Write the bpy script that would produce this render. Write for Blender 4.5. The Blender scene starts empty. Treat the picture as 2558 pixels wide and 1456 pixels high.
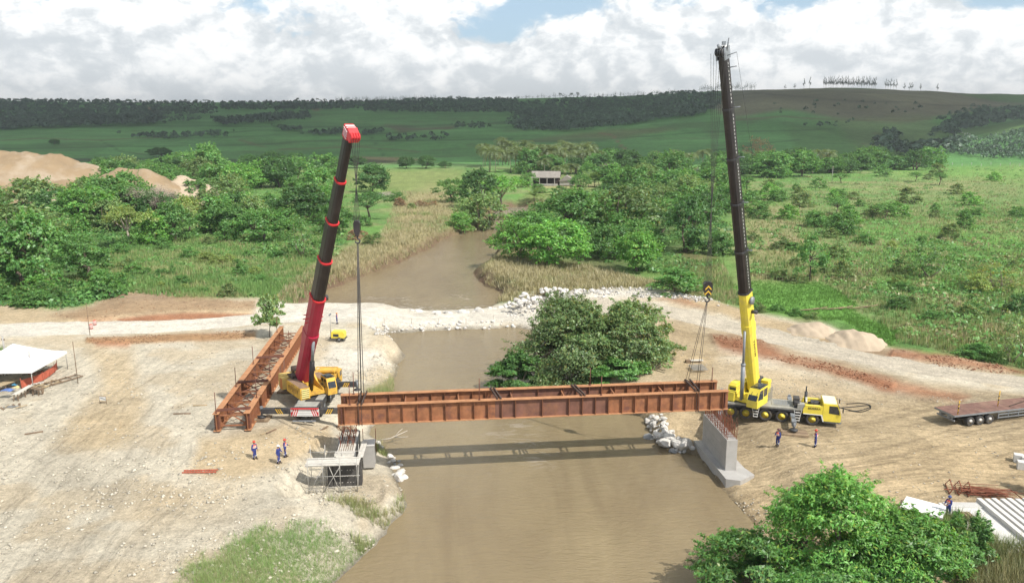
import bpy, math, random
import numpy as np
from mathutils import Vector, Matrix
R = math.radians
rng = np.random.default_rng(7)
random.seed(7)
S = bpy.context.scene
COL = S.collection
# ------------------------------------------------------------------ camera
CAM_H, FPX, CX, CY = 30.0, 1941.0, 1279.0, 728.0      # photo measured on a 2558 x 1456 raster
PITCH = math.atan((728 - 322) / 1941.0)
cam = bpy.data.cameras.new('camera'); camo = bpy.data.objects.new('camera', cam); COL.objects.link(camo)
cam.sensor_width = 36; cam.lens = 36 * FPX / (2 * CX)
cam.clip_start = 0.5; cam.clip_end = 30000
camo.location = (0, 0, CAM_H); camo.rotation_euler = (R(90) - PITCH, 0, 0)
S.camera = camo
# ------------------------------------------------------------------ light
SUN_DIR = Vector((0.65, -0.55, 1.0)).normalized()
SUN_EL = math.asin(SUN_DIR.z); SUN_AZ = math.atan2(SUN_DIR.x, SUN_DIR.y)
sl = bpy.data.lights.new('sun', 'SUN'); sl.energy = 3.9; sl.angle = R(0.5); sl.color = (1.0, 0.955, 0.88)
so = bpy.data.objects.new('sun', sl); COL.objects.link(so)
so.rotation_euler = SUN_DIR.to_track_quat('Z', 'Y').to_euler(); so.location = (60, -60, 120)
S.view_settings.view_transform = 'Standard'; S.view_settings.look = 'None'
S.view_settings.exposure = 0.42; S.view_settings.gamma = 1.0
S.view_settings.use_curve_mapping = False
S.render.engine = 'CYCLES'
S.cycles.max_bounces = 4; S.cycles.diffuse_bounces = 2; S.cycles.glossy_bounces = 2
S.cycles.transmission_bounces = 2; S.cycles.volume_bounces = 0; S.cycles.transparent_max_bounces = 6
S.cycles.use_denoising = True
try: S.cycles.denoiser = 'OPENIMAGEDENOISE'
except Exception: pass

class NT:
    """tiny node helper"""
    def __init__(s, tree): s.t = tree; s.n = tree.nodes; s.l = tree.links
    def node(s, typ, **kw):
        n = s.n.new(typ)
        for k, v in kw.items():
            if k.startswith('i_'): n.inputs[int(k[2:]) if k[2:].isdigit() else k[2:]].default_value = v
            else: setattr(n, k, v)
        return n
    def link(s, a, b): s.l.new(a, b)
    def val(s, inp, v):
        if hasattr(v, 'is_output'): s.link(v, inp)
        elif v is not None: inp.default_value = v
    def math(s, op, a, b=None, c=None, clamp=False):
        n = s.n.new('ShaderNodeMath'); n.operation = op; n.use_clamp = clamp
        s.val(n.inputs[0], a)
        if b is not None: s.val(n.inputs[1], b)
        if c is not None: s.val(n.inputs[2], c)
        return n.outputs[0]
    def mix(s, f, a, b, blend='MIX'):
        n = s.n.new('ShaderNodeMix'); n.data_type = 'RGBA'; n.blend_type = blend
        s.val(n.inputs[0], f); s.val(n.inputs[6], a); s.val(n.inputs[7], b)
        return n.outputs[2]
    def noise(s, vec, scale, detail=4, rough=0.55, lac=2.0, dist=0.0, out=0):
        n = s.n.new('ShaderNodeTexNoise'); n.inputs['Scale'].default_value = scale
        n.inputs['Detail'].default_value = detail; n.inputs['Roughness'].default_value = rough
        n.inputs['Lacunarity'].default_value = lac; n.inputs['Distortion'].default_value = dist
        if vec is not None: s.link(vec, n.inputs['Vector'])
        return n.outputs[out]
    def ramp(s, f, stops, interp='LINEAR'):
        n = s.n.new('ShaderNodeValToRGB'); r = n.color_ramp; r.interpolation = interp
        while len(r.elements) < len(stops): r.elements.new(0.5)
        for e, (p, c) in zip(r.elements, stops):
            e.position = p; e.color = (c if len(c) == 4 else (*c, 1)) if hasattr(c, '__len__') else (c, c, c, 1)
        s.link(f, n.inputs[0]); return n.outputs[0]
    def mapr(s, f, a, b, c, d, smooth=False):
        n = s.n.new('ShaderNodeMapRange'); n.interpolation_type = 'SMOOTHSTEP' if smooth else 'LINEAR'
        s.val(n.inputs[0], f)
        for i, v in enumerate((a, b, c, d)): s.val(n.inputs[i + 1], v)
        return n.outputs[0]

# sky: Nishita daylight with cumulus banks
W = bpy.data.worlds.new('World'); S.world = W; W.use_nodes = True
W.node_tree.nodes.clear(); w = NT(W.node_tree)
sky = w.node('ShaderNodeTexSky', sky_type='NISHITA', sun_disc=False, sun_elevation=SUN_EL, sun_rotation=SUN_AZ,
             altitude=50.0, air_density=1.0, dust_density=1.5, ozone_density=1.0)
tc = w.node('ShaderNodeTexCoord')
sep = w.node('ShaderNodeSeparateXYZ'); w.link(tc.outputs['Generated'], sep.inputs[0])
el = sep.outputs[2]
def skyvec(sz, off):
    m = w.node('ShaderNodeMapping'); m.inputs['Scale'].default_value = (1, 1, sz); m.inputs['Location'].default_value = off
    w.link(tc.outputs['Generated'], m.inputs[0]); return m.outputs[0]
SZ = 1.55
OFF = (3.1, 1.7, 0.35)
def billow(vec, sc, det):
    v = w.node('ShaderNodeTexVoronoi', feature='F1'); v.inputs['Scale'].default_value = sc
    v.inputs['Detail'].default_value = det; v.inputs['Roughness'].default_value = .52; v.inputs['Lacunarity'].default_value = 2.2; v.normalize = True
    w.link(vec, v.inputs['Vector']); return w.math('SUBTRACT', 1.0, v.outputs['Distance'])
def warp(vec, amt):
    n = w.noise(vec, 9.0, 5, .6, out=1); sc = w.node('ShaderNodeVectorMath', operation='MULTIPLY_ADD'); w.link(n, sc.inputs[0]); sc.inputs[1].default_value = (amt,) * 3; w.link(vec, sc.inputs[2]); return sc.outputs[0]
v0 = warp(skyvec(SZ, OFF), .09); v1 = warp(skyvec(SZ, (OFF[0] + .012, OFF[1], OFF[2] + .030)), .09)
big = w.noise(skyvec(SZ * 1.1, OFF), 3.6, 6, 0.5)
pa, pb_ = billow(v0, 6.5, 3.0), billow(v1, 6.5, 3.0)
fa, fb = w.noise(v0, 26, 6, .6), w.noise(v1, 26, 6, .6)
cover = w.math('ADD', w.math('ADD', w.math('MULTIPLY', big, .62), w.math('MULTIPLY', pa, .38)), w.math('MULTIPLY', w.math('SUBTRACT', fa, .5), .10))
thr = w.mapr(el, 0.05, 0.15, 0.36, 0.545, True)
thr = w.math('ADD', thr, w.mapr(el, 0.2, 0.6, 0.0, 0.04))
mask = w.mapr(w.math('SUBTRACT', cover, thr), 0.0, 0.045, 0.0, 1.0, True)
lit = w.math('ADD', w.math('MULTIPLY', w.math('SUBTRACT', pa, pb_), 3.0), w.math('MULTIPLY', w.math('SUBTRACT', fa, fb), 1.3))
lit = w.math('ADD', lit, w.math('MULTIPLY', w.math('SUBTRACT', .5, w.noise(skyvec(SZ * 1.6, (1, 2, 3)), 4.5, 5, .55)), 1.1))
litf = w.mapr(lit, -0.45, 0.40, 0.0, 1.0, True)
CL = 12.0
ccol = w.ramp(litf, [(0.0, (.50 * CL, .535 * CL, .56 * CL)), (0.38, (.62 * CL, .645 * CL, .66 * CL)), (0.62, (.72 * CL, .735 * CL, .74 * CL)), (1.0, (.83 * CL, .83 * CL, .82 * CL))])
hz = w.mapr(el, 0.0, 0.11, 0.38, 0.0)
ccol = w.mix(hz, ccol, (.74 * CL, .765 * CL, .78 * CL, 1))
blue = w.mix(w.mapr(el, 0.0, 0.5, 0.66, 0.12), sky.outputs[0], (.43 * CL, .58 * CL, .71 * CL, 1))
skyc = w.mix(mask, blue, ccol)
bg = w.node('ShaderNodeBackground'); bg.inputs[1].default_value = 0.1
w.link(skyc, bg.inputs[0])
wo = w.node('ShaderNodeOutputWorld'); w.link(bg.outputs[0], wo.inputs[0])
W.cycles.sampling_method = 'MANUAL'; W.cycles.sample_map_resolution = 512

# ------------------------------------------------------------------ measuring helpers (photo raster -> world)
cp, sp = math.cos(PITCH), math.sin(PITCH)
def ray(x, y):
    a, b = x - CX, y - CY
    return np.array([a, FPX * cp - b * sp, -FPX * sp - b * cp])
def G(x, y, z=0.0):
    d = ray(x, y); t = (z - CAM_H) / d[2]
    return Vector((d[0] * t, d[1] * t, z))
def P(x, y, Y):
    d = ray(x, y); t = Y / d[1]
    return Vector((d[0] * t, Y, CAM_H + d[2] * t))
def proj(X, Y, Z):
    dz = Z - CAM_H
    zc = Y * cp - dz * sp; up = Y * sp + dz * cp
    return CX + FPX * X / zc, CY - FPX * up / zc

# ------------------------------------------------------------------ numpy noise
def _hash(ix, iy, seed):
    h = (ix.astype(np.int64) * 374761393 + iy.astype(np.int64) * 668265263 + seed * 1442695041) & 0xFFFFFFFF
    h = ((h ^ (h >> 13)) * 1274126177) & 0xFFFFFFFF
    return ((h ^ (h >> 16)) & 0xFFFF) / 65535.0
def vnoise(x, y, seed=0):
    x = np.asarray(x, float); y = np.asarray(y, float)
    ix = np.floor(x); iy = np.floor(y); fx = x - ix; fy = y - iy
    fx = fx * fx * (3 - 2 * fx); fy = fy * fy * (3 - 2 * fy)
    a = _hash(ix, iy, seed); b = _hash(ix + 1, iy, seed); c = _hash(ix, iy + 1, seed); d = _hash(ix + 1, iy + 1, seed)
    return (a * (1 - fx) + b * fx) * (1 - fy) + (c * (1 - fx) + d * fx) * fy
def fbm(x, y, oct=4, seed=0):
    s = 0; a = 0.5; t = 0
    for i in range(oct):
        s = s + a * vnoise(x, y, seed + i * 17); t += a; a *= 0.5
        x = np.asarray(x) * 2.03 + 11.3; y = np.asarray(y) * 2.03 + 5.7
    return s / t
def sstep(a, b, x):
    t = np.clip((x - a) / (b - a), 0, 1); return t * t * (3 - 2 * t)
def sdf(px, py, poly):
    """signed distance to a polygon, negative inside"""
    poly = np.asarray(poly, float); n = len(poly)
    d = np.full(px.shape, 1e18); ins = np.zeros(px.shape, bool)
    for i in range(n):
        ax, ay = poly[i]; bx, by = poly[(i + 1) % n]
        ex, ey = bx - ax, by - ay; wx, wy = px - ax, py - ay
        t = np.clip((wx * ex + wy * ey) / (ex * ex + ey * ey + 1e-12), 0, 1)
        d = np.minimum(d, (wx - ex * t) ** 2 + (wy - ey * t) ** 2)
        if ay != by:
            c = ((ay > py) != (by > py)) & (px < (bx - ax) * (py - ay) / (by - ay) + ax)
            ins ^= c
    d = np.sqrt(d); return np.where(ins, -d, d)
def pline(px, py, pts):
    """distance to a polyline"""
    pts = np.asarray(pts, float); d = np.full(np.shape(px), 1e18)
    for i in range(len(pts) - 1):
        ax, ay = pts[i][:2]; bx, by = pts[i + 1][:2]
        ex, ey = bx - ax, by - ay; wx, wy = px - ax, py - ay
        t = np.clip((wx * ex + wy * ey) / (ex * ex + ey * ey + 1e-12), 0, 1)
        d = np.minimum(d, (wx - ex * t) ** 2 + (wy - ey * t) ** 2)
    return np.sqrt(d)

# ------------------------------------------------------------------ object helpers
def link(o, parent=None):
    COL.objects.link(o)
    if parent is not None: o.parent = parent
    return o
def tag(o, label=None, cat=None, group=None, kind=None):
    if label: o['label'] = label
    if cat: o['category'] = cat
    if group: o['group'] = group
    if kind: o['kind'] = kind
    return o
def thing(name, label, cat, loc=(0, 0, 0), rz=0.0, group=None):
    o = bpy.data.objects.new(name, None); link(o); o.location = loc; o.rotation_euler = (0, 0, rz)
    o.empty_display_size = 0.5
    return tag(o, label, cat, group)
def mesh_np(name, V, F, mats=(), parent=None, col=None, smooth=False, fm=None):
    """V (n,3); F: (m,k) array or list of such arrays"""
    if not isinstance(F, (list, tuple)): F = [F]
    F = [np.asarray(f, np.int32) for f in F if len(f)]
    me = bpy.data.meshes.new(name); V = np.asarray(V, np.float32)
    me.vertices.add(len(V)); me.vertices.foreach_set('co', V.ravel())
    loops = np.concatenate([f.ravel() for f in F]); cnt = np.concatenate([np.full(len(f), f.shape[1], np.int32) for f in F])
    me.loops.add(len(loops)); me.loops.foreach_set('vertex_index', loops)
    st = np.zeros(len(cnt), np.int32); st[1:] = np.cumsum(cnt)[:-1]
    me.polygons.add(len(cnt)); me.polygons.foreach_set('loop_start', st); me.polygons.foreach_set('loop_total', cnt)
    if fm is not None: me.polygons.foreach_set('material_index', np.asarray(fm, np.int32))
    if smooth: me.polygons.foreach_set('use_smooth', np.ones(len(cnt), bool))
    me.update(calc_edges=True); me.validate()
    if col is not None:
        c = np.ones((len(V), 4), np.float32); c[:, :3] = col
        a = me.color_attributes.new('Col', 'FLOAT_COLOR', 'POINT'); a.data.foreach_set('color', c.ravel())
    for m in (mats if isinstance(mats, (list, tuple)) else [mats]): me.materials.append(m)
    o = bpy.data.objects.new(name, me); return link(o, parent)
def dup(root, loc=None, rz=None, scale=None, label=None, group=None):
    r = root.copy(); COL.objects.link(r)
    if loc is not None: r.location = loc
    if rz is not None: r.rotation_euler = (0, 0, rz)
    if scale is not None: r.scale = scale if hasattr(scale, '__len__') else (scale,) * 3
    if label: r['label'] = label
    if group: r['group'] = group
    for ch in list(root.children):
        c = ch.copy(); COL.objects.link(c); c.parent = r
        for g in list(ch.children):
            d = g.copy(); COL.objects.link(d); d.parent = c
    return r

class MB:
    """collects shapes into one mesh"""
    def __init__(s, M=None): s.v = []; s.f = []; s.m = []; s.sm = []; s.M = M
    def add(s, vs, fs, mi=0, smooth=False):
        b = len(s.v); s.v += [tuple(s.M @ Vector(v)) if s.M is not None else tuple(v) for v in vs]
        for f in fs: s.f.append(tuple(b + i for i in f)); s.m.append(mi); s.sm.append(smooth)
        return s
    def box(s, c, d, rot=None, mi=0):
        x, y, z = d[0] / 2, d[1] / 2, d[2] / 2
        vs = [Vector((i * x, j * y, k * z)) for k in (-1, 1) for j in (-1, 1) for i in (-1, 1)]
        if rot is not None: vs = [rot @ v for v in vs]
        c = Vector(c); vs = [v + c for v in vs]
        return s.add(vs, [(0, 2, 3, 1), (4, 5, 7, 6), (0, 1, 5, 4), (2, 6, 7, 3), (0, 4, 6, 2), (1, 3, 7, 5)], mi)
    def beam(s, a, b, w, h, mi=0, up=(0, 0, 1)):
        a, b = Vector(a), Vector(b); d = (b - a); L = d.length
        if L < 1e-6: return s
        d.normalize(); u = Vector(up)
        if abs(d.dot(u)) > 0.98: u = Vector((0, 1, 0))
        r = d.cross(u).normalized(); u = r.cross(d).normalized()
        vs = []
        for p in (a, b):
            for (i, j) in ((-1, -1), (1, -1), (1, 1), (-1, 1)): vs.append(p + r * (i * w / 2) + u * (j * h / 2))
        return s.add(vs, [(3, 2, 1, 0), (4, 5, 6, 7), (0, 1, 5, 4), (1, 2, 6, 5), (2, 3, 7, 6), (3, 0, 4, 7)], mi)
    def tube(s, pts, rad, n=8, mi=0, caps=True):
        pts = [Vector(p) for p in pts]
        if not hasattr(rad, '__len__'): rad = [rad] * len(pts)
        vs = []; prev = None
        for i, p in enumerate(pts):
            d = (pts[min(i + 1, len(pts) - 1)] - pts[max(i - 1, 0)])
            if d.length < 1e-9: d = Vector((0, 0, 1))
            d.normalize()
            if prev is None:
                u = Vector((0, 0, 1)) if abs(d.z) < .9 else Vector((1, 0, 0))
                r = d.cross(u).normalized()
            else: r = (prev - d * prev.dot(d)).normalized()
            prev = r; q = d.cross(r)
            for k in range(n):
                a = 2 * math.pi * k / n; vs.append(p + (r * math.cos(a) + q * math.sin(a)) * rad[i])
        fs = []
        for i in range(len(pts) - 1):
            for k in range(n):
                k2 = (k + 1) % n; fs.append((i * n + k, i * n + k2, (i + 1) * n + k2, (i + 1) * n + k))
        if caps: fs.append(tuple(range(n - 1, -1, -1))); b = (len(pts) - 1) * n; fs.append(tuple(b + k for k in range(n)))
        return s.add(vs, fs, mi, n > 5)
    def extr(s, poly, a, b, up, mi=0, smooth=False, poly2=None):
        """sweep a 2-D outline (side, up) from a to b"""
        a, b = Vector(a), Vector(b); d = (b - a).normalized(); r = d.cross(Vector(up)).normalized(); u = r.cross(d)
        n = len(poly); vs = [a + r * p + u * q for p, q in poly] + [b + r * p + u * q for p, q in (poly2 or poly)]
        fs = [tuple(range(n - 1, -1, -1)), tuple(range(n, 2 * n))] + [(i, (i + 1) % n, (i + 1) % n + n, i + n) for i in range(n)]
        return s.add(vs, fs, mi, smooth)
    def lathe(s, prof, n=16, M=None, mi=0):
        """prof: (radius, height) about local z; M places it"""
        vs = []; fs = []
        for (r, h) in prof:
            for k in range(n):
                a = 2 * math.pi * k / n; v = Vector((r * math.cos(a), r * math.sin(a), h)); vs.append(M @ v if M is not None else v)
        for i in range(len(prof) - 1):
            for k in range(n):
                k2 = (k + 1) % n; fs.append((i * n + k, i * n + k2, (i + 1) * n + k2, (i + 1) * n + k))
        fs.append(tuple(range(n - 1, -1, -1))); b = (len(prof) - 1) * n; fs.append(tuple(b + k for k in range(n)))
        return s.add(vs, fs, mi, True)
    def prism(s, poly, a, b, axis='y', mi=0, M=None):
        """extrude 2-D poly between a and b. axis y: poly in x,z ; axis x: poly in y,z ; axis z: poly in x,y"""
        n = len(poly); vs = []
        for t in (a, b):
            for (p, q) in poly:
                v = Vector((p, t, q) if axis == 'y' else (t, p, q) if axis == 'x' else (p, q, t)); vs.append(M @ v if M is not None else v)
        fs = [tuple(range(n)), tuple(range(2 * n - 1, n - 1, -1))]
        for i in range(n): j = (i + 1) % n; fs.append((i, i + n, j + n, j))
        return s.add(vs, fs, mi)
    def build(s, name, mats, parent=None, loc=None):
        me = bpy.data.meshes.new(name); me.from_pydata(s.v, [], s.f)
        for m in (mats if isinstance(mats, (list, tuple)) else [mats]): me.materials.append(m)
        if len(s.f): me.polygons.foreach_set('material_index', s.m); me.polygons.foreach_set('use_smooth', s.sm)
        import bmesh
        bm = bmesh.new(); bm.from_mesh(me); bmesh.ops.recalc_face_normals(bm, faces=bm.faces); bm.to_mesh(me); bm.free()
        me.update()
        o = bpy.data.objects.new(name, me); link(o, parent)
        if loc is not None: o.location = loc
        return o

# ------------------------------------------------------------------ materials
MATS = {}
def mat(name, color, rough=0.7, metal=0.0, var=0.15, scale=3.0, bump=0.0, bscale=20.0, dirt=None, spec=0.4, coord='Object'):
    """procedural paint/steel/earth: base colour broken up by two noises, optional dirt colour and bump"""
    if name in MATS: return MATS[name]
    m = bpy.data.materials.new(name); m.use_nodes = True; t = NT(m.node_tree); t.n.clear()
    out = t.node('ShaderNodeOutputMaterial'); b = t.node('ShaderNodeBsdfPrincipled'); t.link(b.outputs[0], out.inputs[0])
    tcn = t.node('ShaderNodeTexCoord'); v = tcn.outputs[coord]
    n1 = t.noise(v, scale, 6, 0.6)
    k = t.mapr(n1, 0.3, 0.7, 1 - var, 1 + var)
    c = t.mix(1.0, (*color, 1), (1, 1, 1, 1), 'MULTIPLY')
    mul = t.node('ShaderNodeVectorMath', operation='SCALE'); t.link(c, mul.inputs[0]); t.link(k, mul.inputs['Scale'])
    c = mul.outputs[0]
    if dirt is not None:
        n2 = t.noise(v, scale * 0.6, 8, 0.7)
        c = t.mix(t.mapr(n2, 0.5, 0.66, 0, dirt[3]), c, (*dirt[:3], 1))
    t.link(c, b.inputs['Base Color'])
    b.inputs['Roughness'].default_value = rough; b.inputs['Metallic'].default_value = metal
    b.inputs['Specular IOR Level'].default_value = spec
    if bump > 0:
        bn = t.node('ShaderNodeBump'); bn.inputs['Strength'].default_value = bump; bn.inputs['Distance'].default_value = 0.05
        t.link(t.noise(v, bscale, 5, 0.6), bn.inputs['Height']); t.link(bn.outputs[0], b.inputs['Normal'])
    MATS[name] = m; return m
# ================================================================== terrain
WATER_Z = -2.5
def GP(pts, z=0.0): return [tuple(G(x, y, z)[:2]) for x, y in pts]
RIVER_LOW = GP([(800, 1640), (838, 1456), (905, 1390), (972, 1335), (998, 1285), (1026, 1205), (1004, 1155), (968, 1125), (935, 1085), (945, 1050), (972, 985),
                (984, 930), (1003, 882), (990, 860), (942, 842), (930, 833), (1100, 823), (1290, 819), (1400, 835), (1450, 900), (1480, 975), (1560, 1015),
                (1604, 1045), (1618, 1080), (1650, 1118), (1740, 1135), (1815, 1225), (1852, 1262), (1902, 1322), (1890, 1370), (1850, 1456), (1840, 1640)], WATER_Z)
RIVER_UP = GP([(725, 783), (812, 784), (1000, 786), (1200, 777), (1258, 749), (1266, 738), (1192, 706), (1186, 680), (1215, 661), (1243, 637), (1262, 612),
               (1240, 590), (1262, 556), (1300, 542), (1362, 541), (1420, 528), (1380, 514), (1300, 511), (1254, 514), (1222, 540), (1212, 566), (1128, 590), (1060, 625), (960, 670), (862, 711), (768, 742)], WATER_Z)
POND = GP([(930, 492), (960, 497), (985, 488), (975, 478), (945, 480)], WATER_Z + 1.0)
FAR0, FAR1 = 640.0, 6500.0
HU = [-1400, 0, 400, 900, 1279, 1550, 1790, 1900, 2050, 2300, 2430, 2558, 4000]
HT = {640:  [412, 412, 412, 412, 411, 411, 411, 411, 410, 409, 407, 404, 398],
      800:  [392, 392, 391, 389, 388, 387, 386, 384, 380, 374, 360, 342, 335],
      1000: [366, 366, 365, 362, 358, 354, 352, 347, 345, 352, 340, 310, 302],
      1250: [338, 338, 337, 334, 328, 320, 306, 296, 292, 308, 312, 302, 285],
      1600: [312, 312, 309, 306, 302, 292, 264, 238, 229, 246, 262, 270, 262],
      2000: [283, 281, 285, 283, 278, 268, 240, 227, 222, 228, 236, 238, 240],
      2500: [252, 252, 257, 254, 247, 241, 228, 226, 224, 230, 238, 238, 240]}
HY = sorted(HT)
def hill_z(X, Y):
    u = CX + FPX * X / (Y * 0.985)
    cols = []
    for d in HY:
        yy = np.interp(u, HU, HT[d])
        cols.append(CAM_H - d * np.tan(np.arctan((yy - CY) / FPX) + PITCH))
    cols.append(cols[-1] - 8.0); hy = HY + [FAR1]
    z = cols[0] + 0 * X
    lY = np.log(np.maximum(Y, 1)); lh = np.log(hy)
    for i in range(len(hy) - 1):
        t = np.clip((lY - lh[i]) / (lh[i + 1] - lh[i]), 0, 1); t = 0.5 * t + 0.5 * t * t * (3 - 2 * t)
        z = np.where(lY >= lh[i], cols[i] * (1 - t) + cols[i + 1] * t, z)
    roll = (fbm(X / 260, Y / 260, 4, 3) - 0.5)
    z = z + roll * 16 * sstep(680, 950, Y) * (1 - sstep(1900, 2400, Y)) + (fbm(X / 60, Y / 60, 3, 9) - .5) * 2.0 * sstep(660, 800, Y)
    return z
PAD = [(-900, 757), (0, 752), (60, 765), (140, 772), (210, 768), (300, 730), (420, 722), (440, 750), (640, 745), (700, 758), (715, 738), (1000, 738), (1235, 735), (1290, 738), (1340, 726), (1500, 718), (1640, 722),
       (1780, 748), (1850, 768), (2010, 803), (2060, 806), (2110, 825), (2190, 858), (2300, 880), (2480, 905), (2560, 935), (3600, 1120), (3600, 3000), (-900, 3000)]
ROAD_D = [(-900, 842), (-300, 832), (0, 825), (220, 820), (450, 815), (640, 808), (830, 803), (1000, 803), (1200, 793), (1310, 775), (1430, 757), (1560, 757), (1700, 785), (1880, 832), (2100, 883), (2300, 924), (2558, 958), (3000, 1005), (3400, 1045)]
ROADZ = [-.3 if (x < 560 or x > 1380) else -1.0 if (x < 660 or x > 1300) else -1.75 for x, y in ROAD_D]
ROADW = [tuple(G(x, y, z)[:2]) for (x, y), z in zip(ROAD_D, ROADZ)]
SPOIL = [(-76, 205, 5.2, 30, 26, 1.3), (-59, 222, 9.0, 22, 26, 1.0), (-85, 235, 12.5, 34, 22, 1.4), (-110, 215, 12, 30, 26, 1.2)]
def river_d(X, Y):
    n = (fbm(X / 3.5, Y / 3.5, 3, 21) - 0.5) * 2.2 + (fbm(X / 12, Y / 12, 2, 22) - .5) * 2.0
    d = np.minimum(sdf(X, Y, RIVER_LOW), sdf(X, Y, RIVER_UP))
    return d + n * np.clip(1 - np.abs(X - 20) / 1.0 * 0, 0.25, 1)
def ground_z(X, Y, full=False):
    X = np.asarray(X, float); Y = np.asarray(Y, float)
    d = river_d(X, Y)
    x, y = proj(X, Y, 0 * X)
    pad = sstep(6, -10, sdf(x, y, PAD))
    wild = 1 - pad
    base = (fbm(X / 14, Y / 14, 4, 31) - .5) * (0.5 * pad + 2.6 * wild) + wild * (fbm(X / 3, Y / 3, 3, 33) - .5) * 0.9 + pad * (fbm(X / 1.6, Y / 1.6, 3, 34) - .5) * 0.12
    base = base + wild * 0.4
    # the road is graded level
    rd = pline(X, Y, ROADW)
    base = base * (0.12 + 0.88 * sstep(3.5, 7.5, rd)) - 0.25 * sstep(7, 4, rd)
    cwy = sstep(-24, -15, X) * sstep(13, 4, X) * sstep(114, 119, Y) * sstep(150, 143, Y); base = base * (1 - .7 * cwy) - 1.55 * cwy
    # berms beside the road
    base = base + BERM(X, Y, x, y) * (fbm(X / 1.3, Y / 1.3, 3, 41) * 1.5)
    gentle = sstep(2, -8, X) * sstep(112, 95, Y)
    beach = sstep(8, 14, X) * sstep(69, 64, Y); wdt = 2.6 + 6.5 * gentle + 1.2 * sstep(130, 150, Y) + 5.5 * beach + 2.5 * sstep(8, 14, X) * sstep(108, 95, Y)
    up = sstep(-0.6, 1, d / wdt) if False else np.clip((d + 0.2) / wdt, 0, 1); up = up * (2 - up)
    z = np.where(d > -0.2, (WATER_Z - 0.15) + (base - WATER_Z + 0.15) * up, (WATER_Z - 0.15) - np.clip(-d - .2, 0, 3) * 0.35)
    cap = -1.62 + 2.0 * sstep(0, 3.0, sdf(X, Y, [(-18.4, 62.0), (-12.0, 62.0), (-12.0, 70.5), (-14.0, 72.5), (-17.6, 72.5)]) + (fbm(X / 1.5, Y / 1.5, 3, 45) - .5) * 1.2); z = np.where(d > 0.4, np.minimum(z, cap), z)
    cap = -1.95 + 2.1 * sstep(0.0, 7.5, sdf(X, Y, [(15.5, 63.0), (19.5, 63.0), (21.3, 66.0), (20.9, 76.0), (15, 76.5)]) + (fbm(X / 1.5, Y / 1.5, 3, 46) - .5) * 1.0); z = np.where(d > 0.2, np.minimum(z, cap), z)
    pd = sdf(X, Y, POND); z = np.where(pd < 3, np.minimum(z, WATER_Z + .8 + np.clip(pd, -3, 3) * .35), z)
    far = sstep(470, 640, Y)
    z = z * (1 - far) + hill_z(X, Y) * far if np.ndim(z) else z
    return (z, d, x, y, pad, rd) if full else z
BERMS = [([(215, 845), (400, 837), (640, 827), (640, 846), (300, 860), (215, 856)], 0.8), ([(300, 722), (425, 716), (520, 742), (640, 748), (640, 776), (400, 782), (200, 800), (120, 790), (230, 765)], 1.0),
         ([(1770, 832), (1900, 845), (1960, 876), (2110, 916), (2240, 953), (2230, 975), (2100, 942), (1950, 910), (1790, 878)], 0.8),
         ([(1700, 742), (1790, 752), (1900, 792), (2010, 812), (2100, 835), (2180, 865), (2080, 862), (1900, 820), (1780, 775), (1690, 752)], 0.8),
         ([(2230, 872), (2380, 888), (2500, 912), (2558, 930), (2700, 955), (2500, 925), (2350, 910), (2220, 890)], 0.6),
         ([(1290, 742), (1340, 728), (1500, 722), (1640, 725), (1700, 740), (1560, 742), (1400, 745), (1300, 765)], 0.8)]
def BERM(X, Y, x, y):
    s = 0
    for pl, h in BERMS: s = s + h * sstep(3, -9, sdf(x, y, pl))
    return s
def gz(X, Y): return float(ground_z(np.array([X]), np.array([Y]))[0])
def GT(x, y):
    """where the sight line through photo point (x, y) meets the terrain"""
    d = ray(x, y); t0 = 15 / d[1]
    ts = np.geomspace(t0, 3000 / d[1], 1500)
    pz = CAM_H + d[2] * ts; z = ground_z(d[0] * ts, d[1] * ts)
    i = np.argmax(pz < z)
    if i == 0: return G(x, y, 0)
    a = (pz[i - 1] - z[i - 1]); b = (z[i] - pz[i]); t = ts[i - 1] + (ts[i] - ts[i - 1]) * a / (a + b + 1e-9)
    return Vector((d[0] * t, d[1] * t, CAM_H + d[2] * t))

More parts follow.
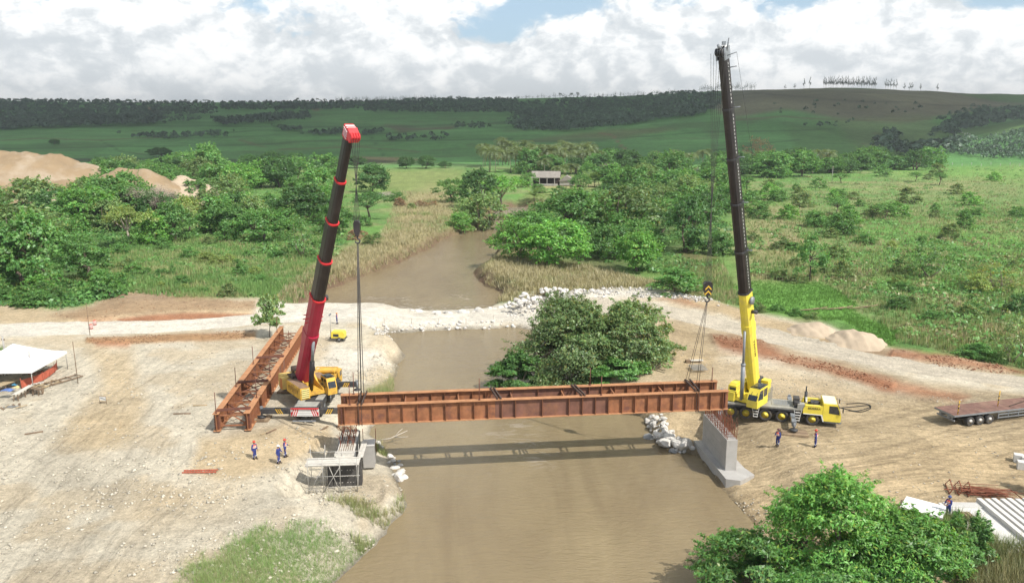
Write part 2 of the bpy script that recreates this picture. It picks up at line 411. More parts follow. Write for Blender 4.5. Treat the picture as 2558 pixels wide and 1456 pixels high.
# ---- colours of the ground, as masks over the terrain
def lin(r, g, b):
    f = lambda c: ((c / 255 + .055) / 1.055) ** 2.4 if c > 10.3 else c / 255 / 12.92
    return np.array([f(r), f(g), f(b)])
C_PALE = np.array([.60, .54, .425]); C_SAND = np.array([.51, .39, .235]); C_TAN = np.array([.52, .405, .25]); C_RED = np.array([.33, .155, .085]); C_BROWN = np.array([.33, .225, .135])
C_WHITE = np.array([.63, .585, .50]); C_GREEN = np.array([.125, .235, .068]); C_BRIGHT = np.array([.145, .31, .065]); C_DRY = np.array([.33, .275, .15]); C_MUD = np.array([.17, .115, .075])
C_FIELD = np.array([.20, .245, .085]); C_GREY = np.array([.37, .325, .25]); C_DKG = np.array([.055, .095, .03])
ZONES = [  # (polygon in photo points, colour, feather, strength)
    ([(200, 862), (330, 872), (345, 950), (372, 1010), (330, 1090), (240, 1138), (120, 1120), (170, 1050), (255, 960), (235, 905)], C_TAN, 28, .75),
    ([(500, 1095), (700, 1062), (830, 1058), (832, 1100), (780, 1135), (690, 1180), (540, 1200), (470, 1180)], C_TAN * 1.03, 20, .9),
    ([(380, 1230), (640, 1180), (560, 1290), (330, 1350)], C_SAND, 60, .5),
    ([(150, 1090), (260, 1140), (200, 1210), (60, 1190)], C_GREY, 50, .4), ([(140, 1180), (320, 1200), (300, 1250), (160, 1240)], C_GREY, 40, .4),
    ([(830, 1000), (880, 940), (980, 900), (950, 870), (830, 862), (800, 905), (820, 960)], C_WHITE * .97, 14, .85),
    ([(930, 985), (985, 930), (1003, 885), (985, 890), (950, 930), (900, 970)], C_DRY, 12, .6),
    ([(1560, 1000), (3600, 1000), (3600, 1700), (1900, 1700), (1850, 1300), (1700, 1130), (1610, 1060)], C_TAN, 30, .95),
    ([(1700, 880), (1960, 920), (2250, 985), (2400, 1010), (1900, 1010), (1690, 960)], C_SAND * .98, 25, .75),
    ([(1440, 830), (1560, 800), (1720, 820), (1800, 870), (1760, 960), (1600, 1000), (1480, 960)], C_SAND * .92, 25, .8),
    ([(1640, 792), (1800, 818), (2000, 878), (2300, 948), (2700, 1000), (2700, 1030), (2300, 985), (2000, 920), (1800, 862), (1640, 832)], C_SAND * .72, 12, .75),
    ([(1560, 732), (1700, 758), (1900, 810), (2100, 862), (2300, 904), (2700, 965), (2700, 940), (2300, 880), (2100, 838), (1900, 782), (1700, 742)], C_SAND * .72, 8, .6),
    ([(2040, 1180), (2300, 1100), (2558, 1110), (2700, 1200), (2250, 1250)], C_SAND * 1.1, 40, .8),
    ([(-400, 760), (60, 760), (140, 775), (220, 772), (300, 755), (640, 750), (640, 800), (200, 808), (-400, 815)], C_SAND, 14, .8),
    ([(300, 722), (425, 716), (520, 742), (640, 748), (640, 776), (400, 782), (200, 800), (120, 790), (230, 765)], C_BROWN, 10, .85),
    ([(285, 795), (400, 784), (500, 780), (640, 783), (640, 798), (500, 800), (400, 804), (300, 808)], C_RED, 5, .95),
    ([(190, 800), (290, 790), (280, 806), (200, 812)], C_RED * 1.3, 10, .5),
    ([(215, 845), (400, 837), (640, 827), (640, 846), (300, 860), (215, 856)], np.array([.42, .25, .125]), 6, .95),
    ([(230, 848), (330, 852), (320, 868), (240, 866)], C_RED * 1.25, 8, .7),
    ([(1780, 838), (1900, 850), (1960, 880), (2110, 920), (2240, 955), (2230, 972), (2100, 938), (1950, 905), (1800, 872)], C_RED, 16, .95),
    ([(2080, 925), (2250, 955), (2420, 990), (2400, 1003), (2200, 972)], C_RED * 1.2, 14, .8),
    ([(1700, 742), (1790, 752), (1900, 792), (2010, 812), (2100, 835), (2180, 865), (2080, 862), (1900, 820), (1780, 775), (1690, 752)], C_SAND * .85, 10, .9),
    ([(1640, 735), (1720, 745), (1760, 770), (1720, 765), (1650, 748)], C_RED, 10, .6),
    ([(2060, 850), (2180, 868), (2280, 888), (2250, 898), (2100, 875)], C_BROWN, 14, .8),
    ([(2230, 872), (2380, 888), (2500, 912), (2558, 930), (2700, 955), (2500, 925), (2350, 910), (2220, 890)], C_RED * 1.1, 10, .8),
    ([(1290, 742), (1340, 728), (1500, 722), (1640, 725), (1700, 740), (1560, 745), (1400, 750), (1300, 770)], C_WHITE, 8, .9),
    ([(1850, 1205), (1900, 1200), (2000, 1290), (1990, 1340), (1900, 1350), (1880, 1290)], C_SAND * 1.12, 14, .85),
    # wild land
    ([(740, 422), (1160, 424), (1140, 470), (1000, 478), (900, 470), (760, 440)], C_FIELD, 14, .95),
    ([(820, 640), (950, 598), (990, 560), (985, 500), (1080, 470), (1130, 490), (1150, 570), (1060, 620), (960, 668), (862, 708), (740, 752), (690, 745), (720, 690)], C_DRY, 26, .9),
    ([(1060, 560), (1110, 540), (1140, 555), (1100, 580)], C_GREEN, 12, .8),
    ([(1190, 690), (1230, 640), (1280, 600), (1340, 660), (1500, 650), (1560, 690), (1660, 712), (1340, 727), (1262, 738)], C_DRY, 14, .95),
    ([(1240, 690), (1320, 700), (1300, 715), (1230, 705)], C_GREEN, 8, .7),
    ([(1780, 718), (1900, 702), (2050, 708), (2110, 735), (2140, 760), (2130, 775), (2260, 840), (2230, 860), (2190, 850), (2100, 800), (1990, 790), (1850, 760)], C_BRIGHT, 9, .97),
    ([(1700, 620), (1790, 640), (1780, 690), (1680, 665)], C_BROWN * .6, 14, .7),
    ([(1850, 520), (2000, 540), (2050, 640), (1980, 690), (1860, 690), (1840, 600)], C_DRY, 50, .65),
    ([(2230, 440), (2558, 430), (2558, 500), (2300, 500)], C_DRY, 40, .35),
    ([(2150, 410), (2700, 405), (2700, 450), (2250, 445)], C_BRIGHT, 18, .6),
    ([(2150, 560), (2600, 560), (2600, 680), (2200, 680)], C_BRIGHT, 50, .5),
    ([(1340, 460), (1480, 460), (1500, 478), (1350, 500), (1300, 495)], C_FIELD, 10, .8),
    ([(1330, 462), (1500, 458), (1490, 466), (1340, 470)], C_SAND, 6, .6),
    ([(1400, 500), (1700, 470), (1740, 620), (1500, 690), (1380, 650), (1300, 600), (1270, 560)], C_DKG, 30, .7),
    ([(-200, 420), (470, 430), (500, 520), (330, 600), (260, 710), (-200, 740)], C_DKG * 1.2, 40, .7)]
def hill_colour(x, y, X, Y):
    c = np.broadcast_to(np.array([.105, .245, .075]), x.shape + (3,)).copy()
    n = fbm(X / 120, Y / 120, 4, 51)[..., None]
    rowsn = fbm(X / 90, Y / 9, 3, 52)[..., None]
    c = c * (0.72 + 0.56 * n) * (0.85 + 0.3 * rowsn)
    n2 = fbm(X / 40, Y / 40, 3, 57)
    c = c * (1 - .30 * sstep(.56, .72, n2))[..., None] + np.array([.10, .12, .05]) * (.30 * sstep(.56, .72, n2))[..., None]
    def put(poly, col, fe, st):
        k = (sstep(fe, -fe, sdf(x, y + (n[..., 0] - .5) * 14, poly)) * st)[..., None]
        return c * (1 - k) + np.asarray(col) * (.75 + .5 * n) * k
    c = put([(1820, 222), (2000, 218), (2330, 222), (2600, 240), (2600, 262), (2480, 270), (2250, 310), (2110, 300), (1960, 275), (1820, 300), (1780, 270)], (.165, .145, .095), 8, .9)
    c = put([(2080, 300), (2300, 290), (2380, 330), (2260, 390), (2150, 392)], (.13, .18, .07), 14, .7)
    c = put([(1960, 320), (2080, 300), (2190, 390), (2000, 390)], (.075, .15, .04), 12, .6)
    c = put([(2330, 348), (2430, 318), (2600, 290), (2600, 330), (2440, 340), (2350, 370)], (.10, .17, .05), 6, .8)
    c = put([(2400, 235), (2600, 232), (2600, 262), (2500, 255)], (.085, .17, .045), 5, .9)
    for k_, pl in enumerate(([(0, 318), (420, 312), (900, 318), (1280, 306)], [(0, 372), (380, 368), (860, 352), (1280, 345)], [(420, 342), (640, 325), (900, 335), (1150, 322)], [(1280, 352), (1500, 348), (1800, 330), (2080, 322)], [(1600, 392), (1800, 372), (2000, 350)], [(250, 352), (300, 380), (420, 398)], [(860, 300), (920, 330), (960, 392)], [(1880, 230), (2050, 245), (2330, 262), (2558, 268)])):
        d = pline(x, y + (n[..., 0] - .5) * 12, pl); c = c * (1 - .35 * sstep(2.6, .8, d))[..., None]
    blk = fbm(np.floor((X + .3 * Y) / 190), np.floor((Y - .2 * X) / 130), 1, 58)[..., None]; c = c * (.86 + .28 * blk)
    c = put([(960, 312), (1060, 318), (1150, 312), (1120, 326), (1000, 330)], (.12, .085, .06), 6, .8)
    c = put([(900, 392), (1000, 396), (1080, 404), (960, 410), (890, 405)], (.24, .17, .10), 5, .8)
    c = put([(1440, 335), (1660, 318), (1700, 322), (1560, 345), (1380, 350), (1280, 352)], (.13, .125, .06), 7, .7)
    c = put([(355, 278), (375, 262), (390, 272), (380, 285)], (.20, .10, .06), 4, .8)
    c = put([(780, 270), (800, 268), (800, 278), (785, 282)], (.20, .10, .06), 3, .8)
    d = pline(x, y, [(1500, 333), (1530, 338), (1552, 365), (1575, 382), (1600, 392)]); c = c + (np.array([.20, .14, .08]) - c) * (sstep(3.2, 1.2, d) * .8)[..., None]
    d = pline(x, y, [(-50, 398), (300, 400), (620, 402), (900, 400), (1000, 408), (1200, 414)]); c = c + (np.array([.045, .06, .03]) - c) * (sstep(6, 2, d) * .7)[..., None]
    for pl in ([(600, 352), (640, 360), (662, 366)], [(0, 352), (90, 346), (250, 352), (420, 342)], [(700, 372), (900, 366), (1050, 380)], [(2180, 330), (2250, 350), (2330, 372)], [(2150, 360), (2260, 372), (2330, 392)], [(1820, 300), (1960, 292), (2110, 302), (2330, 298)]):
        d = pline(x, y + (n[..., 0] - .5) * 10, pl); c = c + (np.array([.13, .11, .055]) - c) * (sstep(3.0, .8, d) * .6)[..., None]
    return c
def ground_colour(X, Y, z, d, x, y, pad, rd):
    n1 = fbm(X / 9, Y / 9, 4, 61); n2 = fbm(X / 2.2, Y / 2.2, 4, 62); n3 = fbm(X / 30, Y / 30, 3, 63); st = fbm(X / 7, Y / .8, 3, 64)
    # wild: green to dry patches
    k = sstep(.44, .62, .55 * n1 + .45 * n3)[..., None]
    wild = C_GREEN * (1 - k) + (C_GREEN * .55 + C_DRY * .45) * k
    b = sstep(.5, .68, fbm(X / 18, Y / 18, 4, 65))[..., None]; wild = wild * (1 - .6 * b) + C_BRIGHT * .9 * .6 * b
    wild = wild * (.7 + .6 * n2[..., None])
    pale = C_PALE * (.82 + .36 * n1[..., None])
    k = sstep(.46, .62, fbm(X / 6, Y / 6, 4, 66))[..., None]; pale = pale * (1 - .45 * k) + C_SAND * .95 * .45 * k
    k = sstep(.55, .7, fbm(X / 4, Y / 4, 5, 67))[..., None]; pale = pale * (1 - .22 * k) + C_GREY * .22 * k
    c = wild * (1 - pad[..., None]) + pale * pad[..., None]
    jit = (n2 - .5) * 22 + (n1 - .5) * 20
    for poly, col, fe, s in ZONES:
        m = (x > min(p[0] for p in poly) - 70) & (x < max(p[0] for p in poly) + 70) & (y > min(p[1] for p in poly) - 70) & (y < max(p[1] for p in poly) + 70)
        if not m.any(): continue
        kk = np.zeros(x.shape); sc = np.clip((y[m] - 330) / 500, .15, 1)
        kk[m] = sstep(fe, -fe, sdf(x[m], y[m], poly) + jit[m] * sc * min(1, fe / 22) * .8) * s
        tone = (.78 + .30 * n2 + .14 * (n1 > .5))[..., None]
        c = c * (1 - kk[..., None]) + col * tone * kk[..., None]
    # wheel streaks on the sandy pads
    pr = pad * sstep(1600, 1800, x) * sstep(960, 1010, y)
    yy = Y - (X - 30) * .18 + 4 * np.sin(X / 14)
    s1 = sstep(.5, .7, fbm(X / 16, yy / .55, 3, 71)) * pr; s2 = sstep(.52, .7, fbm((X * .8 + Y * .6) / 1.0, (Y * .8 - X * .6) / 14, 3, 72)) * pr * sstep(1120, 1060, y)
    c = c * (1 - .22 * s1[..., None]) * (1 - .12 * s2[..., None])
    s3 = sstep(.45, .7, fbm((X + Y * .28) / .5, Y / 16, 3, 73)) * pad * sstep(500, 380, x) * sstep(840, 900, y)
    c = c * (1 - .10 * s3[..., None])
    # wet banks: mud above the causeway, stones round the lower pool
    up_ = sstep(128, 140, Y)
    mud = sstep(3.2, .4, d) * up_ * (.6 + .6 * n2); mud = np.clip(mud, 0, 1)[..., None]; c = c * (1 - mud) + C_MUD * mud
    wet = (sstep(.9, .0, d) * (1 - up_))[..., None]; c = c * (1 - .55 * wet)
    cw = sstep(9.5, 6.5, pline(X, Y, GP([(760, 800), (1000, 803), (1240, 795)], -1.75))) ; cw = (cw * sstep(.2, 1.0, d))[..., None]
    c = c * (1 - .85 * cw) + C_WHITE * (.85 + .25 * n2[..., None]) * .85 * cw
    trk = np.stack([np.clip(pr, 0, 1), np.clip(pad * sstep(620, 420, x) * sstep(845, 900, y), 0, 1), np.clip(pad, 0, 1)], -1)
    return c, trk

# ---- ground sheet from the near bank to the foot of the hills, hills beyond
ys = np.concatenate([np.geomspace(14, 44, 26)[:-1], CAM_H / np.tan(np.arctan((np.arange(1500, 402, -2.7) - CY) / FPX) + PITCH)])
ys = ys[ys < FAR0 - 2]; ys = np.append(ys, FAR0)
ts = np.concatenate([-np.geomspace(1.9, .74, 26)[:-1], np.arange(-.74, .74, .0022), np.geomspace(.74, 1.9, 26)])
TT, YY = np.meshgrid(ts, ys); XX = TT * YY
Z, D, PX, PY, PAD_K, RD = ground_z(XX, YY, True)
PX, PY = proj(XX, YY, np.maximum(Z, -1.0))
CC, TRK = ground_colour(XX, YY, Z, D, PX, PY, PAD_K, RD)
HC = hill_colour(PX, PY, XX, YY); kf = sstep(560, 640, YY)[..., None]
CC = CC * (1 - kf) + HC * kf
def grid_faces(nr, nc):
    i = np.arange(nr * nc).reshape(nr, nc)
    return np.stack([i[:-1, :-1], i[:-1, 1:], i[1:, 1:], i[1:, :-1]], -1).reshape(-1, 4)

def earth_material(name, grass_noise=True):
    m = bpy.data.materials.new(name); m.use_nodes = True; t = NT(m.node_tree); t.n.clear()
    out = t.node('ShaderNodeOutputMaterial'); b = t.node('ShaderNodeBsdfPrincipled'); t.link(b.outputs[0], out.inputs[0])
    v = t.node('ShaderNodeTexCoord').outputs['Object']
    ca = t.node('ShaderNodeVertexColor', layer_name='Col').outputs[0]
    tk = t.node('ShaderNodeSeparateColor'); t.link(t.node('ShaderNodeVertexColor', layer_name='Trk').outputs[0], tk.inputs[0])
    n1 = t.noise(v, 1.1, 10, 0.80); n2 = t.noise(v, 4.0, 7, 0.78); nb = t.noise(v, .22, 6, .62)
    k = t.math('ADD', t.math('ADD', t.mapr(n1, .3, .7, .70, 1.30), t.math('ADD', t.mapr(n2, .3, .7, -.28, .28), t.mapr(t.noise(v, 15, 4, .7), .3, .7, -.14, .14))), t.mapr(nb, .3, .7, -.10, .10))
    def ruts(sx, sy, rz):
        m_ = t.node('ShaderNodeMapping'); m_.inputs['Scale'].default_value = (sx, sy, 1); m_.inputs['Rotation'].default_value = (0, 0, rz)
        wv = t.noise(v, .05, 2, .5, out=1); ad = t.node('ShaderNodeVectorMath', operation='MULTIPLY_ADD'); t.link(wv, ad.inputs[0]); ad.inputs[1].default_value = (9, 9, 0); t.link(v, ad.inputs[2])
        t.link(ad.outputs[0], m_.inputs[0]); return t.noise(m_.outputs[0], 1.0, 5, .62)
    r1, r2 = ruts(.05, 2.6, R(-9)), ruts(1.6, .07, R(22))
    rt = t.math('ADD', t.math('MULTIPLY', t.mapr(r1, .50, .58, 0, 1), tk.outputs[0]), t.math('MULTIPLY', t.mapr(r2, .50, .64, 0, 1), tk.outputs[1]))
    k = t.math('MULTIPLY', k, t.math('SUBTRACT', 1.0, t.math('MULTIPLY', rt, .17)))
    mul = t.node('ShaderNodeVectorMath', operation='SCALE'); t.link(ca, mul.inputs[0]); t.link(k, mul.inputs['Scale'])
    vo = t.node('ShaderNodeTexVoronoi', feature='F1'); vo.inputs['Scale'].default_value = 3.4; t.link(v, vo.inputs['Vector'])
    vr = t.node('ShaderNodeSeparateColor'); t.link(vo.outputs['Color'], vr.inputs[0])
    peb = t.math('MULTIPLY', t.mapr(vo.outputs['Distance'], .12, .26, 1, 0), t.mapr(vr.outputs[0], .66, .72, 0, 1))
    peb = t.math('MULTIPLY', peb, t.math('MULTIPLY', tk.outputs[2], t.mapr(t.noise(v, .35, 4, .6), .46, .60, 0, .75)))
    c = t.mix(peb, mul.outputs[0], (.60, .555, .46, 1))
    t.link(c, b.inputs['Base Color']); b.inputs['Roughness'].default_value = .95; b.inputs['Specular IOR Level'].default_value = .12
    bn = t.node('ShaderNodeBump'); bn.inputs['Strength'].default_value = .85; bn.inputs['Distance'].default_value = .42
    h = t.math('SUBTRACT', t.math('ADD', t.math('ADD', n1, t.math('MULTIPLY', n2, .4)), t.math('MULTIPLY', peb, .3)), t.math('MULTIPLY', rt, .16))
    t.link(h, bn.inputs['Height']); t.link(bn.outputs[0], b.inputs['Normal'])
    return m
M_EARTH = earth_material('earth')
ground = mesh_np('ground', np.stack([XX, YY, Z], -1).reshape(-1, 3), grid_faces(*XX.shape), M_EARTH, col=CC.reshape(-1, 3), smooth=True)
ta = ground.data.color_attributes.new('Trk', 'FLOAT_COLOR', 'POINT'); tb = np.ones((TRK.shape[0] * TRK.shape[1], 4), np.float32); tb[:, :3] = TRK.reshape(-1, 3); ta.data.foreach_set('color', tb.ravel())
tag(ground, 'pale sandy construction ground and green scrub land round the river', kind='structure')

hy = np.concatenate([[FAR0], np.geomspace(FAR0 * 1.006, 2600, 250), np.geomspace(2700, FAR1, 16)])
ht = np.concatenate([-np.geomspace(1.9, .78, 18)[:-1], np.arange(-.78, .78, .0045), np.geomspace(.78, 1.9, 18)])
TT, HYY = np.meshgrid(ht, hy); HX = TT * HYY
HZ = hill_z(HX, HYY)
# first row takes the ground's own edge so the two sheets meet
HZ[0] = np.interp(ht, ts, Z[-1])
hx, hyp = proj(HX, HYY, HZ)
hill = mesh_np('hills', np.stack([HX, HYY, HZ], -1).reshape(-1, 3), grid_faces(*HX.shape), None or earth_material('hill_cover'), col=hill_colour(hx, hyp, HX, HYY).reshape(-1, 3), smooth=True)
tag(hill, 'green cane covered hills rising to a long wooded ridge', kind='structure')
hb = hill.data.materials[0].node_tree
for n in hb.nodes:
    if n.type == 'TEX_NOISE': n.inputs['Scale'].default_value *= 0.12
    if n.type == 'BUMP': n.inputs['Distance'].default_value = 2.5; n.inputs['Strength'].default_value = .5

# ---- water
def water_material():
    m = bpy.data.materials.new('muddy_water'); m.use_nodes = True; t = NT(m.node_tree); t.n.clear()
    out = t.node('ShaderNodeOutputMaterial'); b = t.node('ShaderNodeBsdfPrincipled'); t.link(b.outputs[0], out.inputs[0])
    v = t.node('ShaderNodeTexCoord').outputs['Object']
    ms = t.node('ShaderNodeMapping'); ms.inputs['Scale'].default_value = (.16, .035, 1); t.link(v, ms.inputs[0]); n = t.math('ADD', t.math('MULTIPLY', t.noise(v, .05, 5, .55), .5), t.math('MULTIPLY', t.noise(ms.outputs[0], 1.0, 7, .62, 2, 1.2), .5))
    c = t.mix(t.mapr(n, .38, .62, 0, 1), (.205, .157, .092, 1), (.272, .215, .125, 1))
    mp = t.node('ShaderNodeMapping'); mp.inputs['Scale'].default_value = (.55, 1.5, 1); t.link(v, mp.inputs[0])
    f = t.noise(mp.outputs[0], .8, 8, .72, 2.0, 1.0)
    at = t.node('ShaderNodeVertexColor', layer_name='Col'); sf = t.node('ShaderNodeSeparateColor'); t.link(at.outputs[0], sf.inputs[0])
    foam = t.math('MULTIPLY', t.mapr(f, .49, .60, 0, 1), sf.outputs[0])
    c = t.mix(foam, c, (.55, .50, .44, 1))
    t.link(c, b.inputs['Base Color'])
    t.link(t.mapr(foam, 0, 1, .10, .6), b.inputs['Roughness']); b.inputs['IOR'].default_value = 1.33
    bn = t.node('ShaderNodeBump'); bn.inputs['Distance'].default_value = .22
    t.link(t.mapr(sf.outputs[1], 0, 1, .55, 1.0), bn.inputs['Strength'])
    w1 = t.noise(mp.outputs[0], 1.7, 5, .6, 2, .8); w2 = t.noise(v, .35, 4, .6)
    t.link(t.math('ADD', t.math('ADD', w1, w2), t.math('MULTIPLY', foam, .8)), bn.inputs['Height']); t.link(bn.outputs[0], b.inputs['Normal'])
    return m
wy = np.concatenate([np.linspace(20, 60, 12)[:-1], np.linspace(60, 330, 110)]); wx = np.linspace(-70, 70, 90)
WX, WY = np.meshgrid(wx, wy)
wpx, wpy = proj(WX, WY, WATER_Z + 0 * WX)
foam = np.zeros(WX.shape)
for pl, wd, s in (([(960, 772), (1080, 770), (1150, 776), (1220, 772)], 5.0, .95), ([(1000, 745), (1010, 768)], 3, .6), ([(1130, 735), (1170, 745)], 3, .6), ([(860, 700), (900, 685)], 2.5, .9), ([(930, 745), (960, 755)], 3, .6),
                  ([(1290, 1060), (1350, 1150)], 3.0, .3), ([(1230, 1075), (1260, 1085)], 2, .3), ([(985, 660), (1060, 640), (1120, 640)], 3, .35)):
    foam = np.maximum(foam, s * sstep(wd, 0, pline(WX, WY, GP(pl, WATER_Z))))
WC = np.zeros(WX.shape + (3,)); WC[..., 0] = foam; WC[..., 1] = sstep(128, 136, WY) * .8
river = mesh_np('river', np.stack([WX, WY, WX * 0 + WATER_Z], -1).reshape(-1, 3), grid_faces(*WX.shape), water_material(), col=WC.reshape(-1, 3), smooth=True)
tag(river, 'brown muddy river flowing under the steel girders', kind='structure')
px_ = G(955, 487, WATER_Z + 1)
pond = mesh_np('pond', [(px_.x - 14, px_.y - 30, WATER_Z + 1), (px_.x + 14, px_.y - 30, WATER_Z + 1), (px_.x + 14, px_.y + 30, WATER_Z + 1), (px_.x - 14, px_.y + 30, WATER_Z + 1)], np.array([(0, 1, 2, 3)]), river.data.materials[0])
tag(pond, 'small patch of brown water beside the round dark tree', kind='structure')

# ---- dirt road over the causeway, a strip laid on the ground
def resample(pts, step):
    pts = np.asarray(pts, float); seg = np.hypot(*np.diff(pts, axis=0).T); s = np.concatenate([[0], np.cumsum(seg)])
    q = np.arange(0, s[-1], step)
    # smooth
    x = np.interp(q, s, pts[:, 0]); y = np.interp(q, s, pts[:, 1])
    k = np.ones(9) / 9
    for a in (x, y): a[4:-4] = np.convolve(a, k, 'valid')
    return np.stack([x, y], -1)
rc = resample(ROADW, 1.2); tg = np.gradient(rc, axis=0); tg /= np.linalg.norm(tg, axis=1)[:, None]; nr = np.stack([-tg[:, 1], tg[:, 0]], -1)
wr = np.interp(rc[:, 0], [-60, -20, 0, 8, 25, 60], [4.4, 3.6, 3.4, 4.6, 3.6, 2.8])
lat = np.linspace(-1, 1, 15)
RX = rc[:, None, 0] + nr[:, None, 0] * lat * wr[:, None]; RY = rc[:, None, 1] + nr[:, None, 1] * lat * wr[:, None]
edge = (fbm(RX / 2, RY / 2, 3, 81) - .5) * 1.4
RX += nr[:, None, 0] * edge * np.abs(lat) * np.sign(lat); RY += nr[:, None, 1] * edge * np.abs(lat) * np.sign(lat)
RZ = ground_z(RX, RY) + .05 - .10 * (np.abs(lat) > .99)
rn = fbm(RX / 5, RY / 5, 4, 82)[..., None]
kr = sstep(2, 14, RX)[..., None] * .9
RCOL = (C_WHITE * (1 - kr) + np.array([.50, .44, .345]) * kr) * (.86 + .28 * rn)
rut = (np.exp(-((np.abs(lat) - .42) / .16) ** 2))[None, :, None] * (.5 + .5 * rn); RCOL = RCOL * (1 + .10 * rut)
road = mesh_np('road', np.stack([RX, RY, RZ], -1).reshape(-1, 3), grid_faces(*RX.shape), M_EARTH, col=RCOL.reshape(-1, 3), smooth=True)
tag(road, 'white dirt access road crossing the river on the stone causeway', kind='structure')
# ================================================================== steel girders
RUST = mat('rust_steel', (.30, .128, .060), .82, 0, .34, 1.4, .25, 30, dirt=(.15, .065, .05, .85))
RUST_TOP = mat('rust_bright', (.43, .21, .10), .85, 0, .2, 1.2, .2, 30, dirt=(.27, .12, .06, .6))
RUST_DARK = mat('rust_dark', (.185, .088, .062), .75, 0, .3, 1.1, .2, 30, dirt=(.30, .14, .07, .55))
RUST_BROWN = mat('rust_brown', (.15, .06, .04), .8, 0, .3, 2.0, .2, 30)
IRON = mat('dark_iron', (.07, .045, .035), .7, 0, .3, 3.0)
STIFF = [105, 190, 275, 360, 443, 528, 613, 695, 780, 865, 947, 1030, 1112, 1275, 1437, 1520, 1600, 1680, 1765, 1845, 1925, 2005, 2083, 2163, 2243, 2322, 2402]
STIFF = [(q - 65) / (2438 - 65) for q in STIFF]
SHARED = {}
def shared(key, make):
    """build a mesh once, then reuse its data"""
    if key not in SHARED: o = make(); SHARED[key] = o.data; return o
    return None
def piece(key, name, fill, mats, parent, loc=(0, 0, 0), rot=(0, 0, 0), scale=None):
    if key in SHARED: o = bpy.data.objects.new(name, SHARED[key]); link(o, parent)
    else:
        b = MB(); fill(b); o = b.build(name, mats, parent); SHARED[key] = o.data
    o.location = loc; o.rotation_euler = rot
    if scale is not None: o.scale = scale
    return o
def girder(parent, L, y, H=1.85, FW=.62):
    wb = MB(); wb.box((L / 2, 0, H / 2), (L - .02, .045, H - .10))
    g = MB(); g.box((L * .26, 0, H / 2), (L * .52, .03, H - .07)); 
    root = MB(); root.box((L * .195, 0, H / 2), (L * .39, .035, H - .08)); gm = root.build('girder', RUST, parent); gm.location = (0, y, 0)
    for (a, b, m, lab) in ((.39, .68, RUST_DARK, 'darker purplish brown web plates at mid span'), (.68, 1.0, RUST, None)):
        o = MB().box((L * (a + b) / 2, 0, H / 2), (L * (b - a), .035, H - .08)).build('web_plate', m, gm)
        if lab: o['label'] = lab
    MB().box((L / 2, 0, H - .025), (L, FW, .05)).build('top_flange', RUST_TOP, gm)
    MB().box((L / 2, 0, .025), (L, FW + .06, .05)).build('bottom_flange', RUST_TOP, gm)
    for s in STIFF:
        piece('stiff', 'stiffener', lambda b: (b.box((0, -.155, 0), (.035, .25, H - .11)), b.box((0, .155, 0), (.035, .25, H - .11))), RUST, gm, (L * s, 0, H / 2))
    for e in (.35, L - .35):
        for sy in (-.17, .17):
            b = MB()
            for k in range(9): b.box((e, sy, .2 + k * .175), (.13, .2, .07))
            b.box((e, sy * .6, .9), (.06, .1, 1.5)); b.build('shear_lug_strip', RUST_BROWN, gm)
    return gm
def girder_pair(label, a, b, z, spacing, ties, posts, group=None, ground=False):
    a = Vector(a); b = Vector(b); L = (b - a).length; d = (b - a)
    t = thing('girder_pair', label, 'bridge girders', (a.x, a.y, z), math.atan2(d.y, d.x), group)
    t.rotation_euler = (0, -math.asin((b.z - a.z) / L), math.atan2(d.y, d.x))
    girder(t, L, 0); girder(t, L, spacing)
    H = 1.85; s0, s1 = sorted((0, spacing))
    for f in (.165, .30, .437, .572, .705, .835) if not ground else (.02, .12, .22, .32, .42, .52, .62, .72, .82, .92):
        c = MB(); x = L * f; q = .13
        c.beam((x, s0 + .2, .35), (x, s1 - .2, .35), q, q); c.beam((x, s0 + .2, 1.45), (x, s1 - .2, 1.45), q, q)
        c.beam((x, s0 + .12, .4), (x, (s0 + s1) / 2, 1.4), .1, .1); c.beam((x, s1 - .12, .4), (x, (s0 + s1) / 2, 1.4), .1, .1)
        for yy, sg in ((s0, 1), (s1, -1)):
            c.prism([(yy + sg * .03, .25), (yy + sg * .62, .3), (yy + sg * .30, .9), (yy + sg * .30, 1.2), (yy + sg * .62, 1.52), (yy + sg * .03, 1.6)], x - .015, x + .015, 'x')
        c.build('cross_frame', RUST, t)
    if ground:
        for k in range(9):
            x0, x1 = L * (.02 + .1 * k), L * (.12 + .1 * k)
            c = MB(); c.beam((x0, s0 + .1, 1.35), (x1, s1 - .1, 1.38), .09, .09); c.build('diagonal_brace', RUST_BROWN, t)
            c = MB(); c.beam((x0, s1 - .1, 1.25), (x1, s0 + .1, 1.28), .09, .09); c.build('diagonal_brace', RUST_BROWN, t)
    for f in ties:
        c = MB(); x = L * f
        for e in (-.16, .16): c.beam((x + e + .2, s0 - .1, H + .10), (x + e - .2, s1 + .1, H + .10), .12, .16)
        c.build('top_tie', IRON if not ground else RUST_BROWN, t)
    for f, side, h in posts:
        c = MB(); yy = side * spacing
        c.tube([(L * f, yy, H), (L * f + .02, yy, H + h)], .04, 6); c.box((L * f, yy, H + .03), (.2, .2, .06)); c.build('guard_post', RUST_BROWN, t)
    return t
A = G(845, 1060, 3.5); B = G(1817, 1020, 3.5)
hung = girder_pair('rusty steel girder pair hung by both cranes across the river', A, B, 3.5, 2.95, (.395, .61), ((.03, 0, 2.0), (.35, 0, 2.1), (.662, 0, 1.9), (.033, 1, 2.2), (.65, 1, 1.8), (.985, 1, 1.4)), 'steel girder pairs')
A2 = G(541, 1076, .2); B2 = P(704, 813, 109.5); B2.z = .2
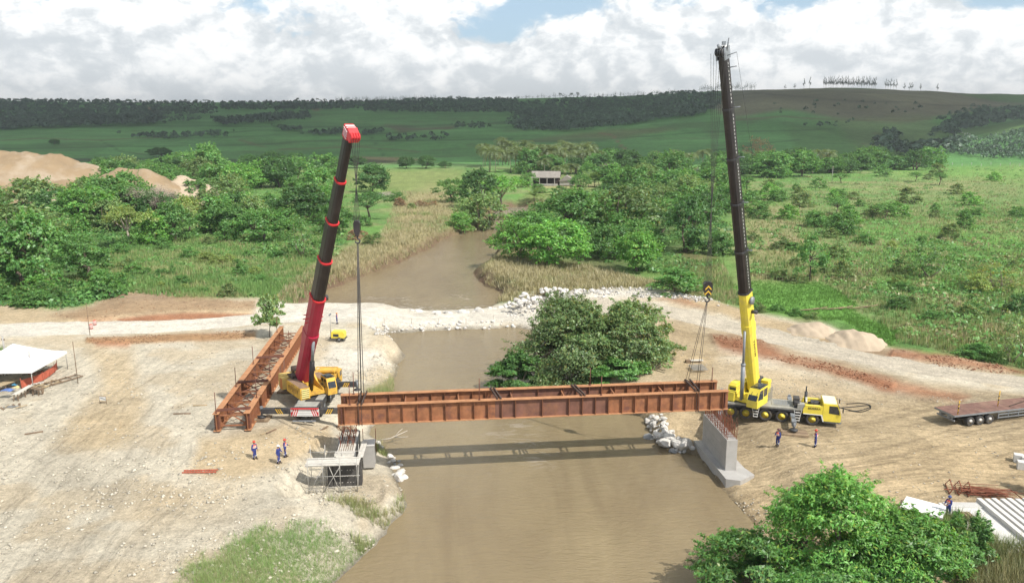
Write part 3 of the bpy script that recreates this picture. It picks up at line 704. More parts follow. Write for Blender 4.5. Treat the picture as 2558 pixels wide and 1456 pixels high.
laid = girder_pair('rusty steel girder pair lying on the pale ground beside the red crane', (A2.x, A2.y, .2), (B2.x, B2.y, .2), .12, -3.05, (.03, .28, .55), ((.008, 0, 2.2), (.24, 0, 2.2), (.48, 0, 2.2), (.13, 1, 2.2), (.33, 1, 2.2), (.68, 1, 2.2), (.9, 0, 2.2)), 'steel girder pairs', True)
SLEEP = mat('timber_old', (.20, .14, .09), .9, 0, .3, 2.5, .3, 25)
TIMBER = mat('timber_pale', (.40, .31, .19), .9, 0, .25, 2.5, .2, 25)

# ================================================================== crane parts
YEL = mat('yellow_paint', (.80, .65, .075), .45, 0, .10, 1.2, dirt=(.58, .46, .14, .55))
YEL2 = mat('yellow_paint_worn', (.70, .42, .06), .55, 0, .14, 1.5, dirt=(.30, .15, .06, .85))
REDP = mat('red_paint', (.34, .014, .042), .42, 0, .14, .8, dirt=(.24, .025, .04, .6))
REDB = mat('red_trim', (.55, .03, .035), .45, 0, .1, 1.0)
BLK = mat('black_boom', (.022, .017, .016), .38, 0, .25, .7, dirt=(.05, .04, .035, .5))
CHAR = mat('charcoal_frame', (.045, .045, .048), .6, 0, .25, 1.5, dirt=(.16, .13, .10, .5))
GREYD = mat('grey_deck', (.33, .32, .28), .75, 0, .2, 1.5, dirt=(.22, .19, .14, .7))
GREYM = mat('grey_steel', (.24, .255, .27), .5, .2, .15, 2.0)
WHITEP = mat('white_paint', (.74, .73, .70), .5, 0, .08, 2.0, dirt=(.5, .46, .38, .4))
GLASS = mat('dark_glass', (.02, .026, .032), .06, 0, .2, 2.0, spec=.9)
RUBBER = mat('tyre_rubber', (.055, .052, .05), .85, 0, .25, 3.0, .2, 40, dirt=(.17, .14, .10, .6))
ROPE = mat('steel_rope', (.06, .055, .05), .6, .2, .2, 5)
CHEV_Y = mat('chevron_yellow', (.70, .42, .04), .6, 0, .1)
LETTER = mat('letter_black', (.02, .02, .018), .6, 0, .1)
def mat4(t): return Matrix.Translation(Vector(t.location)) @ t.rotation_euler.to_matrix().to_4x4()
def wheel(parent, loc, r, wdt, rim_mat, side=-1):
    """tyre and rim; side -1: outer face towards local -y"""
    Rm = Matrix.Rotation(R(90), 4, 'X') if side < 0 else Matrix.Rotation(R(-90), 4, 'X')
    key = ('wheel', r, wdt, rim_mat.name, side)
    if key not in SHARED:
        b = MB(Rm); h = wdt / 2
        b.lathe([(r * .58, -h), (r * .93, -h), (r, -h * .7), (r, h * .7), (r * .93, h), (r * .80, h * 1.04), (r * .60, h), (r * .56, h * .5)], 24); tm = b.build('tyre', RUBBER)
        b = MB(Rm); b.lathe([(r * .57, h * .9), (r * .53, h * .88), (r * .44, h * .45), (r * .2, h * .42), (r * .2, h * .7), (r * .1, h * .75)], 20)
        for k in range(10):
            a = k * math.pi / 5; b.lathe([(r * .03, h * .44), (r * .03, h * .52)], 6, Matrix.Translation((r * .32 * math.cos(a), r * .32 * math.sin(a), 0)))
        rm = b.build('rim', rim_mat); SHARED[key] = (tm.data, rm.data)
        for o in (tm, rm): bpy.data.objects.remove(o)
        hb = MB(Rm); hb.lathe([(r * .5, -h * .8), (r * .5, h * .2)], 12); ho = hb.build('wheel', CHAR); SHARED[key] += (ho.data,); bpy.data.objects.remove(ho)
    hub = bpy.data.objects.new('wheel', SHARED[key][2]); link(hub, parent); hub.location = loc
    for nme, dt in (('tyre', SHARED[key][0]), ('rim', SHARED[key][1])): link(bpy.data.objects.new(nme, dt), hub)
    return hub
def oct_(w, h, b=.28): return [(-w / 2, h * .42), (-w * .42, h / 2), (w * .42, h / 2), (w / 2, h * .42), (w / 2, -h * .2), (w * .36, -h * .42), (w * .15, -h / 2), (-w * .15, -h / 2), (-w * .36, -h * .42), (-w / 2, -h * .2)]
def t_at_y(a, b, y):
    lo, hi = 0.0, 1.0
    for _ in range(40):
        m = (lo + hi) / 2; p = a.lerp(b, m)
        if proj(p.x, p.y, p.z)[1] > y: lo = m
        else: hi = m
    return lo
def boom(t, foot, tip, ys, w0, w1, base_mat, col_mat, text=None):
    """telescopic boom: base section with the inner sections as its children"""
    Mi = mat4(t).inverted(); d = (tip - foot).normalized(); up = Vector((0, 0, 1)); up = (up - d * up.dot(d)).normalized()
    ks = [0.0] + [t_at_y(foot, tip, y) for y in ys] + [1.0]
    n = len(ks) - 1; ws = [w0 + (w1 - w0) * i / (n - 1) for i in range(n)]; base = None
    for i in range(n):
        a, b = foot.lerp(tip, ks[i]), foot.lerp(tip, ks[i + 1]); m = MB(Mi)
        m.extr(oct_(ws[i], ws[i] * 1.22), a - d * (.4 if i == 0 else 0), b, up, 0, False)
        o = m.build('boom' if i == 0 else 'boom_section', base_mat if i == 0 else BLK, t if i == 0 else base)
        if i == 0: base = o
        if i < n - 1:
            m = MB(Mi); wc = ws[i] * 1.07
            m.extr(oct_(wc, wc * 1.22), b - d * .16, b + d * .02, up); m.extr(oct_(wc * 1.03, wc * 1.25), b - d * .05, b - d * .01, up)
            m.build('boom_collar', col_mat, base)
    return base, d, up, ks
def ropes(t, pts_a, pts_b, r, name='hoist_rope'):
    Mi = mat4(t).inverted(); m = MB(Mi)
    for a, b in zip(pts_a, pts_b): m.tube([a, b], r, 5)
    return m.build(name, ROPE, t)
def outrigger(t, x0, y0, y1, z, zfoot, along='y', w=.5, h=.55, bm=None, reach_w=None):
    """one outrigger: beam from y0 to y1 with jack and float at the end"""
    b = MB(); b.box((x0, (y0 + y1) / 2, z), (w, abs(y1 - y0), h))
    o = b.build('outrigger_beam', bm or CHAR, t)
    j = MB(); j.tube([(x0, y1, z + h * .7), (x0, y1, zfoot + .12)], [.14, .11], 10); j.box((x0, y1, z + h * .75), (.28, .28, .12)); j.build('jack', GREYM, o)
    f = MB(); f.lathe([(.42, zfoot), (.42, zfoot + .08), (.14, zfoot + .2)], 14, Matrix.Translation((x0, y1, 0))); f.build('float_pad', CHAR, o)
    s = 1 if y1 > y0 else -1
    for k in range(3):
        c = MB()
        yy = y0 + (y1 - y0) * .30 + s * (k * .22)
        c.prism([(yy, z - h * .5), (yy + .1, z - h * .5), (yy + .1 + .3 * s, z + h * .5), (yy + .3 * s, z + h * .5)], x0 - w / 2 - .006, x0 + w / 2 + .006, 'x')
        c.build('hazard_stripe', CHEV_Y, o)
    return o
def cab(t, M, L, Wd, H, paint, slope=.35):
    """operator's cab: body, glass panes, roof; x forward"""
    b = MB(M); b.prism([(-L / 2, 0), (L / 2, 0), (L / 2, H * .38), (L / 2 - slope, H * .96), (-L / 2, H * .96)], -Wd / 2, Wd / 2, 'y'); o = b.build('cab', paint, t)
    e = .012
    g = MB(M); g.add([(L / 2 + e, -Wd * .42, H * .40), (L / 2 + e, Wd * .42, H * .40), (L / 2 - slope + .02 + e, Wd * .42, H * .90), (L / 2 - slope + .02 + e, -Wd * .42, H * .90)], [(0, 1, 2, 3)]); g.build('windscreen', GLASS, o)
    for s in (-1, 1):
        g = MB(M); y = s * (Wd / 2 + e)
        g.add([(-L * .02, y, H * .36), (L / 2 - .1, y, H * .42), (L / 2 - slope + .02, y, H * .88), (-L * .02, y, H * .88)], [(0, 1, 2, 3)]); g.add([(-L * .42, y, H * .45), (-L * .08, y, H * .45), (-L * .08, y, H * .88), (-L * .42, y, H * .88)], [(0, 1, 2, 3)]); g.build('side_window', GLASS, o)
    r = MB(M); r.box((-slope / 2, 0, H * .985), (L - slope - .1, Wd * .92, .06)); r.box((-slope / 2 + .1, 0, H * 1.02), (L * .42, Wd * .6, .04)); r.build('cab_roof', GLASS if slope > .3 else paint, o)
    for k in (-.25, .25):
        w_ = MB(M); w_.beam((L / 2 + .03, k * Wd, H * .42), (L / 2 - slope * .7, k * Wd + .1, H * .8), .03, .02); w_.build('wiper', CHAR, o)
    return o
def ladder(t, x, y, z0, z1, wd=.5):
    b = MB(); b.beam((x - wd / 2 - .08, y, z1), (x - wd * .3, y - .02, z0), .05, .05); b.beam((x + wd / 2 + .08, y, z1), (x + wd * .3, y - .02, z0), .05, .05)
    for k in range(4): zz = z0 + (z1 - z0) * (k + .3) / 4; b.box((x, y - .01, zz), (wd * .85, .14, .05))
    return b.build('ladder', WHITEP, t)
def text_on(parent, txt, size, loc, rot, m, name='lettering', depth=.008):
    cu = bpy.data.curves.new(name, 'FONT'); cu.body = txt; cu.size = size; cu.extrude = depth; cu.align_x = 'CENTER'; cu.align_y = 'CENTER'
    o = bpy.data.objects.new(name, cu); cu.materials.append(m); COL.objects.link(o); bpy.context.view_layer.update()
    dg = bpy.context.evaluated_depsgraph_get(); me = bpy.data.meshes.new_from_object(o.evaluated_get(dg)); bpy.data.objects.remove(o)
    o = bpy.data.objects.new(name, me); link(o, parent); o.location = loc; o.rotation_euler = rot
    if not me.materials: me.materials.append(m)
    return o

# ---------------------------------------------------------------- yellow crane on the right bank
a1, a5 = G(1824.5, 1043), G(2027.6, 1062.6); hd = (a5 - a1).normalized(); nd = Vector((-hd.y, hd.x, 0))
org = a1 + hd * 1.6 + nd * 1.32; yaw = math.atan2(hd.y, hd.x)
yc = thing('mobile_crane', 'yellow mobile crane with black telescopic boom on the right bank', 'crane', (org.x, org.y, 0), yaw, 'mobile cranes')
AX = [-1.6, -.07, 1.87, 3.53, 6.5]
for x in AX:
    for s in (-1, 1): wheel(yc, (x, s * 1.02, .66), .67, .56, YEL, s)
b = MB(); b.box((1.4, 0, 1.05), (8.6, 1.5, .7)); b.box((6.9, 0, .85), (4.2, 1.4, .5))
for x in AX: b.box((x, 0, .66), (.2, 2.0, .2))
b.build('chassis', CHAR, yc)
b = MB(); b.box((1.35, 0, 1.58), (8.5, 2.66, .16)); b.box((3.6, .1, 1.69), (2.2, 1.7, .06)); dk = b.build('deck', GREYD, yc)
for i in range(12):
    MB().box((2.75 + i * .15, .1, 1.735), (.07, 1.5, .03)).build('deck_rib', GREYM, dk)
b = MB()
for x in AX[:4]: b.box((x, -1.33, 1.43), (1.42, .05, .14)); b.box((x, 1.33, 1.43), (1.42, .05, .14))
b.box((1.3, -1.335, 1.37), (8.3, .03, .1)); b.build('side_skirt', CHAR, yc)
# engine cover and driver's cab at the front
b = MB(); b.prism([(5.55, 1.25), (7.45, 1.25), (7.45, 2.15), (5.75, 2.15), (5.55, 1.7)], -1.36, -.95, 'y'); b.prism([(5.55, 1.25), (7.45, 1.25), (7.45, 2.15), (5.75, 2.15), (5.55, 1.7)], .95, 1.36, 'y'); b.box((6.6, 0, 1.55), (1.8, 1.88, .5))
eb = b.build('engine_cover', YEL, yc)
text_on(eb, 'BEZERRA', .30, (6.62, -1.372, 1.86), (R(90), 0, 0), LETTER)
Mc = Matrix.Translation((8.28, 0, .62)); b = MB()
b.prism([(7.48, .62), (9.2, .62), (9.25, 1.2), (9.12, 1.75), (8.85, 2.42), (7.48, 2.5)], -1.36, 1.36, 'y'); cb = b.build('cab', YEL, yc)
MB().box((8.15, 0, 2.5), (1.25, 2.5, .06)).build('cab_roof', mat('pale_roof', (.66, .66, .50), .6, 0, .1, 2), cb)
g = MB(); g.add([(9.16, -1.2, 1.45), (9.16, 1.2, 1.45), (8.92, 1.2, 2.3), (8.92, -1.2, 2.3)], [(0, 1, 2, 3)]); g.v = [(x + .035, y, z) for x, y, z in g.v]; g.build('windscreen', GLASS, cb)
for s in (-1, 1):
    g = MB(); y = s * 1.372; g.add([(8.05, y, 1.5), (9.08, y, 1.40), (9.02, y, 1.8), (8.84, y, 2.28), (8.05, y, 2.3)], [(0, 1, 2, 3, 4)]); g.build('side_window', GLASS, cb)
    MB().box((9.23, s * .95, .95), (.06, .4, .22)).build('headlight', WHITEP, cb)
    MB().box((9.35, s * 1.5, 1.95), (.1, .22, .42)).build('mirror', CHAR, cb)
MB().box((8.5, 0, .52), (1.6, 2.6, .14)).build('bumper', GREYM, yc)
for s in (-1, 1):
    b = MB(); b.prism([(5.6, 1.28), (7.42, 1.28), (7.62, .55), (7.5, .55), (7.3, 1.2), (5.6, 1.2)], s * 1.37 - .03, s * 1.37 + .03, 'y'); b.build('fender', WHITEP, yc)
b = MB(); b.tube([(5.9, .55, 1.8), (5.9, .55, 3.0)], .16, 10); b.tube([(5.9, .55, 3.0), (5.9, .55, 3.6)], .07, 8); b.build('exhaust_stack', CHAR, yc)
b = MB(); b.box((4.95, .1, 2.05), (.55, 1.0, .85)); b.box((4.95, -.75, 1.95), (.5, .5, .6))
for k in range(5): b.box((4.95, .1, 1.75 + k * .17), (.6, 1.04, .05))
b.build('radiator', CHAR, yc)
b = MB(); b.box((5.35, -.9, 1.9), (.7, .75, .5)); b.build('tool_box', GREYD, yc)
b = MB(); b.tube([(6.1, .1, 1.95), (7.3, .2, 2.0)], .15, 8); b.tube([(6.1, -.4, 1.9), (7.4, -.3, 1.95)], .1, 8); b.box((6.8, .5, 1.95), (.8, .4, .35)); b.box((6.5, -.1, 2.1), (.3, .9, .2)); b.build('engine', CHAR, yc)
b = MB(); b.tube([(5.9, -.1, 1.9), (5.9, -.1, 2.4)], .1, 8); b.box((5.9, -.1, 2.5), (.18, .18, .16)); b.build('beacon', WHITEP, yc)
ladder(yc, .9, -1.37, .35, 1.5, .55); ladder(yc, 5.05, -1.37, .35, 1.5, .55)
outrigger(yc, 4.55, -1.3, -4.1, .95, .36, w=.42, h=.42, bm=GREYM); outrigger(yc, 4.55, 1.3, 4.1, .95, .36, w=.42, h=.42, bm=GREYM)
outrigger(yc, -2.65, -1.3, -4.1, .95, .36, w=.42, h=.42, bm=GREYM); outrigger(yc, -2.65, 1.3, 4.1, .95, .36, w=.42, h=.42, bm=GREYM)
# upper works
foot_y, tip_y = P(1881, 960, 80.2), P(1806, 140, 71.4)
hv = Vector((tip_y.x - foot_y.x, tip_y.y - foot_y.y, 0)).normalized(); ua = math.atan2(hv.y, hv.x) - yaw
MU = Matrix.Rotation(ua, 4, 'Z')
b = MB(MU); b.lathe([(1.05, 1.66), (1.05, 1.85)], 24); b.box((-.4, 0, 2.0), (3.4, 1.7, .3)); b.prism([(-2.0, 1.9), (1.4, 1.9), (1.0, 2.5), (-1.0, 3.3), (-1.9, 3.3)], -.85, -.7, 'y'); b.prism([(-2.0, 1.9), (1.4, 1.9), (1.0, 2.5), (-1.0, 3.3), (-1.9, 3.3)], .7, .85, 'y')
sp_ = b.build('superstructure', YEL, yc)
b = MB(MU); b.box((1.1, -1.25, 2.25), (1.0, .9, .95)); b.box((.1, -1.35, 2.6), (1.5, .9, 1.25)); b.prism([(-.6, 3.2), (.8, 3.2), (.6, 3.5), (-.5, 3.5)], -1.7, -1.0, 'y'); b.build('engine_housing', YEL, yc)
b = MB(MU); b.box((.75, -1.3, 2.78), (.26, .7, .5)); b.build('intake_grille', CHAR, yc)
b = MB(MU); b.box((-2.6, 0, 2.7), (1.1, 2.5, 1.3)); b.box((-2.4, 1.0, 3.4), (.9, .8, .35)); b.build('counterweight', YEL, yc)
b = MB(MU); b.tube([(-1.9, -.6, 3.35), (-1.9, .6, 3.35)], .36, 14); b.tube([(-2.6, -.5, 3.5), (-2.6, .5, 3.5)], .3, 14); b.build('winch_drum', CHAR, yc)
cab(yc, MU @ Matrix.Translation((.75, 1.42, 1.72)), 2.7, 1.15, 2.0, YEL, .62)
b = MB(MU); b.box((-1.2, 1.4, 2.35), (1.3, .08, 1.5)); b.build('side_panel', YEL, yc)
# mesh guard behind the upper works
b = MB(MU)
for i in range(7): b.beam((-1.9, 1.95, 1.8 + .22 * i), (-.5, 1.95, 1.8 + .22 * i), .03, .03); b.beam((-1.9 + i * .23, 1.95, 1.8), (-1.9 + i * .23, 1.95, 3.12), .03, .03)
b.build('guard_rail', GREYM, yc)
bm_y, dy_, uy_, ky = boom(yc, foot_y, tip_y, (727, 625, 506, 394, 270), 1.12, .78, YEL, CHAR)
cyl0 = Vector((24.25, 78.05, 2.0)); cyl1 = foot_y.lerp(tip_y, t_at_y(foot_y, tip_y, 818)) - uy_ * .72
Mi = mat4(yc).inverted()
b = MB(Mi); b.tube([cyl0, cyl0.lerp(cyl1, .52)], .21, 12); b.tube([cyl0.lerp(cyl1, .50), cyl0.lerp(cyl1, .53)], .25, 12); o = b.build('luffing_cylinder', GREYM, yc)
b = MB(Mi); b.tube([cyl0.lerp(cyl1, .52), cyl1], .13, 12); b.build('piston_rod', GREYM, o)
b = MB(Mi); cmid = foot_y.lerp(tip_y, t_at_y(foot_y, tip_y, 818)); b.extr(oct_(1.22, 1.5), cmid - dy_ * .5, cmid + dy_ * .5, uy_); b.build('cylinder_bracket', YEL, bm_y)
# dark lettering running up the flank of the base section, and the little reel beside the collar
rdir = dy_.cross(uy_).normalized()
def along_boom(parent, txt, f0, f1, t, mtr, size, side, w):
    c = foot_y.lerp(tip_y, (f0 + f1) / 2) + rdir * side * (w / 2 + .012) + uy_ * .02
    xa = dy_; za = rdir * side; ya = za.cross(xa)
    Mw = Matrix((xa, ya, za)).transposed().to_4x4(); Mw.translation = c
    o = text_on(parent, txt, size, (0, 0, 0), (0, 0, 0), mtr); o.matrix_local = mat4(t).inverted() @ Mw
along_boom(bm_y, 'BEZERRA', .10, .17, yc, LETTER, .5, 1 if rdir.y < 0 else -1, 1.12)
# lower light panel line of pale lettering dashes along the black sections
for i in range(1, len(ky) - 1):
    w_ = 1.12 + (.78 - 1.12) * i / 5; s_ = 1 if rdir.x > 0 else -1
    a_, b_ = foot_y.lerp(tip_y, ky[i] + .012), foot_y.lerp(tip_y, ky[i + 1] - .012); b = MB(Mi)
    nseg = 11
    for k in range(nseg):
        p0, p1 = a_.lerp(b_, k / nseg), a_.lerp(b_, (k + .55) / nseg); off = rdir * s_ * (w_ / 2 + .03) - uy_ * .05 * 0
        b.beam(p0 + off, p1 + off, .02, .06)
    b.build('scale_marks', WHITEP, bm_y)
    b = MB(Mi); e_ = foot_y.lerp(tip_y, ky[i + 1] if i + 1 < len(ky) - 1 else .97); b.tube([e_ + rdir * s_ * .4, e_ + rdir * s_ * 1.2 + dy_ * .1], .05, 6); b.build('rope_guide', GREYM, bm_y)
ce = foot_y.lerp(tip_y, ky[1]); s_ = 1 if rdir.x > 0 else -1
b = MB(Mi); c0 = ce - dy_ * 1.0 + rdir * s_ * .62 - uy_ * 0
b.tube([c0, c0 + rdir * s_ * .22], .42, 16); b.build('hose_reel', GREYM, bm_y)
b = MB(Mi); c0 = ce - dy_ * 2.3 + rdir * s_ * .62; b.tube([c0, c0 + rdir * s_ * .55], .2, 10); b.build('work_lamp', CHAR, bm_y)
# boom head
b = MB(Mi); hb_ = tip_y
for s in (-1, 1): b.extr([(-.05, -.55), (.05, -.55), (.05, .6), (-.05, .6)], hb_ - dy_ * .3 + rdir * s * .38, hb_ + dy_ * .75 + rdir * s * .38 + uy_ * -.0, uy_)
hh = b.build('boom_head', GREYM, yc)
for k in range(4):
    b = MB(Mi); c = hb_ + dy_ * .45 - uy_ * .55 + rdir * (-.3 + .2 * k); b.tube([c - rdir * .05, c + rdir * .05], .32, 14); b.build('sheave', CHAR, hh)
    b = MB(Mi); c = hb_ + dy_ * .5 + uy_ * .5 + rdir * (-.3 + .2 * k); b.tube([c - rdir * .05, c + rdir * .05], .26, 14); b.build('sheave', WHITEP if k % 2 else CHAR, hh)
b = MB(Mi); b.tube([hb_ + rdir * s_ * .4 + dy_ * .4, hb_ + rdir * s_ * .7 + dy_ * 1.5], .06, 6); b.tube([hb_ + rdir * s_ * .4, hb_ + rdir * s_ * 1.3 + dy_ * .25], .04, 6); b.box(hb_ + dy_ * 1.0 + uy_ * .4, (.3, .3, .3)); b.tube([hb_ + dy_ * .7 - uy_ * .4, hb_ + dy_ * 1.1 - uy_ * .7], .14, 8); b.build('head_fittings', GREYM, hh)
hk_y = P(1768, 722, tip_y.y - .9); hk_y.x = hk_y.x
tops = [hb_ + dy_ * .45 - uy_ * .85 + rdir * (-.7 + .28 * k) for k in range(6)]
bots = [hk_y + Vector((-.33 + .13 * k, 0, .65)) for k in range(6)]
ropes(yc, tops, bots, .016)
ropes(yc, [hb_ + rdir * s_ * 1.3 + dy_ * .25], [hb_ + rdir * s_ * 2.0 - dy_ * 9.5], .012, 'line')

def hook_block(name, label, c, h, w, chev, loc_kind):
    t = thing(name, label, 'hook block', c, 0, 'crane hook blocks')
    b = MB(); b.prism([(-w / 2, .35 * h), (-w * .3, .5 * h), (w * .3, .5 * h), (w / 2, .35 * h), (w / 2, -.1 * h), (w * .22, -.42 * h), (-w * .22, -.42 * h), (-w / 2, -.1 * h)], -.26, .26, 'y'); b.build('block', BLK, t)
    for k in (0, 1) if chev else ():
        b = MB(); z = .28 * h - k * .33 * h; q = .11 * h
        for s in (-1, 1): b.prism([(0, z), (s * w * .36, z - .22 * h), (s * w * .36, z - .22 * h - q), (0, z - q)], -.275, .275, 'y')
        b.build('chevron', CHEV_Y, t)
    for k in (-1, 0, 1): MB().tube([(k * .16 - .05, 0, .36 * h), (k * .16 + .05, 0, .36 * h)], .24, 12).build('sheave', CHAR, t)
    b = MB(); pts = [(0, 0, -.4 * h), (0, 0, -.58 * h)] + [(.2 * math.sin(a), 0, -.58 * h - .2 + .2 * math.cos(a)) for a in np.linspace(0.2, 4.6, 10)]; b.tube(pts, .075, 8); b.build('hook', CHAR, t)
    return t
hook_block('hook_block', 'black hook block with yellow chevrons hanging from the yellow crane', hk_y, 1.4, .78, True, 0)
gx = (B - A).normalized(); gn = Vector((-gx.y, gx.x, 0)); GL = (B - A).length
def sling(label, top, fr, sp, r=.022):
    t = thing('lifting_sling', label, 'lifting sling', top, 0, 'lifting slings on the girders')
    base = A + gx * (GL * fr)
    for j, yy in enumerate((0.0, 2.95)):
        p = base + gn * yy + Vector((0, 0, 1.9)) - top
        for e in (-sp, sp):
            MB().tube([(e * .3, 0, 0), (p.x + e, p.y, p.z)], r, 6).build('sling_leg', ROPE, t)
        b = MB()
        for e in (-sp, sp):
            q = p + gx * e
            for s in (-.36, .36): b.tube([q + gn * s + Vector((0, 0, .04)), q + gn * s + Vector((0, 0, -1.98))], .03, 5)
            b.tube([q + gn * -.36 + Vector((0, 0, -1.98)), q + gn * .36 + Vector((0, 0, -1.98))], .03, 5); b.tube([q + gn * -.36 + Vector((0, 0, .05)), q + gn * .36 + Vector((0, 0, .05))], .03, 5)
        b.build('choker', IRON, t)
    b = MB(); 
    for e in (-.18, .18): b.beam(base + gx * e - gn * .2 + Vector((0, 0, 2.0)) - top, base + gx * (e * 1.4 + .15) + gn * 3.2 + Vector((0, 0, 2.0)) - top, .12, .16)
    b.build('spreader', IRON, t)
    return t
sling('pair of lifting slings under the yellow crane hook', hk_y + Vector((0, 0, -1.15)), .915, .12)

# ---------------------------------------------------------------- red boomed crane on the left bank
rc_y0 = 76.7; rcx = -21.6
rcn = thing('mobile_crane', 'yellow and charcoal mobile crane with red boom base on the left bank', 'crane', (rcx, rc_y0, 0), R(90), 'mobile cranes')
# local x runs away from the camera along the carrier, local +y is to the left in the picture
for x in (1.6, 3.2, 6.0, 7.6, 10.6):
    for s in (-1, 1): wheel(rcn, (x, s * 1.1, .62), .63, .5, GREYM, s)
b = MB(); b.box((5.6, 0, 1.02), (10.8, 1.5, .7)); b.box((5.2, 0, 1.45), (10.2, 2.7, .16))
for s in (-1, 1): b.box((2.4, s * 1.36, 1.25), (2.8, .06, .4)); b.box((6.8, s * 1.36, 1.25), (2.8, .06, .4))
b.build('chassis', CHAR, rcn)
b = MB(); b.box((1.1, 0, 1.58), (1.5, 2.3, .06)); b.box((3.4, -.9, 1.58), (1.8, .8, .05)); b.box((2.6, .9, 1.56), (1.4, .7, .05)); b.build('deck_plate', GREYD, rcn)
b = MB(); b.box((.02, 0, 1.08), (.12, 2.95, .78)); rp = b.build('rear_panel', WHITEP, rcn)
for s in (-1, 1):
    for k in range(3):
        b = MB(); y = s * (.92 + .0) ; y0 = s * (.90 + k * .22)
        b.prism([(y0, .70), (y0 + s * .11, .70), (min(max(y0 + s * .11 - s * .28, -1.5), 1.5), 1.46), (y0 - s * .28, 1.46)], -.052, -.042, 'x'); b.build('red_stripe', REDB, rp)
for k in range(3): MB().box((-.048, 0, .85 + k * .22), (.012, 1.5, .02)).build('panel_seam', CHAR, rp)
for s in (-1, 1): MB().box((-.055, s * 1.38, 1.0), (.02, .12, .3)).build('tail_light', REDB, rp)
MB().box((-.05, 0, 1.52), (.2, 2.9, .08)).build('rear_beam', REDB, rcn)
wheel(rcn, (.45, 0, .56), .56, .4, GREYM, -1).rotation_euler = (0, 0, R(-90))
b = MB(); b.box((-.35, 0, .28), (.25, 2.4, .08)); b.build('step_bar', GREYM, rcn)
outrigger(rcn, .75, 1.4, 4.75, 1.0, .30); outrigger(rcn, .75, -1.4, -3.75, 1.0, .30)
outrigger(rcn, 9.4, 1.4, 4.6, 1.0, .30); outrigger(rcn, 9.4, -1.4, -3.6, 1.0, .30)
# front driver's cab and yellow deck frame
b = MB(); b.box((11.2, 0, 1.4), (1.4, 2.7, 1.5)); fc = b.build('driver_cab', YEL2, rcn)
MB().box((11.2, 0, 2.2), (1.2, 2.4, .08)).build('cab_roof', YEL2, fc)
MB().box((11.915, 0, 1.75), (.02, 2.3, .7)).build('windscreen', GLASS, fc)
for s in (-1, 1): MB().box((11.2, s * 1.365, 1.8), (.9, .02, .55)).build('side_window', GLASS, fc); MB().box((11.95, s * 1.0, 1.0), (.05, .4, .2)).build('headlight', WHITEP, fc)
b = MB()
for s in (-1.25, 1.25): b.beam((8.6, s, 1.6), (8.6, s, 2.75), .08, .08); b.beam((10.4, s, 1.6), (10.4, s, 2.75), .08, .08); b.beam((8.6, s, 2.75), (10.4, s, 2.75), .08, .08); b.beam((8.6, s, 2.2), (10.4, s, 2.2), .06, .06)
b.beam((10.4, -1.25, 2.75), (10.4, 1.25, 2.75), .1, .1); b.beam((10.4, -1.25, 2.2), (10.4, 1.25, 2.2), .08, .08); b.build('handrail', YEL2, rcn)
b = MB(); b.box((9.4, 0, 1.75), (1.6, 2.2, .5)); b.build('engine_cover', YEL2, rcn)
# upper works
foot_r, tip_r = P(758, 936, 82.3), P(872, 340, 69.2)
uv = Vector((.60, -.80, 0)); ua = math.atan2(uv.y, uv.x) - R(90)
c_loc = Vector((5.1, .55, 0))
MU = Matrix.Translation(c_loc) @ Matrix.Rotation(ua, 4, 'Z')
b = MB(MU); b.lathe([(1.1, 1.54), (1.1, 1.75)], 24); b.box((-.6, 0, 1.9), (4.6, 2.0, .3))
for s in (-.78, .78): b.prism([(-2.6, 1.9), (1.6, 1.9), (1.5, 2.3), (-.2, 2.7), (-1.3, 3.5), (-2.4, 3.5)], s - .09, s + .09, 'y')
b.build('superstructure', YEL2, rcn)
b = MB(MU); b.box((.1, -1.55, 2.25), (4.0, 1.05, 1.25)); hs = b.build('engine_housing', YEL2, rcn)
b = MB(MU); b.box((2.112, -1.55, 2.25), (.02, .82, 1.05)); b.build('louvre_panel', CHAR, hs)
for k in range(5):
    b = MB(MU); b.box((2.15, -1.55, 1.82 + k * .215), (.1, .86, .11), Matrix.Rotation(R(25), 3, 'Y')); b.build('louvre_slat', mat('cream_paint', (.72, .62, .25), .6, 0, .1, 3), hs)
MB(MU).box((.1, -1.55, 2.9), (3.9, .95, .04)).build('housing_top', mat('brown_deck', (.26, .17, .11), .8, 0, .3, 3), hs)
# faint dark block lettering on the flank facing the camera
xa = Vector((1, 0, 0)); Mw = MU @ Matrix.Translation((.1, -2.085, 2.28)) @ Matrix.Rotation(R(90), 4, 'X')
OCH = mat('ochre_letter', (.34, .18, .04), .7); b = MB(Mw); rl = random.Random(3)
for k in range(8):
    xk = -1.35 + k * .36
    for q in range(3):
        if rl.random() < .8: b.box((xk + (q - 1) * .09, rl.uniform(-.12, .12), .004), (.055, rl.uniform(.25, .6), .01))
    b.box((xk, rl.choice((-.26, 0, .26)), .005), (.24, .07, .01))
b.build('worn_lettering', OCH, hs)
b = MB(MU)
b.box((-3.9, .1, 2.2), (1.0, 4.3, 1.5)); b.box((-3.0, -1.8, 2.2), (.9, 1.0, 1.3)); cw_ = b.build('counterweight', mat('faded_yellow', (.66, .46, .14), .7, 0, .15, 2, dirt=(.36, .2, .1, .6)), rcn)
b = MB(MU); b.box((-2.95, -2.31, 2.2), (.7, .02, 1.2)); b.build('orange_plate', mat('orange_rust', (.5, .2, .06), .7, 0, .2, 3), cw_)
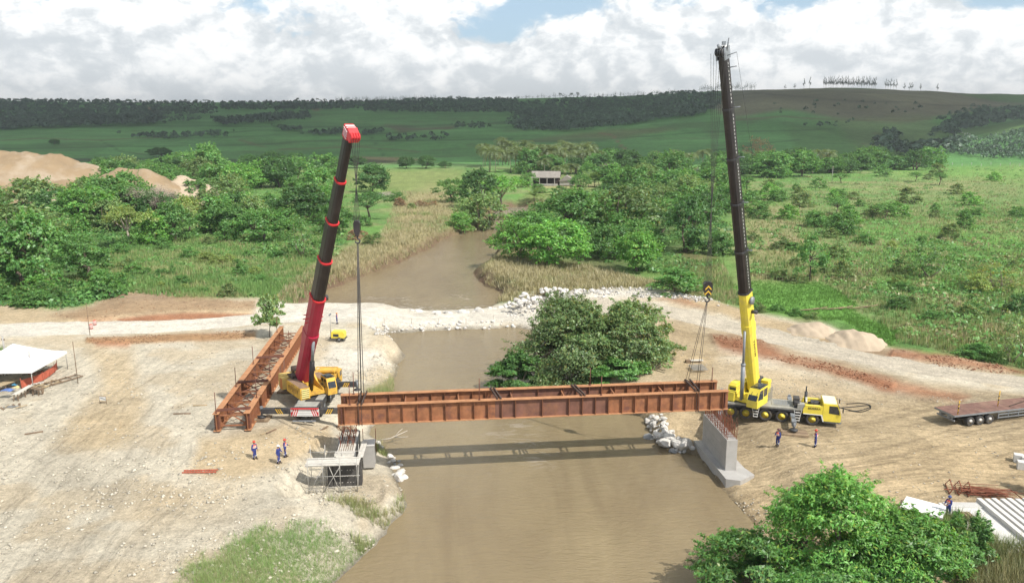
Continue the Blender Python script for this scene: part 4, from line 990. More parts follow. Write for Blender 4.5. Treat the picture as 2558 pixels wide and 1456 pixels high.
b = MB(MU); b.tube([(-2.7, -.7, 3.2), (-2.7, .7, 3.2)], .48, 16); b.tube([(-3.7, -.7, 3.35), (-3.7, .7, 3.35)], .4, 16); b.tube([(-1.5, -1.5, 3.1), (-2.4, -1.2, 3.3), (-3.0, -1.5, 3.1)], .1, 6); b.box((-2.2, -1.2, 3.05), (1.2, .6, .35)); b.box((-3.3, 1.3, 3.2), (1, .8, .5)); b.build('winch_drum', IRON, rcn)
b = MB(MU); b.box((-1.2, 1.5, 2.35), (2.4, 1.1, 1.0)); b.build('tank_box', YEL2, rcn)
MB(MU).box((-1.2, 1.5, 2.87), (2.3, 1.0, .04)).build('tank_top', MATS['brown_deck'], rcn)
cab(rcn, MU @ Matrix.Translation((1.45, 1.45, 1.65)), 1.9, 1.05, 1.85, YEL2, .42)
bm_r, dr_, ur_, kr_ = boom(rcn, foot_r, tip_r, (742, 648, 552, 450), 1.32, .76, REDP, REDB)
cyl0 = P(776, 978, 80.9); cmid = foot_r.lerp(tip_r, t_at_y(foot_r, tip_r, 838)); cyl1 = cmid - ur_ * .8
Mi = mat4(rcn).inverted()
b = MB(Mi); b.tube([cyl0, cyl0.lerp(cyl1, .60)], .27, 12); o = b.build('luffing_cylinder', BLK, rcn)
b = MB(Mi); b.tube([cyl0.lerp(cyl1, .60), cyl1], .17, 12); b.build('piston_rod', GREYM, o)
rr = dr_.cross(ur_).normalized()
b = MB(Mi); b.extr(oct_(1.40, 1.68), cmid - dr_ * .9, cmid + dr_ * .5, ur_, poly2=oct_(1.40, 2.0)); b.build('cylinder_bracket', REDP, bm_r)
b = MB(Mi)
for q in (.7, .75): 
    c = foot_r.lerp(tip_r, kr_[1] * q); b.tube([c + rr * .95, c - rr * .95], .06, 6); b.tube([c + rr * .95 + ur_ * .6, c - rr * .95 + ur_ * .6], .05, 6)
b.tube([foot_r.lerp(tip_r, kr_[1] * .3) - rr * .78, foot_r.lerp(tip_r, kr_[1]) - rr * .8], .05, 6); b.build('boom_fittings', REDB, bm_r)
ce = foot_r.lerp(tip_r, kr_[1]); s_ = 1 if rr.x > 0 else -1
b = MB(Mi); b.tube([ce - dr_ * .2 + rr * s_ * .7, ce - dr_ * .2 + rr * s_ * 1.0], .3, 12); b.build('work_lamp', CHAR, bm_r)
# head: red box with white stripes
b = MB(Mi); b.extr(oct_(.92, 1.05), tip_r - dr_ * .2, tip_r + dr_ * .9, ur_); b.extr([(-.44, -.85), (.44, -.85), (.44, .25), (-.44, .25)], tip_r + dr_ * .3 - ur_ * .3, tip_r + dr_ * .95 - ur_ * .55, ur_); hh = b.build('boom_head', REDB, rcn)
for k in range(4):
    for s in (-1, 1):
        b = MB(Mi); o_ = tip_r + dr_ * (0 + .22 * k) + rr * s * .48; b.beam(o_ - ur_ * .5, o_ + ur_ * .3 + dr_ * .12, .02, .09, 0, rr); b.build('white_stripe', WHITEP, hh)
for k in range(3):
    b = MB(Mi); o_ = tip_r + dr_ * .915 + ur_ * (-.45 + .33 * k); b.beam(o_ - rr * .42, o_ + rr * .42, .16, .02, 0, dr_); b.build('white_stripe', WHITEP, hh)
for k in range(4):
    b = MB(Mi); c = tip_r + dr_ * .55 - ur_ * 1.05 + rr * (-.36 + .24 * k); b.tube([c - rr * .06, c + rr * .06], .36, 14); b.build('sheave', REDB, hh)
hk_r = P(892, 572, tip_r.y - .95)
tops = [tip_r + dr_ * .5 - ur_ * 1.35 + rr * (-.4 + .2 * k) for k in range(5)]
bots = [hk_r + Vector((-.3 + .15 * k, 0, .8)) for k in range(5)]
ropes(rcn, tops, bots, .020)
hook_block('hook_block', 'slim charcoal hook block hanging from the red boom on long ropes', hk_r, 1.5, .55, False, 0)
sling('pair of long lifting slings under the red boom hook', hk_r + Vector((0, 0, -1.2)), .055, .14, .034)
# ================================================================== piers, scaffold, stones
CONC = mat('concrete', (.40, .385, .36), .85, 0, .10, .9, .15, 12, dirt=(.30, .28, .25, .45))
CONC_W = mat('concrete_pale', (.60, .585, .55), .85, 0, .08, 1.2, .1, 15, dirt=(.45, .42, .37, .4))
FORM = mat('formwork_dark', (.075, .07, .065), .7, 0, .25, 2.0, .2, 10)
TUBE = mat('galvanised_tube', (.42, .40, .36), .55, .3, .15, 3)
REBAR = mat('rebar_rust', (.22, .075, .04), .85, 0, .3, 4)
BOARD = mat('bleached_board', (.56, .53, .47), .9, 0, .15, 3.0, .15, 20)
# right pier
pr = thing('bridge_pier', 'bare grey concrete bridge pier with rusty rebar on the right bank', 'pier', (20.35, 71.8, -1.5), R(4.2), 'bridge piers')
b = MB(); b.prism([(-.52, -3.55), (.52, -3.55), (.52, 3.4), (-.52, 3.4)], 0, 3.02, 'z'); b.build('wall', CONC, pr)
b = MB(); b.prism([(-1.05, -5.3), (.15, -5.75), (1.9, -4.6), (1.5, -3.0), (1.3, 3.8), (-1.3, 3.8)], -1.3, 0, 'z'); b.build('footing', CONC, pr)
b = MB(); 
for x in (-.524, .524): 
    for z in (1.0, 2.0): b.box((x, -.1, z), (.004, 6.6, .02))
b.build('form_seam', mat('seam_grey', (.25, .24, .22), .9), pr)
rr_ = random.Random(5)
def bar(b, x, y, z, h, lean=.1):
    b.tube([(x, y, z), (x + rr_.uniform(-lean, lean) * .5, y + rr_.uniform(-lean, lean) * .5, z + h * .6), (x + rr_.uniform(-lean, lean) * 1.5, y + rr_.uniform(-lean, lean) * 1.5, z + h)], .024, 5)
b = MB()
for i in range(34):
    y = -3.35 + i * .2
    for x in (-.42, .42):
        if rr_.random() < .93: bar(b, x + rr_.uniform(-.04, .04), y, 3.0, rr_.uniform(1.3, 2.1), .12)
    if i % 3 == 0: b.tube([(-.45, y, 3.3), (.45, y, 3.32)], .02, 5)
for z in (3.25, 3.6): 
    for x in (-.42, .42): b.tube([(x, -3.3, z), (x, 3.3, z)], .02, 5)
tag(b.build('rebar', REBAR, pr), kind='stuff')
# left pier
pl = thing('bridge_pier', 'half cast left bridge pier in dark formwork inside the scaffold', 'pier', (-15.45, 68.6, -1.75), R(6.2), 'bridge piers')
MB().box((0, .05, 1.4), (1.6, 6.7, 2.8)).build('wall', CONC_W, pl)
b = MB(); b.box((0, -3.36, 1.35), (2.0, .1, 2.7)); f = b.build('formwork_panel', FORM, pl)
b = MB()
for z in (.5, 1.1, 1.7, 2.3):
    for k in range(7):
        if (k + int(z * 3)) % 4: b.box((-.75 + k * .25, -3.42, z), (.09, .03, .05))
tag(b.build('tie_bolts', BOARD, f), kind='stuff')
for x in (-1.0, 1.0):
    b = MB(); b.box((x * 1.28, -2.9, 1.2), (.45, 1.0, 2.4)); b.build('formwork_panel', FORM, pl)
    for k in range(4): MB().box((x * .86, -.1 + k * .0 + (k - 1.5) * 1.65, 1.45), (.06, 1.6, 2.7)).build('formwork_panel', FORM if k % 2 else GREYM, pl)
b = MB(); b.box((0, -1.4, 2.86), (1.5, 3.6, .1)); b.box((0, 2.0, 2.84), (1.45, 2.6, .08)); b.build('top_cover', BOARD, pl)
for k in range(7): MB().beam((-.6 + k * .2, -3.0, 2.94), (-.6 + k * .2, 3.2, 2.93), .05, .05).build('batten', SLEEP, pl)
b = MB(); b.box((0, -2.6, 2.95), (1.75, .9, .12)); b.box((0, -3.0, 3.0), (1.75, .12, .3)); b.build('end_board', BOARD, pl)
b = MB()
for i in range(11):
    for x in (-.55, .1, .6): bar(b, x, -1.0 + i * .4, 2.8, rr_.uniform(.9, 1.7), .25)
tag(b.build('rebar', REBAR, pl), kind='stuff')
b = MB(); b.box((.9, .2, 1.2), (.9, 1.3, 2.1)); 
blk = thing('concrete_block', 'pale concrete block beside the left pier above the rocky bank', 'concrete block', (-13.6, 69.3, -1.4), R(6))
MB().box((0, 0, 1.1), (1.05, 1.4, 2.2)).build('column', CONC, blk); MB().box((0, 0, 2.24), (1.15, 1.5, .1)).build('cap_board', CONC_W, blk)
for s in (-.6, .6): MB().tube([(s, .7, 1.0), (s, .7, 3.4)], .035, 6).build('stake', REBAR, blk)
sc = thing('scaffold', 'tubular steel scaffold with plank deck round the left pier', 'scaffold', (-15.8, 65.0, -1.8), R(4))
xs_, ys_ = (-2.3, -1.0, .5, 2.0), (-1.1, .45)
for x in xs_:
    for y in ys_: MB().tube([(x, y, -.15), (x + .03, y, 4.1 if y > 0 else 3.5)], .032, 6).build('standard', TUBE, sc)
for y in ys_:
    for z in (.7, 1.75, 2.75, 3.4): MB().tube([(-2.5, y, z), (2.25, y, z + .03)], .03, 6).build('ledger', TUBE, sc)
for x in xs_: MB().tube([(x, -1.3, 2.72), (x, 3.0 if x > 1.5 else .8, 2.72)], .03, 6).build('transom', TUBE, sc)
for a_, b_ in (((-2.3, -1.12, .1), (-1.0, -1.12, 2.6)), ((.5, -1.12, .1), (-.4, -1.12, 2.7)), ((2.0, -1.12, .2), (2.0, .45, 2.6)), ((-1.0, -1.12, .2), (.5, -1.12, 2.6))): MB().tube([a_, b_], .03, 6).build('brace', TUBE, sc)
for k in range(6): MB().box((-.15, -1.0 + k * .27, 2.82 + .01 * (k % 2)), (4.7, .25, .05)).build('deck_board', BOARD, sc)
for k in range(4): MB().box((2.0 + .27 * (k % 2), 1.3 + 1.9 * (k // 2), 2.85), (.25, 1.9, .05)).build('deck_board', BOARD, sc)
for x in (-2.0, .9): 
    b = MB(); b.box((x, -1.15, .55), (.9, .06, .06)); b.tube([(x - .45, -1.15, 0), (x - .45, -1.15, .55)], .03, 6); b.tube([(x + .45, -1.15, 0), (x + .45, -1.15, .55)], .03, 6); b.build('trestle', TUBE, sc)
br_ = thing('dead_branch', 'bare pale dead branch lying over the water beside the left pier', 'branch', G(945, 1100, -2.3))
b = MB(); q = lambda x, y, z: G(x, y, z) - G(945, 1100, -2.3)
b.tube([q(945, 1100, -2.2), q(975, 1095, -1.9), q(990, 1088, -1.7), q(1018, 1075, -1.3)], [.09, .08, .07, .03], 6); b.tube([q(985, 1091, -1.8), q(1002, 1092, -1.6), q(1020, 1090, -1.5)], [.06, .05, .02], 6); b.tube([q(988, 1088, -1.7), q(996, 1078, -1.4), q(1006, 1070, -1.1)], [.05, .04, .02], 6)
b.build('limb', mat('bleached_wood', (.50, .44, .36), .9, 0, .15, 4), br_)

# ---- stones
STONE_W = mat('white_stone', (.60, .575, .53), .9, 0, .14, 1.6, .5, 6, dirt=(.42, .37, .30, .5))
STONE_G = mat('grey_stone', (.27, .27, .265), .9, 0, .2, 1.6, .5, 6)
def rock_mesh(seed):
    import bmesh
    bm = bmesh.new(); bmesh.ops.create_icosphere(bm, subdivisions=2, radius=1); r = random.Random(seed)
    pl_ = [(Vector((r.gauss(0, 1), r.gauss(0, 1), r.gauss(0, 1))).normalized(), r.uniform(.55, .85)) for _ in range(9)]
    for v in bm.verts:
        for n_, d_ in pl_:
            e = v.co.dot(n_) - d_
            if e > 0: v.co -= n_ * e
        v.co *= 1 + r.uniform(-.04, .04); v.co.z *= .8
    me = bpy.data.meshes.new('boulder'); bm.to_mesh(me); bm.free(); return me
ROCKS = [rock_mesh(k) for k in range(6)]
for me in ROCKS: me.materials.append(STONE_W)
def boulder(p, s, label, group, m=None, k=None):
    o = bpy.data.objects.new('boulder', ROCKS[random.randrange(6) if k is None else k]); link(o)
    o.location = (p.x, p.y, p.z + s * .32); o.scale = (s * random.uniform(.8, 1.25), s * random.uniform(.8, 1.2), s * random.uniform(.7, 1.1)); o.rotation_euler = (random.uniform(-.4, .4), random.uniform(-.4, .4), random.uniform(0, 6.3))
    if m: o.material_slots[0].link = 'OBJECT'; o.material_slots[0].material = m
    return tag(o, label, 'boulder', group)
def in_poly(n, poly, seed):
    r = random.Random(seed); xs = [p[0] for p in poly]; ys2 = [p[1] for p in poly]; out = []
    while len(out) < n:
        c = np.array([[r.uniform(min(xs), max(xs)), r.uniform(min(ys2), max(ys2))] for _ in range(200)])
        k = sdf(c[:, 0], c[:, 1], poly) < 0
        out += [tuple(q) for q in c[k]]
    return out[:n]
for x, y, s, m, lab in ((1662, 1115, .95, None, 'big white boulder at the foot of the riprap, left of two'), (1711, 1118, 1.05, None, 'big white boulder nearest the grey pier footing'), (1682, 1134, .62, STONE_G, 'flat grey boulder at the water edge below two white ones'),
                        (1618, 1100, .75, STONE_G, 'grey boulder half in water at the left foot of the riprap'), (1690, 1112, .7, None, 'white boulder wedged between the two biggest ones')):
    boulder(GT(x, y), s, lab, None, m)
pts = in_poly(64, [(1606, 1045), (1655, 1036), (1668, 1060), (1690, 1090), (1655, 1110), (1625, 1100), (1610, 1080)], 3) + in_poly(26, [(1660, 1075), (1700, 1085), (1735, 1125), (1700, 1135), (1665, 1120)], 33)
for x, y in pts: boulder(GT(x, y), random.uniform(.18, .46), 'white broken boulder in the riprap heap left of the grey pier', 'riprap boulders beside the right pier')
pts = in_poly(26, [(935, 1105), (1000, 1150), (1025, 1200), (1000, 1210), (960, 1140)], 4)
for x, y in pts: boulder(GT(x - 6, y - 4), random.uniform(.2, .5), 'rough stone at the left water edge beside the scaffold', 'stones along the left water edge', STONE_G if random.random() < .15 else None)
for i in range(30):
    x = 815 + i * 15.5 + random.uniform(-5, 5); p = G(x, 786 - max(0, x - 1150) * .12 + random.uniform(-3, 2), -1.9)
    boulder(p, random.uniform(.45, 1.05), 'white boulder along the upstream edge of the causeway', 'boulders along the upstream causeway edge')
pts = in_poly(70, [(925, 812), (1290, 800), (1290, 822), (1100, 826), (935, 836)], 5)
for x, y in pts: p = GT(x, y); boulder(p, random.uniform(.15, .42), 'white stone on the downstream slope of the causeway', 'stones on the downstream causeway slope')
pts = in_poly(90, [(1262, 762), (1300, 740), (1350, 726), (1480, 722), (1560, 730), (1440, 748), (1330, 772)], 6)
for x, y in pts: boulder(G(x, y, -.1), random.uniform(.2, .7), 'white rubble stone on the berm where the causeway meets the right bank', 'rubble stones at the right end of the causeway')
# loose stones too many to count
def stone_field(name, polys, n, s0, s1, m, seed, colv, label, zz=None):
    r = np.random.default_rng(seed); V = []; Fc = []; C = []
    base = np.array([[1, 0, 0], [-.5, .87, 0], [-.5, -.87, 0], [.3, .2, .8], [0, 0, -.6], [.4, .9, .3], [-.9, .1, .35]], float)
    tri = np.array([[0, 5, 3], [5, 1, 3], [1, 6, 3], [6, 2, 3], [2, 0, 3], [0, 4, 5], [5, 4, 1], [1, 4, 6], [6, 4, 2], [2, 4, 0]])
    w = [p[1] for p in polys]; tot = sum(w); P_ = []
    for (pl_, ww) in polys: P_ += in_poly(int(n * ww / tot), pl_, seed + len(P_))
    P_ = np.array(P_); d0 = np.stack([ray(x, y) for x, y in P_]); t = -CAM_H / d0[:, 2]; X = d0[:, 0] * t; Y = d0[:, 1] * t
    Z_, D_ = ground_z(X, Y, True)[:2]; ok = (D_ > .1) & (fbm(X / 3.5, Y / 3.5, 4, seed + 50) + r.normal(0, .05, len(X)) > .46); X, Y, Z_ = X[ok], Y[ok], Z_[ok]; N = len(X)
    s = s0 + (s1 - s0) * r.random(N) ** 3; a = r.random(N) * 6.28
    vb = base[None] * (1 + r.uniform(-.35, .35, (N, 7, 3))) * s[:, None, None]
    ca, sa = np.cos(a)[:, None], np.sin(a)[:, None]
    vx = vb[..., 0] * ca - vb[..., 1] * sa; vy = vb[..., 0] * sa + vb[..., 1] * ca
    V = np.stack([vx + X[:, None], vy + Y[:, None], vb[..., 2] * .8 + Z_[:, None] + s[:, None] * .15], -1).reshape(-1, 3)
    Fc = (tri[None] + (np.arange(N) * 7)[:, None, None]).reshape(-1, 3)
    cl = np.repeat(np.asarray(colv)[None] * r.uniform(.6, 1.15, (N, 1)), 7, 0)
    return tag(mesh_np(name, V, Fc, m, col=cl), label, None, None, 'stuff')
def attr_mat(name, rough=.9, trans=0.0):
    m = bpy.data.materials.new(name); m.use_nodes = True; t = NT(m.node_tree); b = t.n['Principled BSDF']
    a = t.node('ShaderNodeVertexColor', layer_name='Col'); t.link(a.outputs[0], b.inputs['Base Color']); b.inputs['Roughness'].default_value = rough; b.inputs['Specular IOR Level'].default_value = .2
    return m
M_ATTR = attr_mat('loose_stone')
stone_field('gravel', [([(-50, 880), (500, 850), (830, 860), (980, 900), (960, 960), (860, 1050), (700, 1200), (500, 1290), (-50, 1300)], 3.0), ([(-50, 1180), (780, 1120), (960, 1210), (1020, 1200), (980, 1330), (880, 1420), (-50, 1456)], 3.2),
    ([(770, 1130), (1010, 1150), (1015, 1260), (940, 1330), (800, 1290)], 2.2), ([(800, 860), (990, 870), (1000, 900), (960, 950), (820, 930)], 2.0)], 10000, .04, .20, M_ATTR, 11, (.57, .52, .42), 'pale loose stones scattered over the left work ground')
stone_field('gravel', [([(1700, 870), (1980, 920), (2300, 985), (2558, 1010), (2100, 1010), (1700, 985)], 3), ([(1850, 1050), (2558, 1060), (2558, 1250), (1950, 1230)], .6), ([(1800, 1180), (1900, 1200), (1990, 1300), (1900, 1330)], .8)], 3000, .02, .14, M_ATTR, 12, (.55, .49, .39), 'pale loose stones scattered over the right work ground')
stone_field('soil_clods', [([(1780, 838), (1900, 850), (1960, 880), (2110, 920), (2240, 955), (2230, 972), (2100, 938), (1950, 905), (1800, 872)], 3), ([(2230, 872), (2380, 888), (2500, 912), (2558, 930), (2500, 928), (2350, 912)], 1)], 3000, .04, .17, M_ATTR, 13, (.32, .15, .085), 'red soil clods along the berm right of the yellow boom')
stone_field('soil_clods', [([(215, 845), (400, 837), (640, 827), (640, 846), (300, 860), (215, 856)], 3), ([(300, 722), (425, 716), (520, 742), (640, 748), (640, 776), (400, 782), (200, 800), (120, 790)], 1.5)], 2600, .04, .18, M_ATTR, 14, (.38, .24, .14), 'orange brown soil clods along the berm left of the girders')
stone_field('rubble', [([(1255, 768), (1300, 736), (1350, 722), (1500, 717), (1640, 722), (1790, 752), (1900, 795), (1700, 748), (1560, 740), (1440, 750), (1330, 776)], 3), ([(925, 808), (1290, 796), (1290, 822), (1100, 827), (935, 838)], 1.5)], 2600, .1, .42, M_ATTR, 15, (.62, .59, .54), 'white broken rubble round the causeway and its right end')

# ================================================================== site things
# tent
TENTM = mat('tent_fabric', (.80, .80, .79), .7, 0, .04, .4)
tn = thing('party_tent', 'white pyramid tent standing over the dark work area at the left', 'tent', (-60.7, 91.2, -.1), R(3))
n_ = 9; vs = []; fs = []
for i in range(n_):
    for j in range(n_):
        u, v = i / (n_ - 1) * 2 - 1, j / (n_ - 1) * 2 - 1; r_ = max(abs(u), abs(v)); ri = abs(abs(u) - abs(v))
        vs.append((u * 4.1, v * 4.1, 2.35 + 2.2 * (1 - r_) ** 1.25 - .10 * r_ * (1 - r_) * 4 * (ri)))
for i in range(n_ - 1):
    for j in range(n_ - 1): fs.append((i * n_ + j, (i + 1) * n_ + j, (i + 1) * n_ + j + 1, i * n_ + j + 1))
b = MB(); b.add(vs, fs, 0, True)
for k in range(4):
    a0 = k * math.pi / 2; c, s = math.cos(a0), math.sin(a0); rot = lambda x, y: (x * c - y * s, x * s + y * c)
    b.add([(*rot(4.1, -4.1), 2.35), (*rot(4.1, 4.1), 2.35), (*rot(4.12, 4.12), 2.05), (*rot(4.12, -4.12), 2.05)], [(0, 1, 2, 3)])
cn = b.build('canopy', TENTM, tn); 
for sx in (-4, 4):
    for sy in (-4, 4): MB().tube([(sx, sy, 0), (sx, sy, 2.35)], .05, 8).build('pole', TUBE, tn)
for k in range(4):
    MB().beam(((-4, -4), (4, -4), (4, 4), (-4, 4))[k] + (2.3,), ((4, -4), (4, 4), (-4, 4), (-4, -4))[k] + (2.3,), .05, .05).build('eave_bar', TUBE, tn)
def post(label, x, y, h, r, m, cat='post', cross=None, group=None):
    p = GT(x, y); t = thing('wooden_post' if cat == 'post' else 'utility_pole', label, cat, p, 0, group)
    MB().tube([(0, 0, -.2), (-.05, 0, h)], [r, r * .8], 8).build('pole', m, t)
    if cross: 
        for zc in cross: MB().box((0, 0, zc), (.7, .08, .1)).build('crossarm', m, t)
    return t
p = G(95, 972, 0)
t = thing('utility_pole', 'pale concrete pole with small brackets in front of the white tent', 'pole', G(82, 953, -.05)); MB().tube([(0, 0, -.2), (0, 0, 3.8)], [.13, .08], 10).build('pole', CONC, t)
for z in (2.4, 2.6): MB().box((.25, 0, z), (.6, .08, .08)).build('bracket', TUBE, t)
MB().tube([(0, 0, 3.8), (-.02, 0, 4.3)], .03, 6).build('spike', TUBE, t)
post('tall thin wooden post right of the white tent', 195, 957, 5.2, .05, SLEEP)
post('thin wooden post behind the white tent by the road', 225, 838, 5.0, .05, SLEEP)
post('short wooden post left of the laid girders', 605, 930, 2.2, .05, SLEEP) if False else None
# mesh fence, frames and benches by the tent
ORF = mat('orange_mesh', (.48, .12, .07), .8, 0, .2, 3); REDW = mat('red_timber', (.36, .10, .06), .85, 0, .25, 3)
fe = thing('mesh_fence', 'sagging red mesh barrier along the right side of the tent', 'fence', (-57.4, 88.6, 0), 0)
pp = [(-.6, -1.0, 0), (0, .4, .1), (.3, 1.8, .05), (.2, 3.4, .1), (-.1, 5.0, .1), (-.6, 6.4, .05)]
b = MB()
for a_, c_ in zip(pp[:-1], pp[1:]): b.add([a_, c_, (c_[0], c_[1], 1.0), (a_[0], a_[1], .95)], [(0, 1, 2, 3)])
b.build('mesh', ORF, fe)
for q in pp: MB().tube([(q[0], q[1], -.1), (q[0], q[1], 1.25)], .035, 6).build('stake', REDW, fe)
for k, (x, y, w_, l_, a_, lab) in enumerate(((-55.7, 88.4, 1.1, 3.6, -.25, 'tan timber frame lying nearest the mesh barrier'), (-54.6, 90.4, 1.2, 4.2, -.5, 'brown timber frame lying outermost right of the tent'), (-55.4, 86.6, 1.0, 2.6, .5, 'dark timber frame lying below the mesh barrier'))):
    t = thing('timber_frame', lab, 'frame', (x, y, gz(x, y) + .08), a_, 'timber frames by the tent'); m = (TIMBER, SLEEP, SLEEP)[k]  # open timber frame lying flat: two rails and crosspieces
    for s in (-w_ / 2, w_ / 2): MB().box((s, 0, .08), (.12, l_, .12)).build('rail', m, t)
    for j in range(4): MB().box((0, -l_ / 2 + .3 + j * (l_ - .6) / 3, .2), (w_, .12, .06)).build('crosspiece', m, t)
def bench(label, a, c, z, wd, m, legs=True, group='timber workbenches by the tent'):
    a, c = Vector(a), Vector(c); d = c - a; L = d.length; mid = (a + c) / 2; g0 = gz(mid.x, mid.y)
    t = thing('workbench', label, 'workbench', (mid.x, mid.y, g0), math.atan2(d.y, d.x), group)
    for k in range(3): MB().box((0, (k - 1) * wd / 3, z), (L, wd / 3 - .02, .06)).build('plank', m, t)
    for s in (-L * .42, 0, L * .42):
        for e in (-1, 1): MB().beam((s - .12, e * wd * .45, 0), (s, e * wd * .3, z - .03), .08, .08).build('leg', SLEEP, t)
    MB().beam((-L * .42, 0, z * .35), (L * .42, 0, z * .35), .07, .07).build('stretcher', SLEEP, t)
    return t
bench('long pale workbench standing in front of the tent', G(38, 1000, 0), G(80, 976, 0), .85, .6, BOARD)
bench('tan workbench with rags at the left edge in front of the tent', G(-25, 985, 0), G(42, 962, 0), .8, 1.2, TIMBER)
bench('tan plank bench under the left side of the tent', G(-25, 955, 0), G(18, 935, 0), .8, .5, TIMBER)
bench('small grey bench at the right end of the long pale one', G(70, 978, 0), G(105, 985, 0), .7, .5, SLEEP)
def heap(name, label, cat, p, mats, seed, sizes, spread, n):
    r = random.Random(seed); t = thing(name, label, cat, p)
    for k in range(n):
        b = MB(); x, y = r.gauss(0, spread), r.gauss(0, spread * .6)
        M_ = Matrix.Translation((x, y, .04 + .08 * (k % 3))) @ Matrix.Rotation(r.uniform(0, 3.1), 4, 'Z'); b.M = M_
        b.box((0, 0, 0), tuple(s_ * r.uniform(.6, 1.3) for s_ in sizes)); b.build('piece', mats[k % len(mats)], t)
    return t
BLUE = mat('blue_cloth', (.10, .17, .40), .9, 0, .3, 4)
def cloth(label, p, m, w_, seed):
    n = 7; r = random.Random(seed); vs = [(i / (n - 1) * w_ - w_ / 2 + r.uniform(-.04, .04), j / (n - 1) * w_ * .7 - w_ * .35 + r.uniform(-.04, .04), max(.02, .18 * r.random() * (1 - abs(i - 3) / 3.2) + .02)) for i in range(n) for j in range(n)]
    b = MB(); b.add(vs, [(i * n + j, (i + 1) * n + j, (i + 1) * n + j + 1, i * n + j + 1) for i in range(n - 1) for j in range(n - 1)], 0, True)
    o = b.build('crumpled_cloth', m); o.location = p; return tag(o, label, 'cloth')
q = G(18, 975, .83); cloth('crumpled blue cloth on the tan workbench', q, BLUE, 1.3, 1); q = G(34, 962, .83); cloth('small teal cloth at the back of the tan workbench', q, mat('teal_cloth', (.05, .2, .32), .9), .7, 2); q = G(40, 968, .83); cloth('yellowish white cloth on the right of the tan workbench', q, mat('cream_cloth', (.62, .50, .22), .9), .7, 3)
heap('scrap_timber', 'loose scrap timber heaped beside the concrete pole', 'scrap timber', GT(88, 962), (TIMBER, SLEEP, BOARD), 4, (1.1, .15, .08), .8, 14)
heap('scrap_timber', 'broken boards lying below the long pale workbench', 'scrap timber', GT(28, 1018), (SLEEP, GREYM, TIMBER), 5, (.9, .2, .05), .6, 8)
heap('scrap_timber', 'short boards scattered under the tent canopy', 'scrap timber', G(60, 930, 0), (REDW, SLEEP, TIMBER), 8, (1.4, .15, .08), 1.6, 16)
# small barrier sign
p = GT(258, 1008); t = thing('barrier_sign', 'small white barrier board on legs alone on the track', 'sign', p, R(-12))
MB().box((0, 0, .62), (.85, .04, .42)).build('panel', WHITEP, t)
for s in (-.42, .42): MB().tube([(s, 0, 0), (s, 0, .86)], .03, 6).build('leg', SLEEP, t)
MB().box((0, 0, .18), (.8, .05, .05)).build('rail', SLEEP, t); MB().box((0, 0, .86), (.88, .05, .04)).build('rail', SLEEP, t); MB().beam((-.3, -.03, .7), (.35, -.03, .55), .02, .08).build('stripe', GREYM, t)
# red lattice piece on the ground
p = GT(500, 1180); t = thing('steel_lattice', 'red ladder like rebar lattice lying on the pale ground', 'rebar lattice', (p.x, p.y, p.z + .05), R(2)); RL = mat('red_primer', (.42, .12, .07), .8, 0, .2, 3)
for y in (-.22, .22): MB().beam((-1.5, y, .08), (1.5, y + (.05 if y > 0 else 0), .08), .07, .10).build('rail', RL, t)
for k in range(12): MB().beam((-1.35 + k * .24, -.22, .1), (-1.25 + k * .24, .24, .1), .05, .05).build('rung', RL, t)
# drums by the road
for k, (x, y, lab) in enumerate(((228, 822, 'red and white traffic drum by the road, left one'), (237, 812, 'red and white traffic drum by the road, right one'))):
    p = GT(x, y); t = thing('traffic_drum', lab, 'traffic drum', p, 0, 'traffic drums by the road'); t.scale = (.72,) * 3; MB().lathe([(.38, 0), (.36, 1.05), (.30, 1.1)], 14).build('barrel', mat('drum_red', (.55, .10, .05), .6), t)
    for z in (.35, .75): MB().lathe([(.383, z), (.376, z + .18)], 14).build('white_band', WHITEP, t)
# lighting tower / compressor
p = GT(846, 851); t = thing('mobile_generator', 'small yellow trailer generator with a light mast by the causeway', 'generator', p, R(-4))
b = MB(); b.prism([(-.9, .55), (1.0, .55), (1.0, 1.25), (.8, 1.5), (-.8, 1.5), (-.9, 1.3)], -.6, .6, 'y'); b.build('canopy', YEL, t); MB().box((0, 0, .48), (2.3, 1.1, .14)).build('chassis', CHAR, t); MB().box((-.2, -.61, .95), (.8, .02, .4)).build('grille', CHAR, t)
for s in (-.68, .68): wheel(t, (.25, s, .33), .33, .22, GREYM, -1 if s < 0 else 1)
MB().tube([(-1.1, 0, .4), (-1.1, 0, 3.8)], [.07, .045], 8).build('mast', TUBE, t); MB().beam((-1.1, 0, .5), (-1.9, 0, .4), .08, .08).build('drawbar', CHAR, t)
for s in (-.25, .25): MB().box((-1.1, s, 3.85), (.12, .34, .22)).build('lamp', GREYM, t)
# trailer at the right edge
DECKW = mat('deck_timber', (.20, .11, .085), .85, 0, .3, 1.0, .3, 18, dirt=(.33, .22, .15, .5))
w0_, w1_ = G(2423, 1064.5), G(2470, 1059); hd2 = (w1_ - w0_).normalized(); n2_ = Vector((-hd2.y, hd2.x, 0)); o2 = w0_ + n2_ * 1.25
tr = thing('flatbed_trailer', 'empty flatbed trailer with dark timber deck at the right edge', 'trailer', (o2.x, o2.y, 0), math.atan2(hd2.y, hd2.x))
L0, L1 = -2.2, 11.2
for k in range(34): MB().box((L0 + .2 + k * .395, 0, 1.38), (.375, 2.56, .06 + .012 * (k % 3))).build('deck_plank', DECKW, tr)
b = MB()
for s in (-1.3, 1.3): b.box(((L0 + L1) / 2, s, 1.30), (L1 - L0, .07, .16))
for s in (-.5, .5): b.box(((L0 + L1) / 2, s, 1.05), (L1 - L0, .16, .42))
b.box((L0 + .05, 0, 1.3), (.1, 2.6, .18))
for k in range(12): b.box((L0 + .6 + k * 1.1, 0, 1.25), (.1, 2.5, .1))
b.build('frame', GREYM, tr)
